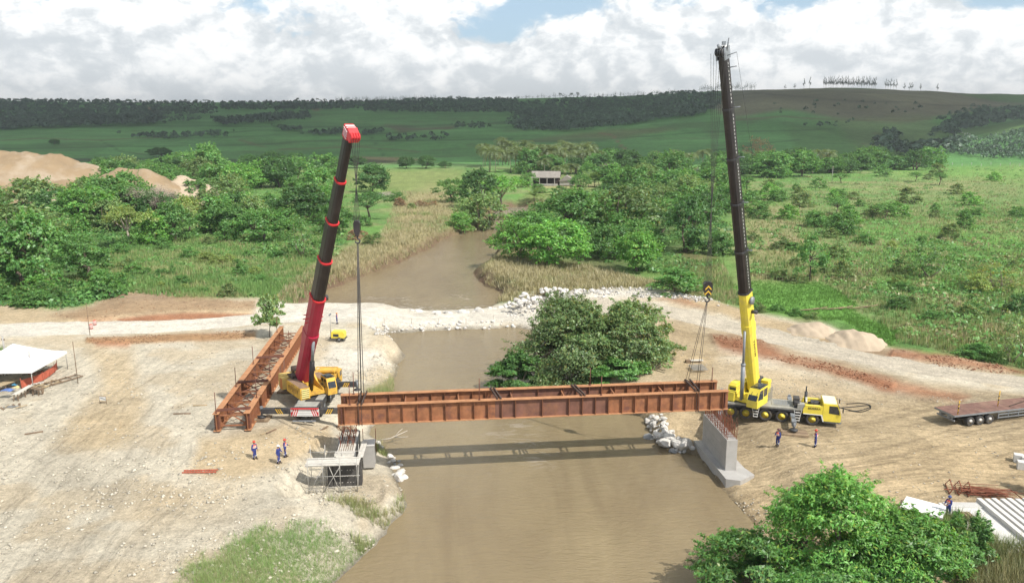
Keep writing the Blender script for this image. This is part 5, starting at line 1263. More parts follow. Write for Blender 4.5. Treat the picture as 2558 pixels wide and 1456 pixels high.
for x in (0, 1.23, 2.46):
    for s in (-1, 1): wheel(tr, (x, s * 1.02, .5), .5, .5, CONC_W, s)
b = MB(); b.box((1.2, 0, .55), (3.0, .2, .2)); 
for x in (0, 1.23, 2.46): b.box((x, 0, .5), (.14, 1.9, .14))
b.build('axle_group', CHAR, tr)
b = MB(); b.box((L0 + .25, 0, .75), (.12, 2.3, .16)); b.box((L0 + .25, -.8, 1.0), (.1, .12, .5)); b.box((L0 + .25, .8, 1.0), (.1, .12, .5)); b.build('underrun_bar', GREYM, tr)
b = MB()
for z in (.6, .95): b.beam((3.5, -1.22, z), (7.5, -1.22, z), .08, .1)
for x in (3.5, 4.8, 6.1, 7.5): b.beam((x, -1.22, .5), (x, -1.22, 1.25), .08, .08)
b.build('side_guard', GREYM, tr)
for (x, y, h) in ((L0 + .55, -1.15, 1.5), (4.4, -.2, 1.7)):
    b = MB(); b.tube([(x, y, 1.4), (x + .06, y, 1.4 + h)], .05, 6); o = b.build('stake', CHEV_Y, tr)
    for z in (.2, .6, 1.0): MB().tube([(x + .01, y, 1.4 + z), (x + .03, y, 1.4 + z + .2)], .055, 6).build('black_band', LETTER, o)
MB().box((8.5, -.6, .8), (1.2, .7, .7)).build('tool_box', CHAR, tr); MB().beam((5.5, -.6, 1.45), (9.0, .4, 1.45), .1, .08).build('loose_bar', IRON, tr)
# black hoses by the yellow crane's nose
b = MB(); pt = lambda x, y: G(x, y, .06)
for pts in ([(2090, 1015), (2110, 1020), (2135, 1026), (2160, 1020), (2180, 1012), (2165, 1005), (2140, 1004), (2115, 1008)], [(2092, 1018), (2125, 1016), (2150, 1012), (2172, 1008), (2178, 1018), (2150, 1028), (2120, 1024)]):
    c = np.array([pt(*q) for q in pts]); k = np.linspace(0, len(c) - 1, 30); cc = np.stack([np.interp(k, range(len(c)), c[:, j]) for j in range(3)], -1)
    for _ in range(3): cc[1:-1] = (cc[:-2] + cc[1:-1] * 2 + cc[2:]) / 4
    for w_ in cc: w_[2] = gz(w_[0], w_[1]) + .06
    b.tube(cc, .045, 5)
o = b.build('hose', LETTER); tag(o, 'looped black hose on the sand before the yellow crane nose', 'hose')
# rebar mats seen behind the hoisted girders, boxes
p = GT(1743, 925); t = thing('wire_mesh_stack', 'stack of grey wire mesh sheets on the bank behind the girders', 'wire mesh', p, R(8))
for k in range(14): MB().beam((-.9 + .14 * k, -1.0, .35), (-.9 + .14 * k, 1.0, .5), .05, .05).build('wire', TUBE, t)
for k in range(4): MB().beam((-1, -.9 + .6 * k, .32), (1, -.9 + .6 * k, .32), .05, .05).build('crosswire', TUBE, t)
p = GT(1737, 905); t = thing('plank_stack', 'pale plank resting on dark timber above the wire mesh stack', 'planks', p, R(4)); MB().box((0, 0, .3), (2.0, .5, .08)).build('plank', BOARD, t); MB().box((-1.0, 0, .2), (.6, .6, .35)).build('block', SLEEP, t); MB().box((.6, 0, .12), (.2, .5, .24)).build('block', SLEEP, t)
# timber mats under the jacks
def mat_stack(label, p, L, Wd, n, rz, group='timber mats under the crane jacks', layers=1):
    t = thing('timber_mat', label, 'timber mat', p, rz, group)
    for l in range(layers):
        for k in range(n): MB().box((0, -Wd / 2 + Wd * (k + .5) / n, .12 + .24 * l), (L * (1 - .04 * (k % 2)), Wd / n - .03, .22)).build('beam', SLEEP if (k + l) % 3 else mat('timber_mid', (.30, .22, .14), .9, 0, .3, 2.5, .3, 25), t)
    return t
MY = mat4(yc); MR = mat4(rcn)
def under(M, x, y): v = M @ Vector((x, y, 0)); return (v.x, v.y, gz(v.x, v.y) + .02)
mat_stack('wide timber mat under the front jack of the yellow crane', under(MY, 4.6, -4.1), 2.6, 1.5, 5, yaw + .1)
mat_stack('brown timber mat under the rear jack behind the grey pier', under(MY, -2.65, -4.1), 2.2, 1.3, 5, yaw)
mat_stack('timber mat under the front far jack of the yellow crane', under(MY, 4.55, 4.1), 2.2, 1.3, 5, yaw); mat_stack('timber mat under the rear far jack of the yellow crane', under(MY, -2.65, 4.1), 2.2, 1.3, 5, yaw)
mat_stack('tan timber mat under the rear left jack of the red boomed crane', under(MR, .75, 4.75), 1.5, 1.7, 4, R(90))
mat_stack('brown timber mat under the rear right jack beside the girder end', under(MR, .75, -3.75), 1.5, 2.0, 5, R(90))
mat_stack('dark timber mat under the front left jack behind the yellow counterweight', under(MR, 9.4, 4.6), 1.6, 1.9, 4, R(90))
mat_stack('timber mat under the front right jack by the worker at the crane', under(MR, 9.4, -3.6), 1.4, 1.9, 4, R(90))
for k, (x, y, rz, L) in enumerate(((668, 1080, 1.0, 1.6), (678, 1078, 1.1, 1.3), (750, 1078, 1.25, 1.5), (808, 1072, 1.2, 1.6), (500, 1013, .1, 1.5), (85, 1082, .5, 1.6), (300, 1062, 2.0, 1.8), (455, 1034, .05, 1.8))):
    p = GT(x, y); o = MB().box((0, 0, .06), (L, .18, .1)).build('loose_plank', SLEEP if k % 2 else TIMBER); o.location = p; o.rotation_euler = (0, 0, rz)
    tag(o, 'short loose plank lying on the left work ground', 'plank', 'loose planks on the left ground')
# ---- precast slabs, beams and rebar in the lower right corner
def beamrow(k):
    x = 38.0 + .62 * k; t = thing('concrete_beam', 'long pale precast concrete beam in the row at the lower right', 'concrete beam', (x, 55.3, .14), R(-1.5 + .4 * (k % 3)), 'precast concrete beams in a row')
    MB().box((0, 0, .22), (.36, 6.6 - .2 * (k % 2), .42)).build('web', CONC_W, t); MB().box((0, 0, .03), (.5, 6.6 - .2 * (k % 2), .08)).build('flange', CONC_W, t)
for k in range(12): beamrow(k)
t = thing('concrete_platform', 'flat pale concrete casting platform left of the precast beams', 'concrete platform', (36.2, 54.6, .05), R(-2)); MB().box((0, 0, .06), (3.2, 7.6, .22)).build('slab', CONC_W, t)
for k in range(6): MB().box((-.6 + .35 * k, -3.1, .2), (.16, 1.3, .1)).build('rib', CONC_W, t)
for k in range(5): MB().box((-.75 + .16 * k, .3, .22 + .03 * (k % 2)), (.12, 3.6, .12)).build('timber_strip', TIMBER if k % 2 else SLEEP, t)
for k in range(4): MB().box((.2, 3.0 + .22 * k, .22), (3.0, .14, .1)).build('concrete_strip', CONC_W, t)
p0 = G(2308, 1266, .45); t = thing('precast_slab', 'white flat concrete panel resting on blocks behind the big bush', 'concrete panel', (p0.x, p0.y, 0), R(-38)); MB().box((0, 0, .42), (3.0, 2.3, .14)).build('slab', mat('white_panel', (.78, .775, .76), .7, 0, .04, 1.0), t)
for x in (-1.1, 1.1):
    for y in (-.8, .8): MB().box((x, y, .17), (.3, .3, .36)).build('block', SLEEP, t)
p0 = G(2440, 1232, 0); t = thing('rebar_pile', 'rusty rebar cages and frames piled behind the white panel', 'rebar pile', (p0.x, p0.y, gz(p0.x, p0.y) + .05), R(-20))
b = MB()
for k in range(60): x, y, z = rr_.gauss(.5, .7), rr_.gauss(0, .35), rr_.uniform(.03, .5); a_ = rr_.gauss(.15, .12); b.tube([(x - 1.3 * math.cos(a_), y - 1.3 * math.sin(a_), z), (x + 1.3 * math.cos(a_), y + 1.3 * math.sin(a_), z + rr_.uniform(-.05, .1))], .022, 4)
tag(b.build('bars', REBAR, t), kind='stuff')
for k in range(3):
    b = MB(); x = -2.2 + k * .7; b.tube([(x, -1.0, .05), (x + .2, -1.0, .5), (x + .3, 1.0, .5), (x, 1.0, .05), (x, -1, .05)], .05, 5); b.build('cage_frame', REBAR, t)
b = MB(); b.tube([(-2.6, -.8, .3), (2.6, .9, .35), (3.4, -.4, .1)], .05, 5); b.build('long_bar', REBAR, t)
for k, (x, y, lab) in enumerate(((2543, 1152, 'pale concrete block at the right edge, left of two rows'), (2562, 1158, 'pale concrete block cut by the right edge of the picture'), (2552, 1170, 'pale concrete block at the right edge, nearest of three'))):
    p = GT(x, y); o = MB().box((0, 0, .35), (.75, .7, .7)).build('concrete_block', CONC_W); o.location = p; o.rotation_euler = (0, 0, R(-25)); tag(o, lab, 'concrete block', 'concrete blocks at the right edge')
# ---- sand heaps
SANDM = mat('heap_sand', (.29, .208, .122), .95, 0, .14, .08, .5, .9, dirt=(.42, .35, .27, .7))
SANDP = mat('heap_sand_pale', (.45, .36, .26), .95, 0, .14, .4, .4, 2.5)
def mound(label, ridge, slope, x0, x1, y0, y1, n, m, seed, zb=0.0, amp=1.0):
    xs2 = np.linspace(x0, x1, n); ys2 = np.linspace(y0, y1, n); MX, MY_ = np.meshgrid(xs2, ys2); h = np.full(MX.shape, -99.0)
    wob = (fbm(MX / (4 * amp), MY_ / (4 * amp), 4, seed) - .5) * 2.2 * amp
    for i in range(len(ridge) - 1):
        for k in np.linspace(0, 1, 12):
            rx, ry, rz_ = [ridge[i][j] * (1 - k) + ridge[i + 1][j] * k for j in range(3)]
            dd = np.hypot(MX - rx, MY_ - ry); h = np.maximum(h, rz_ - slope * np.sqrt(dd * dd + (1.2 * amp) ** 2) + slope * 1.2 * amp)
    gl = (fbm(MX / (1.5 * amp), MY_ / (7 * amp), 4, seed + 5) - .5) * 2.4 * amp
    h = h + wob * .55 + gl * .5 + (fbm(MX, MY_, 3, seed + 8) - .5) * .3 * amp
    g0 = ground_z(MX, MY_); h = np.maximum(h, g0 - 1.0)
    ok = h > g0 - .9; F = grid_faces(n, n); F = F[ok.reshape(-1)[F].any(1)]
    use = np.unique(F); mp_ = np.zeros(n * n, int); mp_[use] = np.arange(len(use)); V = np.stack([MX, MY_, h], -1).reshape(-1, 3)[use]
    c0 = V[:, :2].mean(0); V = V - np.array([c0[0], c0[1], 0])
    o = mesh_np('sand_heap', V, mp_[F], m, smooth=True); o.location = (c0[0], c0[1], 0)
    return tag(o, label, 'sand heap', 'sand heaps')
def PP(x, y, Y): v = P(x, y, Y); return (v.x, v.y, v.z)
mound('huge tan spoil heap with a greyish flat top at the far left', [PP(-160, 385, 345), PP(-40, 372, 345), PP(45, 373, 345), PP(85, 386, 345), PP(165, 396, 350), PP(215, 408, 350)], .55, -330, -140, 270, 420, 130, SANDM, 101, amp=3.0)
mound('brown flat topped sand heap right of the huge spoil heap', [PP(275, 432, 322), PP(305, 420, 322), PP(362, 421, 322), PP(385, 436, 322)], .62, -215, -125, 270, 350, 90, SANDM, 102, amp=1.6)
mound('low pale sand heap behind the green tree tops', [PP(425, 446, 330), PP(450, 440, 330), PP(470, 447, 330)], .45, -160, -120, 300, 350, 50, SANDP, 103, amp=1.0)
mound('low tan spoil bank below the huge heap', [PP(60, 455, 300), PP(180, 452, 300), PP(260, 462, 300), PP(330, 468, 300)], .42, -230, -120, 260, 330, 90, SANDM, 107, amp=1.6)
mound('rounded pale sand heap beside the bright green meadow', [PP(2098, 832, 110), PP(2125, 821, 109), PP(2150, 827, 108), PP(2168, 842, 107)], .55, 42, 58, 98, 118, 70, SANDP, 104, amp=.5)
mound('small pale sand heap left of the rounded one', [PP(2020, 806, 114), PP(2042, 806, 113)], .45, 37, 48, 107, 120, 50, SANDP, 105, amp=.4)
# fallen sticks across the meadow
b = MB(); base = GT(2060, 776)
for k in range(9): p = GT(1990 + k * 21, 779 - k * .9); q = GT(1990 + k * 21 + 34, 777 - k * .9); b.tube([p + Vector((0, 0, .25)), q + Vector((0, 0, .3 + .15 * (k % 3)))], .09, 6)
tag(b.build('fallen_pole', mat('old_wood', (.27, .19, .12), .9, 0, .2, 3)), 'long fallen wooden pole lying across the bright green meadow', 'pole')

# ---- buildings
ROOFG = mat('cement_roof', (.27, .245, .215), .9, 0, .15, .5, .2, 3); WALLW = mat('white_wall', (.40, .38, .34), .85, 0, .08, .6); TILE = mat('roof_tile', (.40, .16, .09), .85, 0, .2, 1.5); DARKW = mat('dark_shed_wood', (.07, .05, .04), .9)
p = G(1382, 461, .6); s = 434 / 1941.0
t = thing('open_shed', 'long open farm shed with pale cement roof beyond the river bend', 'shed', (p.x, p.y, gz(p.x, p.y)), R(-6))
for k in range(6):
    MB().add([(-11.6 + k * 2.6, -6.2, 4.4), (-9.02 + k * 2.6, -6.2, 4.4), (-9.02 + k * 2.6, -.5, 7.6), (-11.6 + k * 2.6, -.5, 7.6), (-11.6 + k * 2.6, -6.2, 4.3), (-9.02 + k * 2.6, -6.2, 4.3), (-9.02 + k * 2.6, -.5, 7.5), (-11.6 + k * 2.6, -.5, 7.5)], [(0, 1, 2, 3), (7, 6, 5, 4), (0, 4, 5, 1), (1, 5, 6, 2), (2, 6, 7, 3), (3, 7, 4, 0)]).build('roof_sheet', ROOFG, t)
MB().add([(-11.8, -.5, 7.62), (4.0, -.5, 7.62), (4.0, 5.5, 4.2), (-11.8, 5.5, 4.2)], [(0, 1, 2, 3)]).build('rear_roof', ROOFG, t)
b = MB(); b.prism([(3.2, 2.4), (7.2, 5.4), (11.5, 3.2)], -5.5, 5.0, 'y'); b.build('side_roof', ROOFG, t); b = MB(); b.box((7.3, 0, 1.6), (7.4, 9.6, 2.4)); b.build('side_wall', WALLW, t)
for x in (-11, -7, -3, 1): MB().box((x, -5.9, 2.2), (.3, .3, 4.4)).build('column', WALLW, t)
MB().box((-4, 4.8, 2.0), (15, .3, 4.0)).build('rear_wall', DARKW, t); MB().box((-2.5, -5.8, .7), (10.5, .3, 1.0)).build('low_wall', CONC, t)
def house(label, x, y, Wd, Dp, h, rz, roof, wall):
    p = GT(x, y); t = thing('farm_house', label, 'house', p, rz, 'farm houses')
    MB().box((0, 0, h / 2), (Wd, Dp, h)).build('wall', wall, t); MB().prism([(-Wd / 2 - .4, h), (0, h + Wd * .26), (Wd / 2 + .4, h)], -Dp / 2 - .4, Dp / 2 + .4, 'y').build('roof', roof, t)
    MB().prism([(-Wd / 2 + .1, h), (0, h + Wd * .24), (Wd / 2 - .1, h)], -Dp / 2 - .45, -Dp / 2 - .40, 'y').build('gable', wall, t)
    MB().box((-Wd * .2, -Dp / 2 - .02, h * .42), (1.0, .06, 2.0)).build('door', DARKW, t); MB().box((Wd * .22, -Dp / 2 - .02, h * .55), (1.1, .06, 1.0)).build('window', DARKW, t)
house('white farm house with red tiled gable roof among the trees', 1752, 434, 9, 11, 3.2, R(-18), TILE, WALLW)
house('small grey roofed house behind the four tall palms', 1538, 402, 7, 7, 5.0, R(15), ROOFG, WALLW)
p = GT(1700, 404); t = thing('water_tank', 'small blue water tank on a white tower at the field edge', 'water tank', p)
for sx in (-1, 1):
    for sy in (-1, 1): MB().box((sx, sy, 2.2), (.3, .3, 4.4)).build('leg', WALLW, t)
MB().box((0, 0, 4.5), (2.9, 2.9, .25)).build('platform', WALLW, t); MB().lathe([(1.0, 4.62), (1.35, 6.2), (1.4, 6.5), (.3, 6.8)], 16).build('tank', mat('tank_blue', (.12, .28, .55), .5), t)
for x, y, h, lab in ((485, 397, 9, 'thin power pole in the cane field at the left'), (2078, 455, 9, 'white power pole at the edge of the right trees'), (2560, 425, 8, 'power pole at the far right edge of the field'), (14, 897, 3.2, 'small post with a sign plate behind the tent')):
    p = GT(x, y); t = thing('power_pole', lab, 'power pole', p, 0, 'power poles'); MB().tube([(0, 0, -.3), (0, 0, h)], [.16, .10], 8).build('pole', CONC, t); MB().box((0, 0, h - .5), (1.6 if h > 4 else .5, .12, .14)).build('crossarm', SLEEP, t)
for k in range(14): x = 2235 + k * 24; p = GT(x, 412 + 3 * (k % 2)); o = MB().box((0, 0, .8), (.22, .22, 2.0)).build('fence_post', CONC_W); o.location = p; tag(o, 'pale fence post along the far right field edge', 'fence post', 'fence posts on the far right field')
for k in range(5): x = 960 + k * 68; p = GT(x, 806 - max(0, x - 1150) * .1 + 6); o = MB().tube([(0, 0, -.2), (.03, 0, 1.1)], .03, 6).build('marker_stake', SLEEP); o.location = p; tag(o, 'thin wooden marker stake along the causeway edge', 'stake', 'marker stakes along the causeway')
# cattle on the far slope
COWM = mat('cow_white', (.68, .66, .60), .8)
def cow(p, rz, label, group):
    t = thing('cow', label, 'cow', p, rz, group)
    me = bpy.data.meshes.new('body')
    v = [(0, 0, 1.0), (-.8, 0, 1.05), (.75, 0, 1.1), (1.15, 0, 1.35), (1.5, 0, 1.3), (-.75, -.25, .6), (-.78, -.25, .05), (-.75, .25, .6), (-.78, .25, .05), (.7, -.22, .6), (.7, -.22, .05), (.7, .22, .6), (.7, .22, .05), (-1.0, 0, .9), (-1.05, 0, .4)]
    e = [(0, 1), (0, 2), (2, 3), (3, 4), (1, 5), (5, 6), (1, 7), (7, 8), (2, 9), (9, 10), (2, 11), (11, 12), (1, 13), (13, 14)]; rad = [.38, .34, .32, .2, .13, .13, .07, .13, .07, .12, .07, .12, .07, .06, .05]
    return skin_mesh(t, 'body', v, e, rad, COWM, 0)
def skin_mesh(parent, name, v, e, rad, m, sub=1, key=None):
    if key and key in SHARED: o = bpy.data.objects.new(name, SHARED[key]); return link(o, parent)
    me = bpy.data.meshes.new(name); me.from_pydata([tuple(q) for q in v], e, []); o = bpy.data.objects.new(name, me); COL.objects.link(o)
    o.modifiers.new('skin', 'SKIN').use_smooth_shade = True
    for i, r in enumerate(rad): me.skin_vertices[0].data[i].radius = (r, r) if not hasattr(r, '__len__') else r
    me.skin_vertices[0].data[0].use_root = True
    if sub: s = o.modifiers.new('sub', 'SUBSURF'); s.levels = s.render_levels = sub
    bpy.context.view_layer.update(); me2 = bpy.data.meshes.new_from_object(o.evaluated_get(bpy.context.evaluated_depsgraph_get()))
    bpy.data.objects.remove(o); me2.name = name; me2.materials.clear(); me2.materials.append(m); me2.polygons.foreach_set('use_smooth', np.ones(len(me2.polygons), bool))
    if key: SHARED[key] = me2
    o = bpy.data.objects.new(name, me2); return link(o, parent)
c0 = cow(GT(2414, 343), .4, 'white cow grazing on the far right hillside', 'white cattle on the far hillside').parent
rc_ = random.Random(2)
for k in range(15): p = GT(rc_.uniform(2386, 2440), rc_.uniform(331, 350)); dup(c0, p, rc_.uniform(0, 6.2))

# ================================================================== people
SKIN = mat('skin', (.30, .17, .11), .6, 0, .05); NAVY = mat('navy_cloth', (.035, .05, .21), .85, 0, .15, 6); VESTM = mat('vest_orange', (.72, .13, .07), .8, 0, .08); BAND = mat('reflective_band', (.72, .72, .66), .5); BOOT = mat('boot_black', (.02, .02, .02), .6); LBLUE = mat('light_blue_cloth', (.30, .40, .58), .85); HAIR = mat('dark_hair', (.015, .012, .01), .7)
def person(label, p, face, helmet, vest=True, arms=('down', 'down'), top=None, stride=.06, group='site workers', bands=True):
    t = thing('person', label, 'person', p, face, group)          # faces local -y
    top = top or NAVY; A_ = {}
    def arm(s, pose):
        sh = (s * .19, 0, 1.42)
        if pose == 'down': el_, wr_ = (s * .27, .02, 1.13), (s * .28, -.06, .88)
        elif pose == 'front': el_, wr_ = (s * .26, -.08, 1.16), (s * .14, -.30, 1.12)
        elif pose == 'hip': el_, wr_ = (s * .40, .06, 1.17), (s * .22, -.06, 1.0)
        elif pose == 'up': el_, wr_ = (s * .24, -.16, 1.22), (s * .10, -.26, 1.46)
        else: el_, wr_ = (s * .22, .14, 1.16), (s * .06, .18, 1.0)
        return sh, el_, wr_
    v = [(0, 0, .95), (0, 0, 1.15), (0, 0, 1.36), (0, -.01, 1.50), (0, -.02, 1.60), (0, -.02, 1.72)]; e = [(0, 1), (1, 2), (2, 3), (3, 4), (4, 5)]; rad = [(.15, .11), (.14, .10), (.17, .11), (.06, .06), (.085, .10), (.07, .08)]
    cv, ce_, cr = list(v[:3]) + [(0, 0, 1.46)], [(0, 1), (1, 2), (2, 3)], [(.172, .13), (.158, .12), (.188, .13), (.09, .085)]
    for s, k in ((-1, stride), (1, -stride)):
        i = len(v); v += [(s * .10, 0, .88), (s * .11, -k * .6, .50), (s * .115, k, .09), (s * .12, k - .15, .045)]; e += [(0, i), (i, i + 1), (i + 1, i + 2), (i + 2, i + 3)]; rad += [.095, .065, .045, .045]
        j = len(cv); cv += [(s * .10, 0, .88), (s * .11, -k * .6, .50), (s * .115, k, .11)]; ce_ += [(0, j), (j, j + 1), (j + 1, j + 2)]; cr += [.112, .085, .075]
        bt = MB(); bt.prism([(s * .12 - .055, k + .07), (s * .12 + .055, k + .07), (s * .125 + .055, k - .16), (s * .125, k - .21), (s * .125 - .055, k - .16)], 0, .085, 'z'); bt.tube([(s * .116, k, .05), (s * .116, k, .22)], [.066, .07], 8); bt.build('boot', BOOT, t)
    for s, pose in ((-1, arms[0]), (1, arms[1])):
        sh, el_, wr_ = arm(s, pose); i = len(v); d_ = (Vector(wr_) - Vector(el_)).normalized(); hnd = Vector(wr_) + d_ * .09
        v += [sh, el_, wr_, tuple(hnd)]; e += [(2, i), (i, i + 1), (i + 1, i + 2), (i + 2, i + 3)]; rad += [.065, .045, .034, (.04, .025)]
        side = d_.cross(Vector((0, -1, .2))).normalized()
        for f, ln in ((-.030, .075), (-.010, .09), (.010, .085), (.030, .065)):
            q = len(v); a0 = hnd + side * f + d_ * .02; v += [tuple(a0), tuple(a0 + d_ * ln * .55 + Vector((0, -.01, 0))), tuple(a0 + d_ * ln + Vector((0, -.03, 0)))]; e += [(i + 3, q), (q, q + 1), (q + 1, q + 2)]; rad += [.010, .009, .008]
        q = len(v); v += [tuple(Vector(wr_) + d_ * .04 - side * .045), tuple(Vector(wr_) + d_ * .09 - side * .07)]; e += [(i + 2, q), (q, q + 1)]; rad += [.012, .010]
        j = len(cv); cv += [sh, el_, wr_]; ce_ += [(2, j), (j, j + 1), (j + 1, j + 2)]; cr += [.085, .066, .055]
    skin_mesh(t, 'body', v, e, rad, SKIN, 1)
    n = len(cv); skin_mesh(t, 'coverall', cv, ce_, cr, top if top is NAVY else NAVY, 1)
    if top is not NAVY: skin_mesh(t, 'shirt', [(0, 0, 1.0), (0, 0, 1.18), (0, 0, 1.38), (0, 0, 1.47)], [(0, 1), (1, 2), (2, 3)], [(.185, .142), (.172, .132), (.20, .142), (.10, .09)], top, 1)
    if vest: skin_mesh(t, 'vest', [(0, 0, 1.06), (0, 0, 1.2), (0, 0, 1.37), (0, 0, 1.45)], [(0, 1), (1, 2), (2, 3)], [(.235, .19), (.215, .175), (.25, .185), (.15, .13)], VESTM, 1)
    if vest or bands:
        b = MB()
        for z, r0 in ((1.14, .222), (1.26, .218)): b.lathe([(r0, z), (r0, z + .05)], 12, Matrix.Diagonal((1.0, .80, 1, 1)))
        if vest: b.build('vest_band', BAND, t)
        b = MB()
        for s, k in ((-1, stride), (1, -stride)): b.tube([(s * .113, k * .6, .28), (s * .112, k * .4, .34)], .085, 10)
        b.build('leg_band', BAND, t)
    # face, ears, hair, helmet
    b = MB(); b.prism([(-.016, -.115), (.016, -.115), (.008, -.09), (-.008, -.09)], 1.625, 1.66, 'z'); b.build('nose', SKIN, t)
    for s in (-1, 1): MB().box((s * .032, -.108, 1.672), (.022, .012, .010)).build('eye', HAIR, t); MB().box((s * .088, -.015, 1.645), (.016, .035, .055)).build('ear', SKIN, t)
    MB().box((0, -.106, 1.595), (.045, .012, .010)).build('mouth', mat('lips', (.22, .09, .07), .6), t)
    MB().lathe([(.088, 1.60), (.098, 1.66), (.094, 1.71)], 12, Matrix.Translation((0, .012, 0))).build('hair', HAIR, t)
    M_ = Matrix.Translation((0, -.01, 1.70)); b = MB(M_); b.lathe([(.145, 0), (.150, .012), (.125, .02), (.122, .06), (.10, .105), (.055, .13), (.01, .138)], 18); b.prism([(-.08, -.13), (.08, -.13), (.055, -.19), (-.055, -.19)], 0, .014, 'z'); b.beam((0, -.1, .10), (0, .1, .10), .025, .04); b.build('helmet', helmet, t)
    return t
H_RED = mat('helmet_red', (.60, .07, .04), .4); H_WHITE = mat('helmet_white', (.78, .77, .74), .4); H_BLUE = mat('helmet_blue', (.05, .08, .22), .4); H_DARK = mat('helmet_dark', (.12, .05, .05), .4)
person('person in orange vest and red helmet standing leftmost of three by the scaffold', GT(637, 1146), R(60), H_RED, True, ('down', 'down'))
person('person in plain blue coverall and white helmet in front of the other two', GT(697, 1157), R(75), H_WHITE, False, ('down', 'front'))
person('person in orange vest and red helmet standing nearest the scaffold', GT(713, 1141), R(95), H_RED, True, ('down', 'front'))
person('person in dark helmet standing left of the timber mat on the right bank', GT(1942, 1113.5), R(-60), H_DARK, True, ('front', 'down'))
person('person in orange vest and red helmet standing right of the timber mat', GT(2036, 1116.5), R(-110), H_RED, True, ('down', 'down'))
person('person in red helmet standing behind the yellow cab of the red boomed crane', GT(828, 955), R(-80), H_RED, True, ('front', 'front'))
person('person in orange work clothes walking along the white causeway', GT(842, 809), R(100), mat('helmet_orange', (.7, .25, .05), .4), True, ('down', 'down'), VESTM)
person('person in blue helmet and red vest beside the precast concrete beams', GT(2367, 1290), R(-70), H_BLUE, True, ('front', 'front'), LBLUE)
# ================================================================== vegetation
def leaf_mat(name, col, var=.35, trans=.44, hue=None):
    m = bpy.data.materials.new(name); m.use_nodes = True; t = NT(m.node_tree); t.n.clear()
    out = t.node('ShaderNodeOutputMaterial')
    a = t.node('ShaderNodeVertexColor', layer_name='Col'); oi = t.node('ShaderNodeObjectInfo')
    k = t.mapr(oi.outputs['Random'], 0, 1, 1 - var * .5, 1 + var * .5)
    mul = t.node('ShaderNodeVectorMath', operation='SCALE'); t.link(a.outputs[0], mul.inputs[0]); t.link(k, mul.inputs['Scale'])
    col = tuple(min(1, q * (1.14 if name != 'leaf_grass' else 1.0)) for q in col); c = t.mix(1.0, mul.outputs[0], (*col, 1), 'MULTIPLY')
    d = t.node('ShaderNodeBsdfDiffuse'); t.link(c, d.inputs[0])
    ge = t.node('ShaderNodeNewGeometry'); nm = t.node('ShaderNodeVectorMath', operation='MULTIPLY_ADD'); t.link(ge.outputs['Normal'], nm.inputs[0]); kn = .35 if name == 'leaf_grass' else .75; nm.inputs[1].default_value = (kn,) * 3; nm.inputs[2].default_value = (0, 0, .65 if name == 'leaf_grass' else .42)
    nn_ = t.node('ShaderNodeVectorMath', operation='NORMALIZE'); t.link(nm.outputs[0], nn_.inputs[0]); t.link(nn_.outputs[0], d.inputs['Normal']); tr = t.node('ShaderNodeBsdfTranslucent')
    c2 = t.mix(1.0, c, (1.25, 1.15, .55, 1), 'MULTIPLY'); t.link(c2, tr.inputs[0])
    gl = t.node('ShaderNodeBsdfGlossy'); gl.inputs['Roughness'].default_value = .45; gl.inputs['Color'].default_value = (.9, .95, .9, 1)
    mx = t.node('ShaderNodeMixShader'); mx.inputs[0].default_value = trans; t.link(d.outputs[0], mx.inputs[1]); t.link(tr.outputs[0], mx.inputs[2])
    m2 = t.node('ShaderNodeMixShader'); m2.inputs[0].default_value = .035; t.link(mx.outputs[0], m2.inputs[1]); t.link(gl.outputs[0], m2.inputs[2])
    t.link(m2.outputs[0], out.inputs[0]); return m
LF = {'dark': leaf_mat('leaf_dark', (.078, .178, .055)), 'mid': leaf_mat('leaf_mid', (.118, .265, .072)), 'bright': leaf_mat('leaf_bright', (.150, .345, .075)), 'yellow': leaf_mat('leaf_yellow', (.24, .335, .10)),
      'olive': leaf_mat('leaf_olive', (.165, .265, .098)), 'dry': leaf_mat('leaf_dry', (.32, .25, .165)), 'greyb': leaf_mat('leaf_greybrown', (.25, .21, .17), .2, .05), 'palm': leaf_mat('leaf_palm', (.155, .205, .095)),
      'forest': leaf_mat('leaf_forest', (.062, .105, .066), .3, .2), 'grass': leaf_mat('leaf_grass', (1, 1, 1), .1, .30)}
BARK = mat('bark', (.16, .125, .095), .95, 0, .3, 3, .4, 12); BARKP = mat('bark_pale', (.34, .29, .23), .95, 0, .25, 3, .3, 12)
def leaves_np(r, C, N, size, asp=.55, jit=.75, drop=.0):
    """leaf blades (a bent quad each) at points C with outward directions N"""
    n = len(C); nn = N + r.normal(0, jit, (n, 3)); nn /= np.linalg.norm(nn, axis=1)[:, None] + 1e-9
    t = r.normal(0, 1, (n, 3)); t -= nn * (t * nn).sum(1)[:, None]; t /= np.linalg.norm(t, axis=1)[:, None] + 1e-9
    b = np.cross(nn, t); s = (size * r.uniform(.6, 1.35, n))[:, None]; w = s * asp
    v = np.stack([C - t * s, C + b * w - t * s * .1, C + t * s - nn * s * .25, C - b * w - t * s * .1], 1)
    return v.reshape(-1, 3), np.arange(n * 4).reshape(-1, 4)
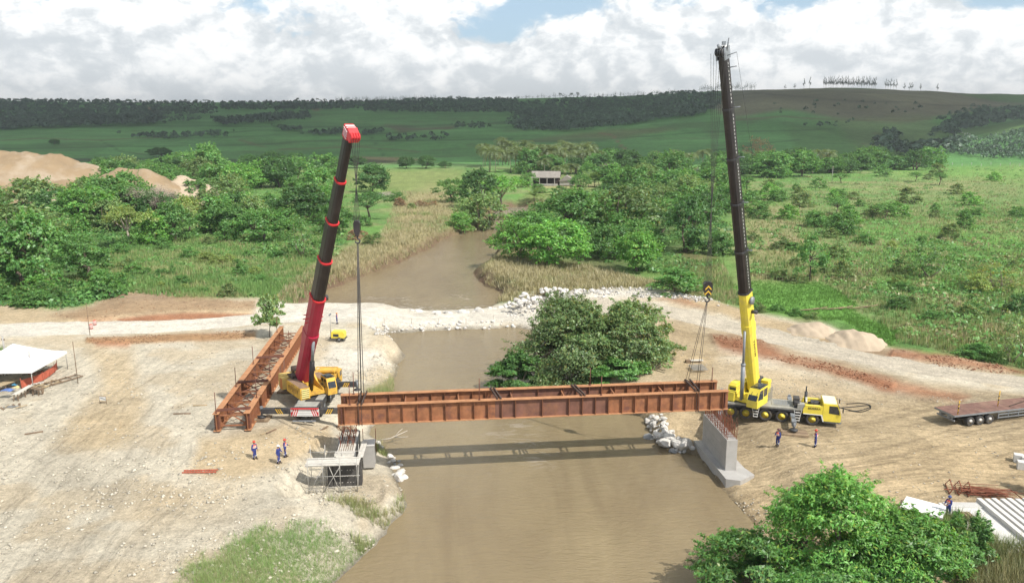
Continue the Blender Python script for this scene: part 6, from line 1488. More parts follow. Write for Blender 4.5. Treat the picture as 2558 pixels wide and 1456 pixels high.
def crown_np(seed, style='broad', n_cl=46, per=90, leaf=.030, brown=.03):
    """crown in a unit box: x, y in -.5 .. .5, z in 0 .. 1. clumps of leaves on limbs, with gaps between them"""
    r = np.random.default_rng(seed); cs = []
    lob = r.uniform(0, 6.28, 4)
    while len(cs) < n_cl:
        a = r.uniform(0, 6.28); rad = math.sqrt(r.random()); k = 1 + .14 * math.sin(2 * a + lob[0]) + .12 * math.sin(3 * a + lob[1]) + .08 * math.sin(5 * a + lob[2])
        if style == 'broad':
            z = .13 + .72 * math.sqrt(max(0, 1 - rad ** 2 * .95)) + r.uniform(-.06, .06)
            if r.random() < .35: z = r.uniform(.12, max(.2, z))
        elif style == 'umbrella': z = .46 + .42 * math.sqrt(max(0, 1 - rad ** 2 * .9)) + r.uniform(-.08, .05)
        elif style == 'round': u = r.uniform(-.75, 1); z = .52 + .40 * u; rad = math.sqrt(max(0, 1 - u * u)) * r.uniform(.72, 1.0)
        elif style == 'bush': u = r.uniform(-.1, 1) ; z = .12 + .74 * u; rad = math.sqrt(max(0, 1 - u * u * .95)) * r.uniform(.5, 1.0)
        elif style == 'tall': z = r.uniform(.35, .97); rad = rad * (.35 + .75 * math.sin((z - .25) / .75 * 3.0))
        else: z = r.uniform(.2, .95); rad *= (1.1 - z * .6)
        cs.append((math.cos(a) * rad * .40 * k, math.sin(a) * rad * .40 * k, z))
    cs = np.array(cs); rr2 = r.uniform(.085, .150, n_cl)
    C = []; N = []; tone = []
    for i in range(n_cl):
        m = int(per * r.uniform(.6, 1.3)); d = r.normal(0, 1, (m, 3)); d /= np.linalg.norm(d, axis=1)[:, None]; d[:, 2] = np.abs(d[:, 2]) * 1.0 - .25
        q = d * (r.random((m, 1)) ** .35) * rr2[i]; q[:, 2] *= .95
        C.append(cs[i] + q); o = cs[i] - np.array([0, 0, .45]); o = o / (np.linalg.norm(o) + 1e-6); N.append(d * .9 + o * .6 + np.array([0, 0, .25])); tone.append(np.full(m, r.uniform(.78, 1.22)))
    for i in range(n_cl):
        for _ in range(2):
            o = cs[i] - np.array([0, 0, .35]); o = o / (np.linalg.norm(o) + 1e-6) + r.normal(0, .45, 3); o /= np.linalg.norm(o); m = int(per * .10) + 2; L = rr2[i] * (.8 + r.uniform(.1, .75) * np.linspace(0, 1, m))[:, None]
            C.append(cs[i] + o * L + r.normal(0, .008, (m, 3))); N.append(np.tile(o * .4, (m, 1)) + np.array([0, 0, .6])); tone.append(np.full(m, r.uniform(.9, 1.3)))
    C = np.concatenate(C); N = np.concatenate(N); tone = np.concatenate(tone)
    V, F = leaves_np(r, C, N, leaf)
    col = np.ones((len(C), 3)) * (tone * r.uniform(.62, 1.4, len(C)))[:, None]; col[:, 0] *= r.uniform(.85, 1.25, len(C)); yb = r.random(len(C)) < brown; col[yb] = np.array([2.2, 1.25, 1.0]) * r.uniform(.6, 1.2, (yb.sum(), 1))
    return V, F, np.repeat(col, 4, 0), cs
def trunk_mb(seed, cs, style, r0=.022, trunks=1, fork=.3):
    r = random.Random(seed); b = MB(); tops = sorted(cs.tolist(), key=lambda c: r.random())[:9 if style != 'tall' else 6]
    for k in range(trunks):
        bx, by = (r.uniform(-.05, .05), r.uniform(-.05, .05)) if trunks > 1 else (0, 0)
        fx, fy = bx + r.uniform(-.05, .05) * (1 + trunks), by + r.uniform(-.05, .05) * (1 + trunks); fz = fork * r.uniform(.85, 1.15)
        b.tube([(bx, by, -.04), ((bx + fx) / 2 + r.uniform(-.015, .015), (by + fy) / 2, fz * .5), (fx, fy, fz)], [r0 * 1.25, r0, r0 * .8], 7)
        for c in tops[k::trunks]:
            mx = (fx + c[0]) / 2 + r.uniform(-.04, .04); my = (fy + c[1]) / 2 + r.uniform(-.04, .04); mz = fz + (c[2] - fz) * .55
            b.tube([(fx, fy, fz), (mx, my, mz), (c[0], c[1], c[2] - .02)], [r0 * .65, r0 * .4, r0 * .14], 5)
    return b
PROTO = {}
def make_proto(key, style, seed, **kw):
    tk = {k: kw.pop(k) for k in ('r0', 'trunks', 'fork') if k in kw}; bark = kw.pop('bark', BARK)
    V, F, col, cs = crown_np(seed, style, **kw)
    o = mesh_np('crown', V, F, LF['mid'], col=col); tr_ = trunk_mb(seed, cs, style, **tk).build('trunk', bark)
    PROTO[key] = (o.data, tr_.data); bpy.data.objects.remove(o); bpy.data.objects.remove(tr_)
make_proto('broad1', 'broad', 11, n_cl=60, per=80, leaf=.022, trunks=2, fork=.28); make_proto('broad2', 'broad', 12, n_cl=54, per=84, leaf=.023, fork=.33); make_proto('broad3', 'broad', 19, n_cl=58, per=80, leaf=.022, fork=.25, trunks=3)
make_proto('umb1', 'umbrella', 13, n_cl=46, per=70, leaf=.021, fork=.42, brown=.01, bark=BARKP); make_proto('umb2', 'umbrella', 14, n_cl=40, per=70, leaf=.022, fork=.45, brown=.02)
make_proto('round1', 'round', 15, n_cl=95, per=80, leaf=.022, fork=.18, brown=.01); make_proto('round2', 'round', 16, n_cl=85, per=80, leaf=.024, fork=.2)
make_proto('bush1', 'bush', 17, n_cl=60, per=66, leaf=.026, fork=.1, trunks=3, r0=.012); make_proto('bush2', 'bush', 18, n_cl=48, per=66, leaf=.028, fork=.1, trunks=3, r0=.012); make_proto('bush3', 'bush', 20, n_cl=40, per=60, leaf=.030, fork=.1, trunks=3, r0=.012, brown=.10)
make_proto('tall1', 'tall', 21, n_cl=30, per=60, leaf=.030, fork=.5, r0=.014, bark=BARKP); make_proto('thin1', 'tall', 29, n_cl=16, per=26, leaf=.045, fork=.55, r0=.03, bark=BARK); make_proto('tall2', 'tall', 27, n_cl=44, per=80, leaf=.034, fork=.3, r0=.012, brown=.06); make_proto('airy1', 'broad', 22, n_cl=34, per=50, leaf=.020, fork=.22, trunks=3, r0=.012, brown=.08); make_proto('lean1', 'broad', 23, n_cl=34, per=70, leaf=.024, fork=.45, r0=.020)
def bare_proto(key, seed):
    r = np.random.default_rng(seed); rp = random.Random(seed); b = MB(); cs = []
    for k in range(4):
        fx, fy = rp.uniform(-.06, .06), rp.uniform(-.06, .06); b.tube([(fx * .3, fy * .3, -.03), (fx, fy, .22)], [.02, .014], 6)
        for j in range(7):
            a = rp.uniform(0, 6.28); q = rp.uniform(.15, .45); c = (math.cos(a) * q, math.sin(a) * q, .92 - q * q * 1.3 + rp.uniform(-.18, .05)); b.tube([(fx, fy, .22), (c[0] * .45, c[1] * .45, .22 + (c[2] - .22) * .6), c], [.010, .007, .003], 5); cs.append(c)
    tr_ = b.build('trunk', BARKP); n = 5200; ci = r.integers(0, len(cs), n); C = np.array(cs)[ci] + r.normal(0, .065, (n, 3)); N = C - np.array([0, 0, .3])
    V, F = leaves_np(r, C, N / (np.linalg.norm(N, axis=1)[:, None] + 1e-6), .030, .07, 1.2); o = mesh_np('crown', V, F, LF['greyb'], col=np.repeat(r.uniform(.6, 1.5, (n, 1)) * np.ones((1, 3)), 4, 0))
    PROTO[key] = (o.data, tr_.data); bpy.data.objects.remove(o); bpy.data.objects.remove(tr_)
bare_proto('bare1', 31)
def palm_proto(key, seed, n_fr=24, seg=7, droop=1.0, wide=.085, bark=BARKP, tr_h=.78):
    r = np.random.default_rng(seed); V = []; F = []; col = []
    top = np.array([r.uniform(-.06, .06), r.uniform(-.06, .06), tr_h])
    for k in range(n_fr):
        a = k * 2.4 + r.uniform(-.2, .2); e0 = r.uniform(-.2, 1.25); L = r.uniform(.40, .50); c = r.uniform(.7, 1.25); p = top.copy(); el2 = e0; dead = e0 < .05
        for s in range(seg):
            d = np.array([math.cos(a) * math.cos(el2), math.sin(a) * math.cos(el2), math.sin(el2)]); q = p + d * L / seg; sd = np.array([-math.sin(a), math.cos(a), 0.0]); up_ = np.cross(sd, d)
            ln = wide * (1.15 - abs(s - 2) / seg) * 1.6
            for sgn in (-1, 1):
                for m in range(2):
                    o_ = p + (q - p) * (m * .5); tip = o_ + sd * sgn * ln * .8 + d * ln * .5 - up_ * ln * .45 * -1 * -1
                    i = len(V); V += [o_, o_ + (q - p) * .42, tip]; F.append((i, i + 1, i + 2)); col += [np.array([1.5, 1.15, .95]) * .9 if dead else np.ones(3) * c * r.uniform(.75, 1.25)] * 3
            i = len(V); V += [p - sd * .003, p + sd * .003, q]; F.append((i, i + 1, i + 2)); col += [np.array([1.3, 1.15, .9])] * 3
            p = q; el2 -= (.20 + .06 * s) * droop
    o = mesh_np('crown', np.array(V), np.array(F), LF['palm'], col=np.array(col)); b = MB(); b.tube([(0, 0, -.03), (top[0] * .3, top[1] * .3, tr_h * .5), tuple(top)], [.016, .011, .010], 7); tr_ = b.build('trunk', bark)
    PROTO[key] = (o.data, tr_.data); bpy.data.objects.remove(o); bpy.data.objects.remove(tr_)
palm_proto('palm1', 41); palm_proto('palm2', 42, 22); palm_proto('palm3', 44, 26, droop=.8); palm_proto('banana', 43, 12, 5, .55, .13, BARK, .25)
def tree(name, label, cat, x, yb, wpx, hpx, proto, colr, group=None, rz=None, deep=None, base=None):
    """tree standing at photo point (x, yb), wpx wide and hpx high on the photo raster"""
    p = base if base is not None else GT(x, yb); zc = p.y * cp - (p.z - CAM_H) * sp; k = zc / FPX
    dep = math.atan2(CAM_H - p.z, p.y); W_ = wpx * k * 1.08; H_ = hpx * k / max(.5, math.cos(dep)) 
    t = thing(name, label, cat, (p.x, p.y, p.z - .1), random.uniform(0, 6.28) if rz is None else rz, group)
    cr = bpy.data.objects.new('crown', PROTO[proto][0]); link(cr, t); cr.scale = (W_, W_ * (deep or 1), H_); cr.material_slots[0].link = 'OBJECT'; cr.material_slots[0].material = LF[colr]
    tk = bpy.data.objects.new('trunk', PROTO[proto][1]); link(tk, t); tk.scale = (W_, W_ * (deep or 1), H_); return t
T = tree
# --- left bank, prominent trees
for a in [('tree', 'big bright green tree cluster at the far left edge, front crown', 'tree', 75, 716, 200, 190, 'broad1', 'mid'), ('tree', 'dense dark tree cut by the left edge of the picture', 'tree', -25, 722, 190, 160, 'round1', 'mid'), ('tree', 'leafy tree at the far left behind the front crown', 'tree', 60, 640, 210, 130, 'broad3', 'olive'),
          ('tree', 'rounded green tree casting a dark shadow right of the big left cluster', 'tree', 215, 702, 130, 115, 'broad2', 'mid'), ('tree', 'yellow green flat topped tree with bent pale trunk', 'tree', 328, 616, 122, 102, 'umb1', 'yellow'), ('tree', 'bright green tree with dark trunk left of the grey leafless one', 'tree', 226, 577, 165, 118, 'broad2', 'bright'),
          ('tree', 'grey leafless thorny tree in the left scrub', 'tree', 372, 560, 140, 98, 'bare1', 'greyb'), ('tree', 'feathery olive tree at the upper left of the scrub', 'tree', 98, 560, 200, 118, 'broad1', 'olive'), ('tree', 'pale green thin trunked tree right of the grey leafless one', 'tree', 472, 585, 90, 95, 'umb2', 'yellow'),
          ('tree', 'dense dark green tree behind the red crane boom', 'tree', 762, 560, 135, 95, 'round2', 'dark'), ('tree', 'light green multi stemmed tree just left of the red crane boom', 'tree', 757, 640, 112, 112, 'airy1', 'mid'), ('tree', 'dark low tree in the middle of the left scrub', 'tree', 655, 603, 135, 85, 'broad3', 'mid'),
          ('tree', 'round dense dome shaped tree right of the red crane rope', 'tree', 931, 486, 96, 76, 'round1', 'dark'), ('tree', 'flat crowned dark tree below the dome shaped tree', 'tree', 925, 548, 105, 70, 'umb2', 'dark'), ('shrub', 'small round green bush right of the flat crowned tree', 'bush', 990, 502, 44, 26, 'bush1', 'mid'),
          ('tree', 'young light green tree growing behind the laid girders', 'tree', 672, 842, 78, 100, 'tall2', 'olive'), ('shrub', 'small cone shaped sapling alone in the left grass', 'bush', 432, 685, 18, 28, 'bush2', 'mid'), ('shrub', 'leafy bush in the middle of the left grass clearing', 'bush', 574, 602, 62, 62, 'bush1', 'mid'),
          # centre group
          ('tree', 'tall dark tree topping the group beside the river bend', 'tree', 1195, 520, 105, 100, 'broad1', 'dark'), ('tree', 'bright green layered tree on the right of the river bend group', 'tree', 1252, 530, 135, 92, 'umb1', 'bright'), ('tree', 'mid green tree on the left of the river bend group', 'tree', 1130, 505, 85, 62, 'broad2', 'mid'),
          ('tree', 'spreading grey green tree leaning over the river', 'tree', 1205, 580, 125, 100, 'broad3', 'olive'), ('shrub', 'round glossy green bush on the left river bank', 'bush', 1150, 575, 66, 52, 'bush1', 'bright'),
          ('tree', 'large dull green tree right of the river bend', 'tree', 1430, 600, 170, 130, 'broad1', 'mid'), ('tree', 'large brownish half bare tree in the centre thicket', 'tree', 1570, 600, 190, 140, 'broad3', 'olive'), ('tree', 'leaning green tree at the water edge of the right bank', 'tree', 1292, 650, 130, 112, 'broad2', 'bright'),
          ('tree', 'big rounded bright green tree on the right river bank', 'tree', 1392, 668, 175, 118, 'round1', 'bright'), ('tree', 'dark green tree behind the big rounded one on the bank', 'tree', 1345, 622, 130, 90, 'round2', 'mid'), ('tree', 'rounded bright green tree at the right end of the bank thicket', 'tree', 1592, 678, 120, 98, 'round2', 'bright'),
          ('tree', 'mid green tree between the two rounded bank trees', 'tree', 1512, 645, 110, 90, 'broad2', 'mid'), ('tree', 'dark upright tree left of the yellow crane ropes', 'tree', 1715, 630, 110, 150, 'broad1', 'dark'), ('tree', 'dark tree just behind the yellow crane ropes', 'tree', 1775, 560, 95, 90, 'broad2', 'dark'),
          ('shrub', 'dark round bush left of the black boom', 'bush', 1800, 636, 82, 66, 'bush1', 'mid'), ('shrub', 'wide green bush above the stony bend of the road', 'bush', 1690, 728, 150, 62, 'bush2', 'mid'), ('shrub', 'dark bush left of the wide green bush', 'bush', 1735, 630, 80, 52, 'bush2', 'mid'),
          ('tree', 'bright round topped tree in front of the farm shed palms', 'tree', 1542, 470, 66, 44, 'round2', 'bright'), ('tree', 'grey leafless tree beside the open farm shed', 'tree', 1520, 462, 48, 56, 'bare1', 'greyb'),
          # right
          ('tree', 'leaning open crowned tree at the edge of the bright meadow', 'tree', 2022, 702, 92, 118, 'lean1', 'mid'), ('tree', 'airy many stemmed light green tree in the right grass', 'tree', 2320, 695, 125, 105, 'airy1', 'mid'), ('shrub', 'yellow green spreading bush in the right grass', 'bush', 2480, 722, 140, 70, 'airy1', 'yellow'),
          ('shrub', 'dark green bush in the middle of the right scrub', 'bush', 2102, 585, 92, 62, 'bush1', 'mid'), ('shrub', 'narrow leaning green bush at the upper right scrub', 'bush', 2408, 570, 52, 50, 'bush2', 'mid'), ('shrub', 'dark green bush at the right edge above the road', 'bush', 2540, 785, 66, 58, 'bush1', 'dark'),
          ('tree', 'grey green thin tree at the right edge by the road', 'tree', 2528, 905, 100, 130, 'airy1', 'olive'), ('shrub', 'long low green bush beside the road at the right', 'bush', 2440, 888, 110, 32, 'bush2', 'mid'), ('shrub', 'tall reed like clump right of the leaning tree', 'bush', 2105, 700, 55, 55, 'bush3', 'olive'), ('shrub', 'spindly pale green shrub below the reed clump', 'bush', 2180, 690, 60, 70, 'airy1', 'olive'),
          ('shrub', 'pale dry flowering tree top above the right village trees', 'tree', 1895, 408, 85, 68, 'airy1', 'dry')]: T(*a)
# --- tree rows and mixed scrub, individuals of a few kinds
rs = random.Random(77)
LM = [(20, 680, 'the far left tree cluster'), (326, 560, 'the yellow green flat topped tree'), (372, 520, 'the grey leafless tree'), (330, 440, 'the flat topped sand heap'), (120, 430, 'the huge spoil heap'), (560, 600, 'the left grass clearing'), (757, 590, 'the multi stemmed light tree'), (830, 480, 'the red boom tip sections'),
      (931, 450, 'the dome shaped tree'), (1150, 550, 'the glossy bank bush'), (1200, 500, 'the river bend tree group'), (1382, 445, 'the open farm shed'), (1392, 610, 'the big rounded bank tree'), (1592, 630, 'the right bank rounded tree'), (1542, 450, 'the bright round topped tree'), (1752, 430, 'the white farm house'), (1700, 385, 'the blue water tank'),
      (1840, 500, 'the black boom'), (2022, 640, 'the leaning meadow tree'), (2320, 650, 'the airy many stemmed tree'), (2102, 560, 'the dark bush in mid scrub'), (2408, 545, 'the narrow leaning bush'), (2480, 690, 'the yellow green spreading bush'), (2540, 755, 'the dark edge bush'), (1895, 370, 'the pale dry tree top'), (2240, 410, 'the far fence posts'), (300, 740, 'the brown soil bank'), (1300, 400, 'the coconut palm row'), (2130, 820, 'the rounded pale sand heap')]
ADJ = {'mid': 'mid green', 'dark': 'dark green', 'bright': 'bright green', 'olive': 'olive green', 'yellow': 'yellow green', 'dry': 'dry tan', 'greyb': 'grey brown', 'palm': 'grey green', 'forest': 'dark'}
SHP = {'broad': 'domed', 'umb': 'flat topped', 'round': 'rounded', 'bush': 'bushy', 'airy': 'airy', 'tall': 'slim', 'lean': 'open'}
USED = set(); SHP['palm'] = 'feathery'
def autolabel(x, y, w_, proto, colr, cat, pre=''):
    near_ = sorted(LM, key=lambda l: (l[0] - x) ** 2 + ((l[1] - y) * 1.6) ** 2)[:6]; first = None
    for d in near_:
        dx, dy = x - d[0], (y - 20 - d[1]) * 1.6; dist = math.hypot(dx, dy)
        rel = ('left of' if dx < 0 else 'right of') if abs(dx) > abs(dy) else ('in front of' if dy > 0 else 'behind')
        near = 'just ' if dist < 45 else ('well ' if dist > 140 else ''); sz = 'small' if w_ < 38 else 'large' if w_ > 95 else 'tall' if cat == 'tree' and w_ > 80 else 'medium'
        l = f"{pre}{sz} {ADJ[colr]} {SHP[proto.rstrip('0123456789')]} {cat} {near}{rel} {d[2]}"; first = first or l
        if l not in USED: USED.add(l); return l
    return first
def scatter(poly, n, wr, hr, kinds, label, group, name='shrub', cat='bush', seed=1, scale_y=None):
    for (x, y) in sorted(in_poly(n, poly, seed), key=lambda q: q[1]):
        k = (.70 + .30 * (y - 380) / 250) if scale_y else 1.0; pr_, cl_ = rs.choice(kinds); w_ = rs.uniform(*wr) * k; T(name, autolabel(x, y, w_, pr_, cl_, cat), cat, x, y, w_, w_ * rs.uniform(*hr), pr_, cl_, group)
scatter([(90, 440), (480, 440), (840, 450), (850, 600), (640, 620), (470, 600), (150, 660), (-40, 700), (-40, 480)], 46, (80, 135), (.65, .9), [('bush1', 'mid'), ('bush2', 'mid'), ('round2', 'mid'), ('broad1', 'mid'), ('broad3', 'olive'), ('bush1', 'bright'), ('round1', 'dark')], '', 'trees of the left bank wood', 'tree', 'tree', 55, True)
scatter([(90, 470), (480, 440), (830, 440), (820, 560), (600, 600), (470, 570), (150, 610), (-40, 640), (-40, 520)], 55, (75, 130), (.6, .85), [('broad1', 'mid'), ('broad2', 'mid'), ('broad3', 'olive'), ('broad1', 'olive'), ('umb2', 'mid'), ('bush1', 'mid'), ('broad2', 'bright')], 'leafy tree in the mixed wood on the left bank', 'trees of the left bank wood', 'tree', 'tree', 5, True)
scatter([(230, 425), (480, 425), (600, 440), (420, 460), (250, 440)], 12, (70, 110), (.4, .6), [('broad1', 'mid'), ('bush1', 'dark'), ('umb2', 'mid')], 'green tree behind the sand heaps', 'trees behind the sand heaps', 'tree', 'tree', 6)
for x, y, w_, h_ in ((401, 393, 60, 24), (450, 415, 66, 34), (505, 416, 84, 38), (548, 418, 50, 28), (625, 420, 60, 34), (680, 421, 76, 42), (740, 421, 70, 38), (830, 423, 46, 28), (888, 420, 52, 30), (1016, 421, 48, 30), (1064, 421, 52, 32), (1112, 420, 36, 18), (135, 361, 30, 13)): T('tree', autolabel(x, y, w_, 'round1', 'dark', 'tree', 'shaded '), 'tree', x, y, w_, h_, rs.choice(('round1', 'round2')), 'dark', 'shaded trees at the foot of the cane hills')
scatter([(300, 600), (500, 600), (720, 640), (760, 730), (560, 745), (300, 730), (240, 720)], 26, (26, 60), (.4, .7), [('bush1', 'mid'), ('bush2', 'mid'), ('bush3', 'olive'), ('bush2', 'yellow')], 'small bush in the grass of the left bank', 'small bushes in the left bank grass', seed=7)
scatter([(-60, 735), (240, 720), (300, 700), (300, 735), (150, 770), (-60, 752)], 16, (50, 95), (.5, .75), [('bush1', 'mid'), ('bush2', 'bright'), ('bush3', 'mid')], 'leafy bush along the left edge of the sandy ground', 'bushes along the left sandy ground', seed=8)
scatter([(1300, 560), (1480, 540), (1760, 540), (1790, 620), (1640, 650), (1480, 640), (1320, 620)], 22, (70, 130), (.6, .85), [('broad1', 'dark'), ('broad2', 'mid'), ('bush1', 'mid'), ('round2', 'mid')], 'dense tree in the thicket right of the river', 'trees of the thicket right of the river', 'tree', 'tree', 9)
scatter([(1470, 470), (1800, 450), (1830, 530), (1500, 530)], 18, (70, 120), (.55, .8), [('broad1', 'mid'), ('broad2', 'dark'), ('bush1', 'mid'), ('broad3', 'olive')], 'tree on the slope between farm shed and thicket', 'trees between farm shed and thicket', 'tree', 'tree', 10)
scatter([(1290, 425), (1340, 440), (1500, 425), (1760, 414), (1900, 416), (2260, 408), (2420, 409), (2400, 420), (2200, 428), (1900, 450), (1760, 448), (1500, 445)], 54, (50, 95), (.55, .8), [('broad1', 'dark'), ('broad2', 'mid'), ('round1', 'dark'), ('round2', 'mid'), ('broad3', 'dark'), ('bush1', 'mid')], 'dark green tree in the village tree belt below the hills', 'trees of the village belt', 'tree', 'tree', 11)
scatter([(1840, 450), (2558, 425), (2558, 560), (2300, 600), (1960, 560), (1840, 540)], 44, (30, 78), (.45, .75), [('bush1', 'mid'), ('bush2', 'mid'), ('bush2', 'bright'), ('bush3', 'olive'), ('umb2', 'mid')], 'low green bush in the right hand scrub field', 'bushes of the right scrub field', seed=12, scale_y=True)
scatter([(1850, 600), (2558, 560), (2558, 840), (2300, 800), (2130, 740), (1850, 700)], 34, (28, 70), (.4, .7), [('bush1', 'mid'), ('bush2', 'olive'), ('bush3', 'olive'), ('bush2', 'yellow')], 'scattered bush in the near right grassland', 'bushes of the near right grassland', seed=13)
scatter([(860, 640), (1080, 560), (1130, 500), (1000, 500), (900, 560)], 12, (24, 46), (.4, .7), [('bush2', 'mid'), ('bush3', 'olive'), ('bush3', 'dry')], 'small bush on the dry left river bank', 'bushes on the dry left river bank', seed=14)
scatter([(1830, 770), (1900, 760), (2000, 790), (2060, 800), (1900, 785)], 8, (30, 50), (.35, .6), [('bush2', 'mid'), ('bush3', 'olive')], 'low plant along the upper road edge by the yellow crane', 'low plants along the upper road edge', seed=15)
# palms
for k in range(34): x = 1205 + (k * 8.4) + rs.uniform(-6, 6); T('palm_tree', 'coconut palm in the long row left of the farm shed', 'palm', x, 424 + rs.uniform(-14, 10), 62, 60 + rs.uniform(-10, 6), 'palm%d' % (1 + k % 3), 'palm', 'coconut palms in a row')
for x, y, h_ in ((1512, 402, 32), (1528, 405, 30), (1546, 404, 32), (1562, 406, 28)): T('palm_tree', 'slim royal palm by the grey roofed house', 'palm', x, y, 28, h_, 'palm%d' % (1 + int(x) % 3), 'mid', 'royal palms by the grey roofed house')
for x, y in ((1395, 455), (1425, 452), (1360, 440), (1640, 428), (1690, 420), (1720, 425), (1755, 422), (1860, 428), (1905, 425), (1985, 430), (2040, 424), (2070, 430)): T('palm_tree', autolabel(x, y, 50, 'palm1', 'palm', 'palm'), 'palm', x, y, 56, 48 + rs.uniform(-6, 8), 'palm%d' % (1 + x % 3), 'palm', 'palms among the village trees')
for x, y in ((1470, 468), (1485, 466), (1497, 468), (1512, 467), (2010, 432), (2025, 434), (1335, 505)): T('banana_plant', 'banana plant with broad torn leaves near the village', 'banana plant', x, y, 60, 64, 'banana', 'olive', 'banana plants')
for x, y, w_, h_, pr_ in ((1318, 468, 46, 40, 'broad2'), (1448, 474, 56, 40, 'broad3'), (1345, 482, 50, 26, 'bush1'), (1400, 488, 60, 24, 'bush2'), (1470, 455, 50, 46, 'round2')): T('tree', autolabel(x, y, w_, pr_, 'mid', 'tree'), 'tree', x, y, w_, h_, pr_, 'mid', 'trees round the farm shed')
# --- ridge line trees, seen singly against the sky
def ridge_y(x):
    X = (x - CX) / FPX * 2000; return None
def on_ridge(x, hpx, proto, colr, label, group, name='tree', cat='tree', wpx=None):
    ys3 = np.geomspace(700, 2600, 240); X = (x - CX) / FPX * (ys3 * .985); z = hill_z(X, ys3); _, yy = proj(X, ys3, z); i = int(np.argmin(yy)); p = Vector((X[i], ys3[i], z[i] - .5))
    return T(name, label, cat, 0, 0, wpx or hpx * .5, hpx, proto, colr, group, base=p)
for k in range(46):
    x = 2046 + k * 3.0 + rs.uniform(-1.2, 1.2)
    if 2172 < x < 2190 or k % 13 == 12: continue
    on_ridge(x, 25 + rs.uniform(-6, 3), 'thin1', 'forest', 'tall thin eucalyptus in the line along the right ridge', 'eucalyptus line on the right ridge', 'eucalyptus_tree', wpx=5.5)
for x, h_ in ((1950, 11), (1973, 13), (1996, 24), (2010, 27), (2197, 24), (2203, 22), (2209, 25), (2216, 23), (2223, 24), (2243, 17), (2256, 18), (2261, 19), (2283, 17), (2324, 18)): on_ridge(x, h_, 'thin1', 'forest', 'single thin eucalyptus standing apart on the right ridge', 'single eucalyptus on the right ridge', 'eucalyptus_tree', wpx=6)
def ridge_line(xs3, h0, h1, wpx, label, seed):
    r = np.random.default_rng(seed); src = PROTO['thin1'][0]; nv = len(src.vertices); sv = np.zeros(nv * 3); src.vertices.foreach_get('co', sv); sv = sv.reshape(-1, 4, 3)[::4]; VV = []
    for x in xs3:
        ys3 = np.geomspace(700, 2600, 240); X = (x - CX) / FPX * (ys3 * .985); z = hill_z(X, ys3); _, yy = proj(X, ys3, z); i = int(np.argmin(yy)); k = ys3[i] / FPX; h = r.uniform(h0, h1) * k; w_ = wpx * k * r.uniform(.7, 1.3); VV.append(sv * np.array([w_, w_, h]) + np.array([X[i], ys3[i], z[i] - .5]))
        q = .35 * k; VV.append(np.array([[[-q, 0, 0], [q, 0, 0], [q * .6, 0, h * .8], [-q * .6, 0, h * .8]]]) + np.array([X[i], ys3[i], z[i] - .5]))
    V = np.concatenate(VV).reshape(-1, 3); return tag(mesh_np('tree_line', V, np.arange(len(V)).reshape(-1, 4), LF['forest'], col=np.ones((len(V), 3))), label, None, None, 'stuff')
ridge_line([1742 + k * 4.0 + rs.uniform(-2, 2) for k in range(34)], 9, 20, 8, 'dark ragged tree line on the ridge beside the black boom', 61)
ridge_line([845 + k * 3.2 + rs.uniform(-2, 2) for k in range(78)], 7, 14, 5, 'slender tree line along the middle ridge', 62)
ridge_line([1290 + k * 7 + rs.uniform(-4, 4) for k in range(62)], 4, 12, 9, 'uneven tree tops along the forest skyline', 63)
ridge_line([-40 + k * 8 + rs.uniform(-5, 5) for k in range(70)], 2, 8, 8, 'low tree tops along the left skyline', 64)
for x, h_ in ((475, 8), (500, 8), (521, 7), (528, 7), (750, 10), (788, 9), (800, 9), (816, 8), (1398, 12), (1425, 11), (1440, 12), (1130, 10), (1150, 9)): on_ridge(x, h_, 'palm1', 'forest', 'single small palm or tree on the skyline of the middle ridge', 'single skyline trees', wpx=11)
# --- forest masses on the far hills
def forest(name, polys, n, label, hm=11, seed=3, wm=1.0, tone=1.0, low=False):
    r = np.random.default_rng(seed); P_ = []; tot = sum(p[1] for p in polys)
    for pl_, w_ in polys: P_ += in_poly(int(n * w_ / tot), pl_, seed + len(P_))
    # sample hill surface: intersect sight lines with a dense table of the hill surface
    ys3 = np.concatenate([np.linspace(640, 1400, 260), np.linspace(1405, 2500, 220)]); PT = []
    for (x, y) in P_:
        X = (x - CX) / FPX * (ys3 * .985); z = hill_z(X, ys3); _, yy = proj(X, ys3, z); i = np.argmax(yy < y)
        if i == 0: i = int(np.argmin(yy))
        PT.append((X[i] + r.normal(0, 6), ys3[i] + r.normal(0, 6), z[i]))
    PT = np.array(PT); N = len(PT); PT[:, 2] = hill_z(PT[:, 0], PT[:, 1])
    h = hm * r.uniform(.7, 1.3, N); w_ = h * r.uniform(.6, .95, N) * wm
    m = 15; d = r.normal(0, 1, (N, m, 3)); d /= np.linalg.norm(d, axis=2)[..., None]; d[..., 2] = np.abs(d[..., 2]) * .95 - .15
    C = PT[:, None] + d * np.stack([w_ * .5, w_ * .5, h * .48], -1)[:, None] + np.stack([0 * h, 0 * h, h * .5], -1)[:, None]
    V, F = leaves_np(r, C.reshape(-1, 3), d.reshape(-1, 3) + np.array([0, 0, .3]), np.repeat(w_ * .25, m), .85, .35)
    tn_ = np.repeat(r.uniform(.55, 1.3, N) * (.6 + .8 * fbm(PT[:, 0] / 70, PT[:, 1] / 70, 3, seed)), m)[:, None] * r.uniform(.75, 1.25, (N * m, 1)) * np.ones((1, 3)) * tone
    return tag(mesh_np(name, V, F, LF['forest'], col=np.repeat(tn_, 4, 0)), label, None, None, 'stuff')
forest('forest', [([(1282, 262), (1420, 250), (1560, 246), (1700, 232), (1790, 232), (1785, 272), (1740, 292), (1660, 300), (1560, 316), (1420, 330), (1290, 330), (1280, 305)], 4.0), ([(905, 258), (1060, 250), (1290, 250), (1290, 284), (1100, 284), (920, 282)], 2.0)], 4600, 'dense dark forest covering the middle of the far hills', hm=9, seed=3)
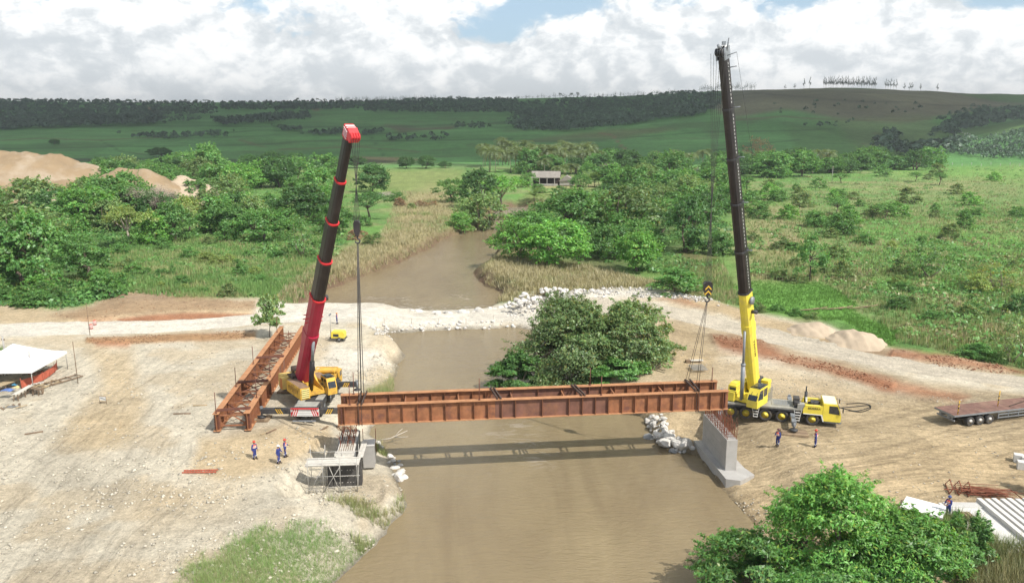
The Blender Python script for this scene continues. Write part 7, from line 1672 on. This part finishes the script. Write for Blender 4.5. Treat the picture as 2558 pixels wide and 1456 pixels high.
forest('forest', [([(-80, 252), (260, 256), (540, 260), (540, 290), (300, 292), (-80, 300)], 3), ([(100, 300), (260, 292), (410, 286), (410, 312), (200, 320), (-80, 330), (-80, 300)], 2.4), ([(560, 262), (800, 258), (900, 258), (900, 276), (700, 280), (560, 278)], 1.2), ([(540, 304), (700, 290), (780, 286), (780, 300), (640, 312), (560, 316)], .7)], 2800, 'dark wood along the far left hills', seed=4)
forest('forest', [([(2330, 330), (2380, 290), (2440, 272), (2558, 275), (2640, 275), (2640, 300), (2480, 312), (2400, 330), (2350, 352)], 2.2), ([(2240, 388), (2290, 372), (2340, 372), (2400, 352), (2360, 385), (2300, 395)], .8), ([(2195, 352), (2220, 330), (2240, 340), (2210, 400)], .4)], 700, 'dark wood in the fold of the right hills', hm=9, seed=5)
forest('forest', [([(2350, 385), (2440, 350), (2558, 325), (2700, 310), (2700, 400), (2500, 402)], 1)], 1500, 'young plantation of small trees on the right hill slope', hm=5.0, seed=6, wm=.6, tone=1.25)
forest('thicket', [([(330, 336), (450, 338), (570, 330), (580, 342), (440, 352), (350, 350)], 1), ([(690, 318), (760, 326), (720, 330)], .5), ([(760, 338), (860, 326), (960, 330), (960, 340), (800, 344)], 1.0), ([(420, 300), (470, 290), (520, 302), (440, 308)], .5), ([(1130, 315), (1190, 310), (1230, 326), (1140, 325)], .4), ([(960, 345), (1100, 340), (1100, 356), (970, 358)], .4), ([(1850, 260), (2300, 255), (2280, 290), (1900, 290)], .25), ([(2000, 318), (2120, 306), (2090, 326)], .1)], 420, 'scattered dark thickets in the cane fields', hm=7, seed=8)
# --- grass and reeds
def grass(name, polys, n, h0, h1, cols, label, seed, wide=.25, blades=5, lean=.35, fade=0):
    r = np.random.default_rng(seed); tot = sum(p[1] for p in polys); P_ = []
    for pl_, w_ in polys: P_ += in_poly(int(n * w_ / tot), pl_, seed * 7 + len(P_))
    P_ = np.array(P_); d0 = np.stack([FPX * 0 + (P_[:, 0] - CX), FPX * cp - (P_[:, 1] - CY) * sp, -FPX * sp - (P_[:, 1] - CY) * cp], -1); t = -CAM_H / d0[:, 2]
    X = d0[:, 0] * t + r.normal(0, .3, len(P_)); Y = d0[:, 1] * t + r.normal(0, .3, len(P_)); Z_, D_, _, _, pk, _ = ground_z(X, Y, True)
    ok = D_ > .15
    if fade: ok &= r.random(N0 := len(X)) < sstep(2, -fade, sdf(P_[:, 0], P_[:, 1], polys[0][0]) + (fbm(X / 1.2, Y / 1.2, 4, seed + 9) - .5) * 70)
    X, Y, Z_ = X[ok], Y[ok], Z_[ok]; N = len(X); dist = np.sqrt(X ** 2 + Y ** 2)
    h = (h0 + (h1 - h0) * r.random(N)) * (.6 + .8 * fbm(X / 6, Y / 6, 3, seed)); B = blades
    a = r.uniform(0, 6.28, (N, B)); off = r.normal(0, .5, (N, B, 2)) * h[:, None, None] * wide * 1.4; ln = r.uniform(0, lean, (N, B)) * h[:, None]
    bx = X[:, None] + off[..., 0]; by = Y[:, None] + off[..., 1]; bw = (h[:, None] * wide * r.uniform(.25, .6, (N, B))); hh = h[:, None] * r.uniform(.6, 1.15, (N, B))
    p0 = np.stack([bx - np.sin(a) * bw * .5, by + np.cos(a) * bw * .5, Z_[:, None] - .05 + 0 * bx], -1); p1 = np.stack([bx + np.sin(a) * bw * .5, by - np.cos(a) * bw * .5, Z_[:, None] - .05 + 0 * bx], -1); p2 = np.stack([bx + np.cos(a) * ln, by + np.sin(a) * ln, Z_[:, None] + hh], -1)
    V = np.stack([p0, p1, p2], 2).reshape(-1, 3); F = np.arange(len(V)).reshape(-1, 3)
    cols = np.array(cols); k = np.clip(fbm(X / 11, Y / 11, 4, seed + 3) * 2.2 - .6 + r.normal(0, .16, N), 0, .999) * (len(cols) - 1); i = k.astype(int); f = (k - i)[:, None]
    c = cols[i] * (1 - f) + cols[np.minimum(i + 1, len(cols) - 1)] * f; c = c[:, None] * r.uniform(.7, 1.3, (N, B, 1))
    return tag(mesh_np(name, V, F, LF['grass'], col=np.repeat(c.reshape(-1, 3), 3, 0)), label, None, None, 'stuff')
GRN, GR2, YG, DRY, STRAW = (.130, .25, .07), (.175, .31, .09), (.26, .35, .12), (.36, .33, .17), (.48, .42, .25)
grass('grass', [([(290, 600), (500, 590), (830, 600), (830, 700), (740, 745), (440, 745), (300, 730), (150, 768), (-60, 752), (-60, 720), (250, 690)], 3), ([(400, 440), (900, 440), (900, 600), (300, 600)], 1.2)], 17000, .5, 1.2, [GR2, GRN, YG, DRY, GR2], 'green grass and weeds of the left bank clearing', 21)
grass('dry_grass', [([(740, 755), (690, 745), (820, 640), (950, 598), (1000, 480), (1130, 480), (1150, 565), (1060, 622), (960, 668), (862, 708)], 3), ([(1190, 690), (1240, 640), (1290, 600), (1400, 650), (1560, 690), (1660, 712), (1600, 720), (1340, 728), (1262, 738)], 2)], 15000, .5, 1.3, [STRAW, DRY, STRAW, DRY, YG], 'flattened dry straw coloured grass on both river banks', 22, .22, 5, .9)
grass('grass', [([(1840, 560), (2558, 520), (2700, 700), (2700, 940), (2480, 900), (2260, 860), (2140, 760), (2060, 705), (1860, 700)], 3), ([(1840, 450), (2558, 420), (2558, 560), (1840, 560)], 1.3), ([(1640, 660), (1800, 650), (1850, 760), (1700, 735)], .4)], 26000, .45, 1.15, [GRN, GR2, DRY, GR2, YG, DRY, STRAW], 'rough green and dry grass of the right scrub field', 23)
grass('meadow_grass', [([(1780, 718), (1900, 702), (2050, 708), (2110, 735), (2140, 760), (2130, 775), (2260, 840), (2230, 860), (2190, 850), (2100, 800), (1990, 790), (1850, 760)], 1)], 7000, .2, .45, [(.12, .26, .05), (.14, .29, .06)], 'bright green short meadow grass beyond the road', 24, .4)
grass('reed_grass', [([(430, 1490), (480, 1400), (600, 1325), (740, 1292), (930, 1278), (965, 1300), (965, 1350), (910, 1395), (870, 1430), (850, 1490)], 1)], 17000, .15, .5, [(.20, .38, .10), (.30, .43, .15), (.24, .42, .12), (.42, .43, .21), (.22, .40, .10)], 'light green reed grass at the lower left bank', 25, .07, 6, .9, 26)
grass('reed_grass', [([(880, 1300), (990, 1290), (1000, 1310), (950, 1370), (900, 1390), (940, 1345)], 1), ([(925, 955), (985, 905), (1000, 885), (985, 925), (968, 985), (930, 985)], 1.6), ([(930, 1070), (950, 1060), (1000, 1080), (940, 1090)], .3), ([(800, 1225), (960, 1230), (1015, 1180), (1020, 1240), (900, 1262)], .5)], 3000, .4, 1.0, [STRAW, DRY, YG, STRAW], 'dry reeds along the left edge of the lower pool', 26, .10, 6, .8)
grass('grass', [([(2430, 1360), (2700, 1350), (2700, 1600), (2430, 1600)], 1), ([(2350, 1290), (2440, 1300), (2520, 1400), (2420, 1440)], .4)], 5200, .5, 1.3, [(.13, .15, .07), DRY, (.12, .15, .06), YG], 'coarse shaded grass at the lower right corner', 27, .10, 6, .7)
grass('grass', [([(-60, 880), (20, 868), (30, 900), (-60, 930)], 1)], 400, .3, .6, [GR2, GRN], 'small green grass patch behind the white tent', 28)
def undergrowth(name, polys, n, r0, r1, cols, label, seed, per=34, leaf=.24, flat=.7):
    r = np.random.default_rng(seed); tot = sum(p[1] for p in polys); P_ = []
    for pl_, w_ in polys: P_ += in_poly(int(n * w_ / tot), pl_, seed * 5 + len(P_))
    P_ = np.array(P_); d0 = np.stack([P_[:, 0] - CX, FPX * cp - (P_[:, 1] - CY) * sp, -FPX * sp - (P_[:, 1] - CY) * cp], -1); t = -CAM_H / d0[:, 2]
    X = d0[:, 0] * t; Y = d0[:, 1] * t; Z_, D_ = ground_z(X, Y, True)[:2]; ok = (D_ > 1.2) & (fbm(X / 16, Y / 16, 3, seed + 1) + r.normal(0, .08, len(X)) > .42); X, Y, Z_ = X[ok], Y[ok], Z_[ok]; N = len(X)
    rad = r0 + (r1 - r0) * r.random(N) ** 2; d = r.normal(0, 1, (N, per, 3)); d /= np.linalg.norm(d, axis=2)[..., None]; d[..., 2] = np.abs(d[..., 2])
    q = d * (r.random((N, per, 1)) ** .4) * rad[:, None, None]; q[..., 2] *= flat; q[..., :2] *= 1.25; C = np.stack([X, Y, Z_], -1)[:, None] + q
    V, F = leaves_np(r, C.reshape(-1, 3), d.reshape(-1, 3) + np.array([0, 0, .6]), np.repeat(leaf * (.6 + .5 * rad), per), .6, .6)
    cols = np.array(cols); k = r.integers(0, len(cols), N); c = np.repeat(cols[k], per, 0) * r.uniform(.65, 1.35, (N * per, 1))
    return tag(mesh_np(name, V, F, LF['grass'], col=np.repeat(c, 4, 0)), label, None, None, 'stuff')
U1, U2, U3, U4 = (.110, .265, .068), (.15, .33, .085), (.20, .33, .10), (.085, .20, .06)
undergrowth('undergrowth', [([(-60, 470), (110, 470), (480, 440), (840, 435), (880, 560), (840, 640), (700, 660), (560, 600), (330, 600), (250, 660), (150, 700), (-60, 740)], 3), ([(-60, 725), (240, 715), (320, 690), (300, 738), (150, 770), (-60, 755)], .5)], 2600, .8, 2.8, [U1, U2, U3, U4], 'tangled green undergrowth of the left bank wood', 71)
undergrowth('undergrowth', [([(250, 690), (320, 600), (560, 600), (830, 640), (760, 735), (560, 748), (300, 735)], 1)], 520, .4, 1.3, [U1, U2, U3, (.24, .27, .12)], 'low leafy weeds in the left bank clearing', 72)
undergrowth('undergrowth', [([(1290, 560), (1480, 520), (1780, 470), (1830, 560), (1800, 660), (1660, 690), (1480, 660), (1320, 640)], 1)], 1000, .8, 2.4, [U1, U4, U3], 'tangled undergrowth of the thicket right of the river', 73)
undergrowth('undergrowth', [([(1840, 440), (2250, 425), (2700, 420), (2700, 900), (2480, 885), (2260, 845), (2140, 750), (2060, 700), (1850, 690)], 1)], 2600, .5, 2.0, [U1, U2, U3, (.27, .27, .13), U2], 'low leafy weeds and shrubs over the right scrub field', 74)
# --- the three big near trees, built with their own full leaf count
def big_tree(name, label, cat, base, W_, Dp, H_, seed, style, n_cl, per, leaf, colr, trunks=3, fork=.2, r0=.02, brown=.03, bark=BARK, rz=0.0, asp=.5):
    V, F, col, cs = crown_np(seed, style, n_cl, per, leaf / max(W_, H_) * 1.0, brown)
    t = thing(name, label, cat, base, rz); sc_ = np.array([W_, Dp, H_]); V = V * sc_
    # leaves keep their true size: rebuild them round scaled centres
    r = np.random.default_rng(seed + 1); Cn = V.reshape(-1, 4, 3).mean(1); Nn = Cn - np.array([0, 0, H_ * .3]); Nn /= np.linalg.norm(Nn, axis=1)[:, None] + 1e-9
    V, F = leaves_np(r, Cn, Nn + np.array([0, 0, .5]), leaf, asp, .6)
    mesh_np('crown', V, F, LF[colr], t, col=col); b = trunk_mb(seed, cs, style, r0, trunks, fork); o = b.build('trunk', bark, t); o.scale = (W_, Dp, H_); return t
pb = G(1440, 955, -2.4)
big_tree('tree', 'large green tree standing in the water behind the hung girders', 'tree', (G(1418, 952, -2.4).x, pb.y + 1.5, -2.6), 18.5, 15.0, 12.3, 201, 'bush', 130, 330, .165, 'olive', 5, .2, .016, .05, BARKP)
big_tree('tree', 'lower bushy tree growing against the right side of the large water tree', 'tree', (G(1580, 945, -1.5).x, pb.y + 2.0, -2.0), 16.0, 12.0, 10.6, 208, 'bush', 110, 320, .165, 'olive', 4, .18, .014, .06, BARKP)
big_tree('tree', 'middle crown joining the two halves of the water tree clump', 'tree', (G(1490, 952, -2.0).x, pb.y + .2, -2.4), 12.0, 10.0, 10.4, 211, 'bush', 80, 320, .165, 'olive', 3, .2, .014, .05, BARKP)
big_tree('shrub', 'drooping leafy bush at the left foot of the large tree in the water', 'bush', (pb.x - 7.6, pb.y - 2.6, -2.6), 8.5, 6.0, 5.4, 202, 'bush', 46, 300, .165, 'mid', 3, .1, .012)
big_tree('shrub', 'leafy bush at the right foot of the large tree in the water', 'bush', (pb.x + 5.0, pb.y - 3.6, -2.4), 11.0, 6.0, 4.6, 203, 'bush', 60, 300, .165, 'mid', 3, .1, .012)
q = P(2195, 1456, 49.5)
big_tree('tree', 'tall leafy green bush in the lower right foreground below the beams', 'tree', (P(2075, 1456, 49.5).x, 49.5, -1.6), 12.5, 8.8, 8.9, 204, 'bush', 130, 260, .15, 'bright', 4, .16, .012, .06, asp=.36)
big_tree('tree', 'lower green bush joining the tall foreground bush on its right', 'tree', (P(2250, 1456, 49.0).x, 49.0, -1.4), 11.0, 7.8, 5.9, 210, 'bush', 120, 250, .15, 'bright', 4, .16, .012, .06, asp=.36)
big_tree('shrub', 'lower leafy bush left of the big foreground bush', 'bush', (P(1880, 1456, 49).x, 49.2, -2.2), 11.0, 7.5, 5.0, 205, 'bush', 60, 250, .16, 'mid', 3, .1, .012, .06, asp=.36)
big_tree('shrub', 'low dark bush filling the bottom edge below the big foreground bush', 'bush', (P(2090, 1456, 47).x, 46.5, -2.0), 14.0, 5.0, 3.6, 209, 'bush', 70, 220, .15, 'mid', 3, .1, .012, .04, asp=.36)
big_tree('shrub', 'feathery green bush right of the big foreground bush', 'bush', (P(2400, 1456, 50).x, 50.0, -1.4), 5.0, 4.5, 5.3, 206, 'bush', 46, 240, .15, 'mid', 3, .1, .012, .05, asp=.3)
p = G(2562, 1228, 0); big_tree('shrub', 'dry brown bush cut by the right edge above the beams', 'bush', (p.x + 1.0, p.y, 0), 3.4, 2.5, 2.6, 207, 'bush', 20, 140, .14, 'dry', 3, .1, .012)

# ---- cumulus whose shadow lies over the far hills
r = np.random.default_rng(91); CH = 1000.0; off = np.array([SUN_DIR.x, SUN_DIR.y]) / SUN_DIR.z * CH
cxs, cys = np.linspace(-4200, 3800, 150), np.linspace(560, 5200, 110); KX, KY = np.meshgrid(cxs, cys)
edge = 655 + (fbm(KX / 160, KX * 0 + 3.3, 3, 95) - .5) * 120 + 420 * sstep(.44, .66, KX / KY) * 1.0 - 40 * sstep(-.1, -.4, KX / KY)
dens = np.minimum((KY - edge) / 120, 1.0) + (fbm(KX / 300, KY / 300, 4, 92) - .40) * .55
dens = np.minimum(dens, 1.2) * (1 - sstep(.50, .60, KX / KY) * sstep(1500, 1800, KY) * .0)
on = dens > .12; th = np.clip(dens, 0, 1) ** .5 * (260 + 260 * fbm(KX / 420, KY / 420, 5, 93)) + (fbm(KX / 90, KY / 90, 4, 94) - .5) * 60
top_ = np.stack([KX + off[0], KY + off[1], CH + np.where(on, np.maximum(th, 6), 0)], -1); bot = np.stack([KX + off[0], KY + off[1], CH - np.where(on, 10 + 20 * fbm(KX / 120, KY / 120, 3, 97), 0)], -1)
F = grid_faces(*KX.shape); keep = on.reshape(-1)[F].sum(1) >= 3; F = F[keep]; V = np.concatenate([top_.reshape(-1, 3), bot.reshape(-1, 3)]); F2 = F[:, ::-1] + KX.size
us = np.unique(np.concatenate([F.ravel(), F2.ravel()])); mp_ = np.zeros(len(V), int); mp_[us] = np.arange(len(us))
CLM = bpy.data.materials.new('cloud_white'); CLM.use_nodes = True; t = NT(CLM.node_tree); t.n.clear()
d_ = t.node('ShaderNodeBsdfDiffuse'); d_.inputs[0].default_value = (.9, .9, .9, 1); tl = t.node('ShaderNodeBsdfTranslucent'); tl.inputs[0].default_value = (.9, .9, .9, 1)
mx = t.node('ShaderNodeMixShader'); mx.inputs[0].default_value = .5; t.link(d_.outputs[0], mx.inputs[1]); t.link(tl.outputs[0], mx.inputs[2]); t.link(mx.outputs[0], t.node('ShaderNodeOutputMaterial').inputs[0])
tag(mesh_np('cloud', V[us], np.concatenate([mp_[F], mp_[F2]]), CLM, smooth=True), 'broad white cumulus drifting above the far hills', None, None, 'stuff')
# ---- light haze over the whole valley
HZM = bpy.data.materials.new('haze_air'); HZM.use_nodes = True; t = NT(HZM.node_tree); t.n.clear()
pv = t.node('ShaderNodeVolumePrincipled'); pv.inputs['Density'].default_value = .00015; pv.inputs['Color'].default_value = (.80, .88, .95, 1); pv.inputs['Anisotropy'].default_value = .2
t.link(pv.outputs[0], t.node('ShaderNodeOutputMaterial').inputs['Volume'])
b = MB(); zt = float(max(HZ.max(), 60) + 45); b.box((0, 3300, (zt - 6) / 2), (26400, 6900, zt + 6)); hz_ = b.build('haze', HZM); tag(hz_, 'thin pale haze in the valley air', None, None, 'stuff')
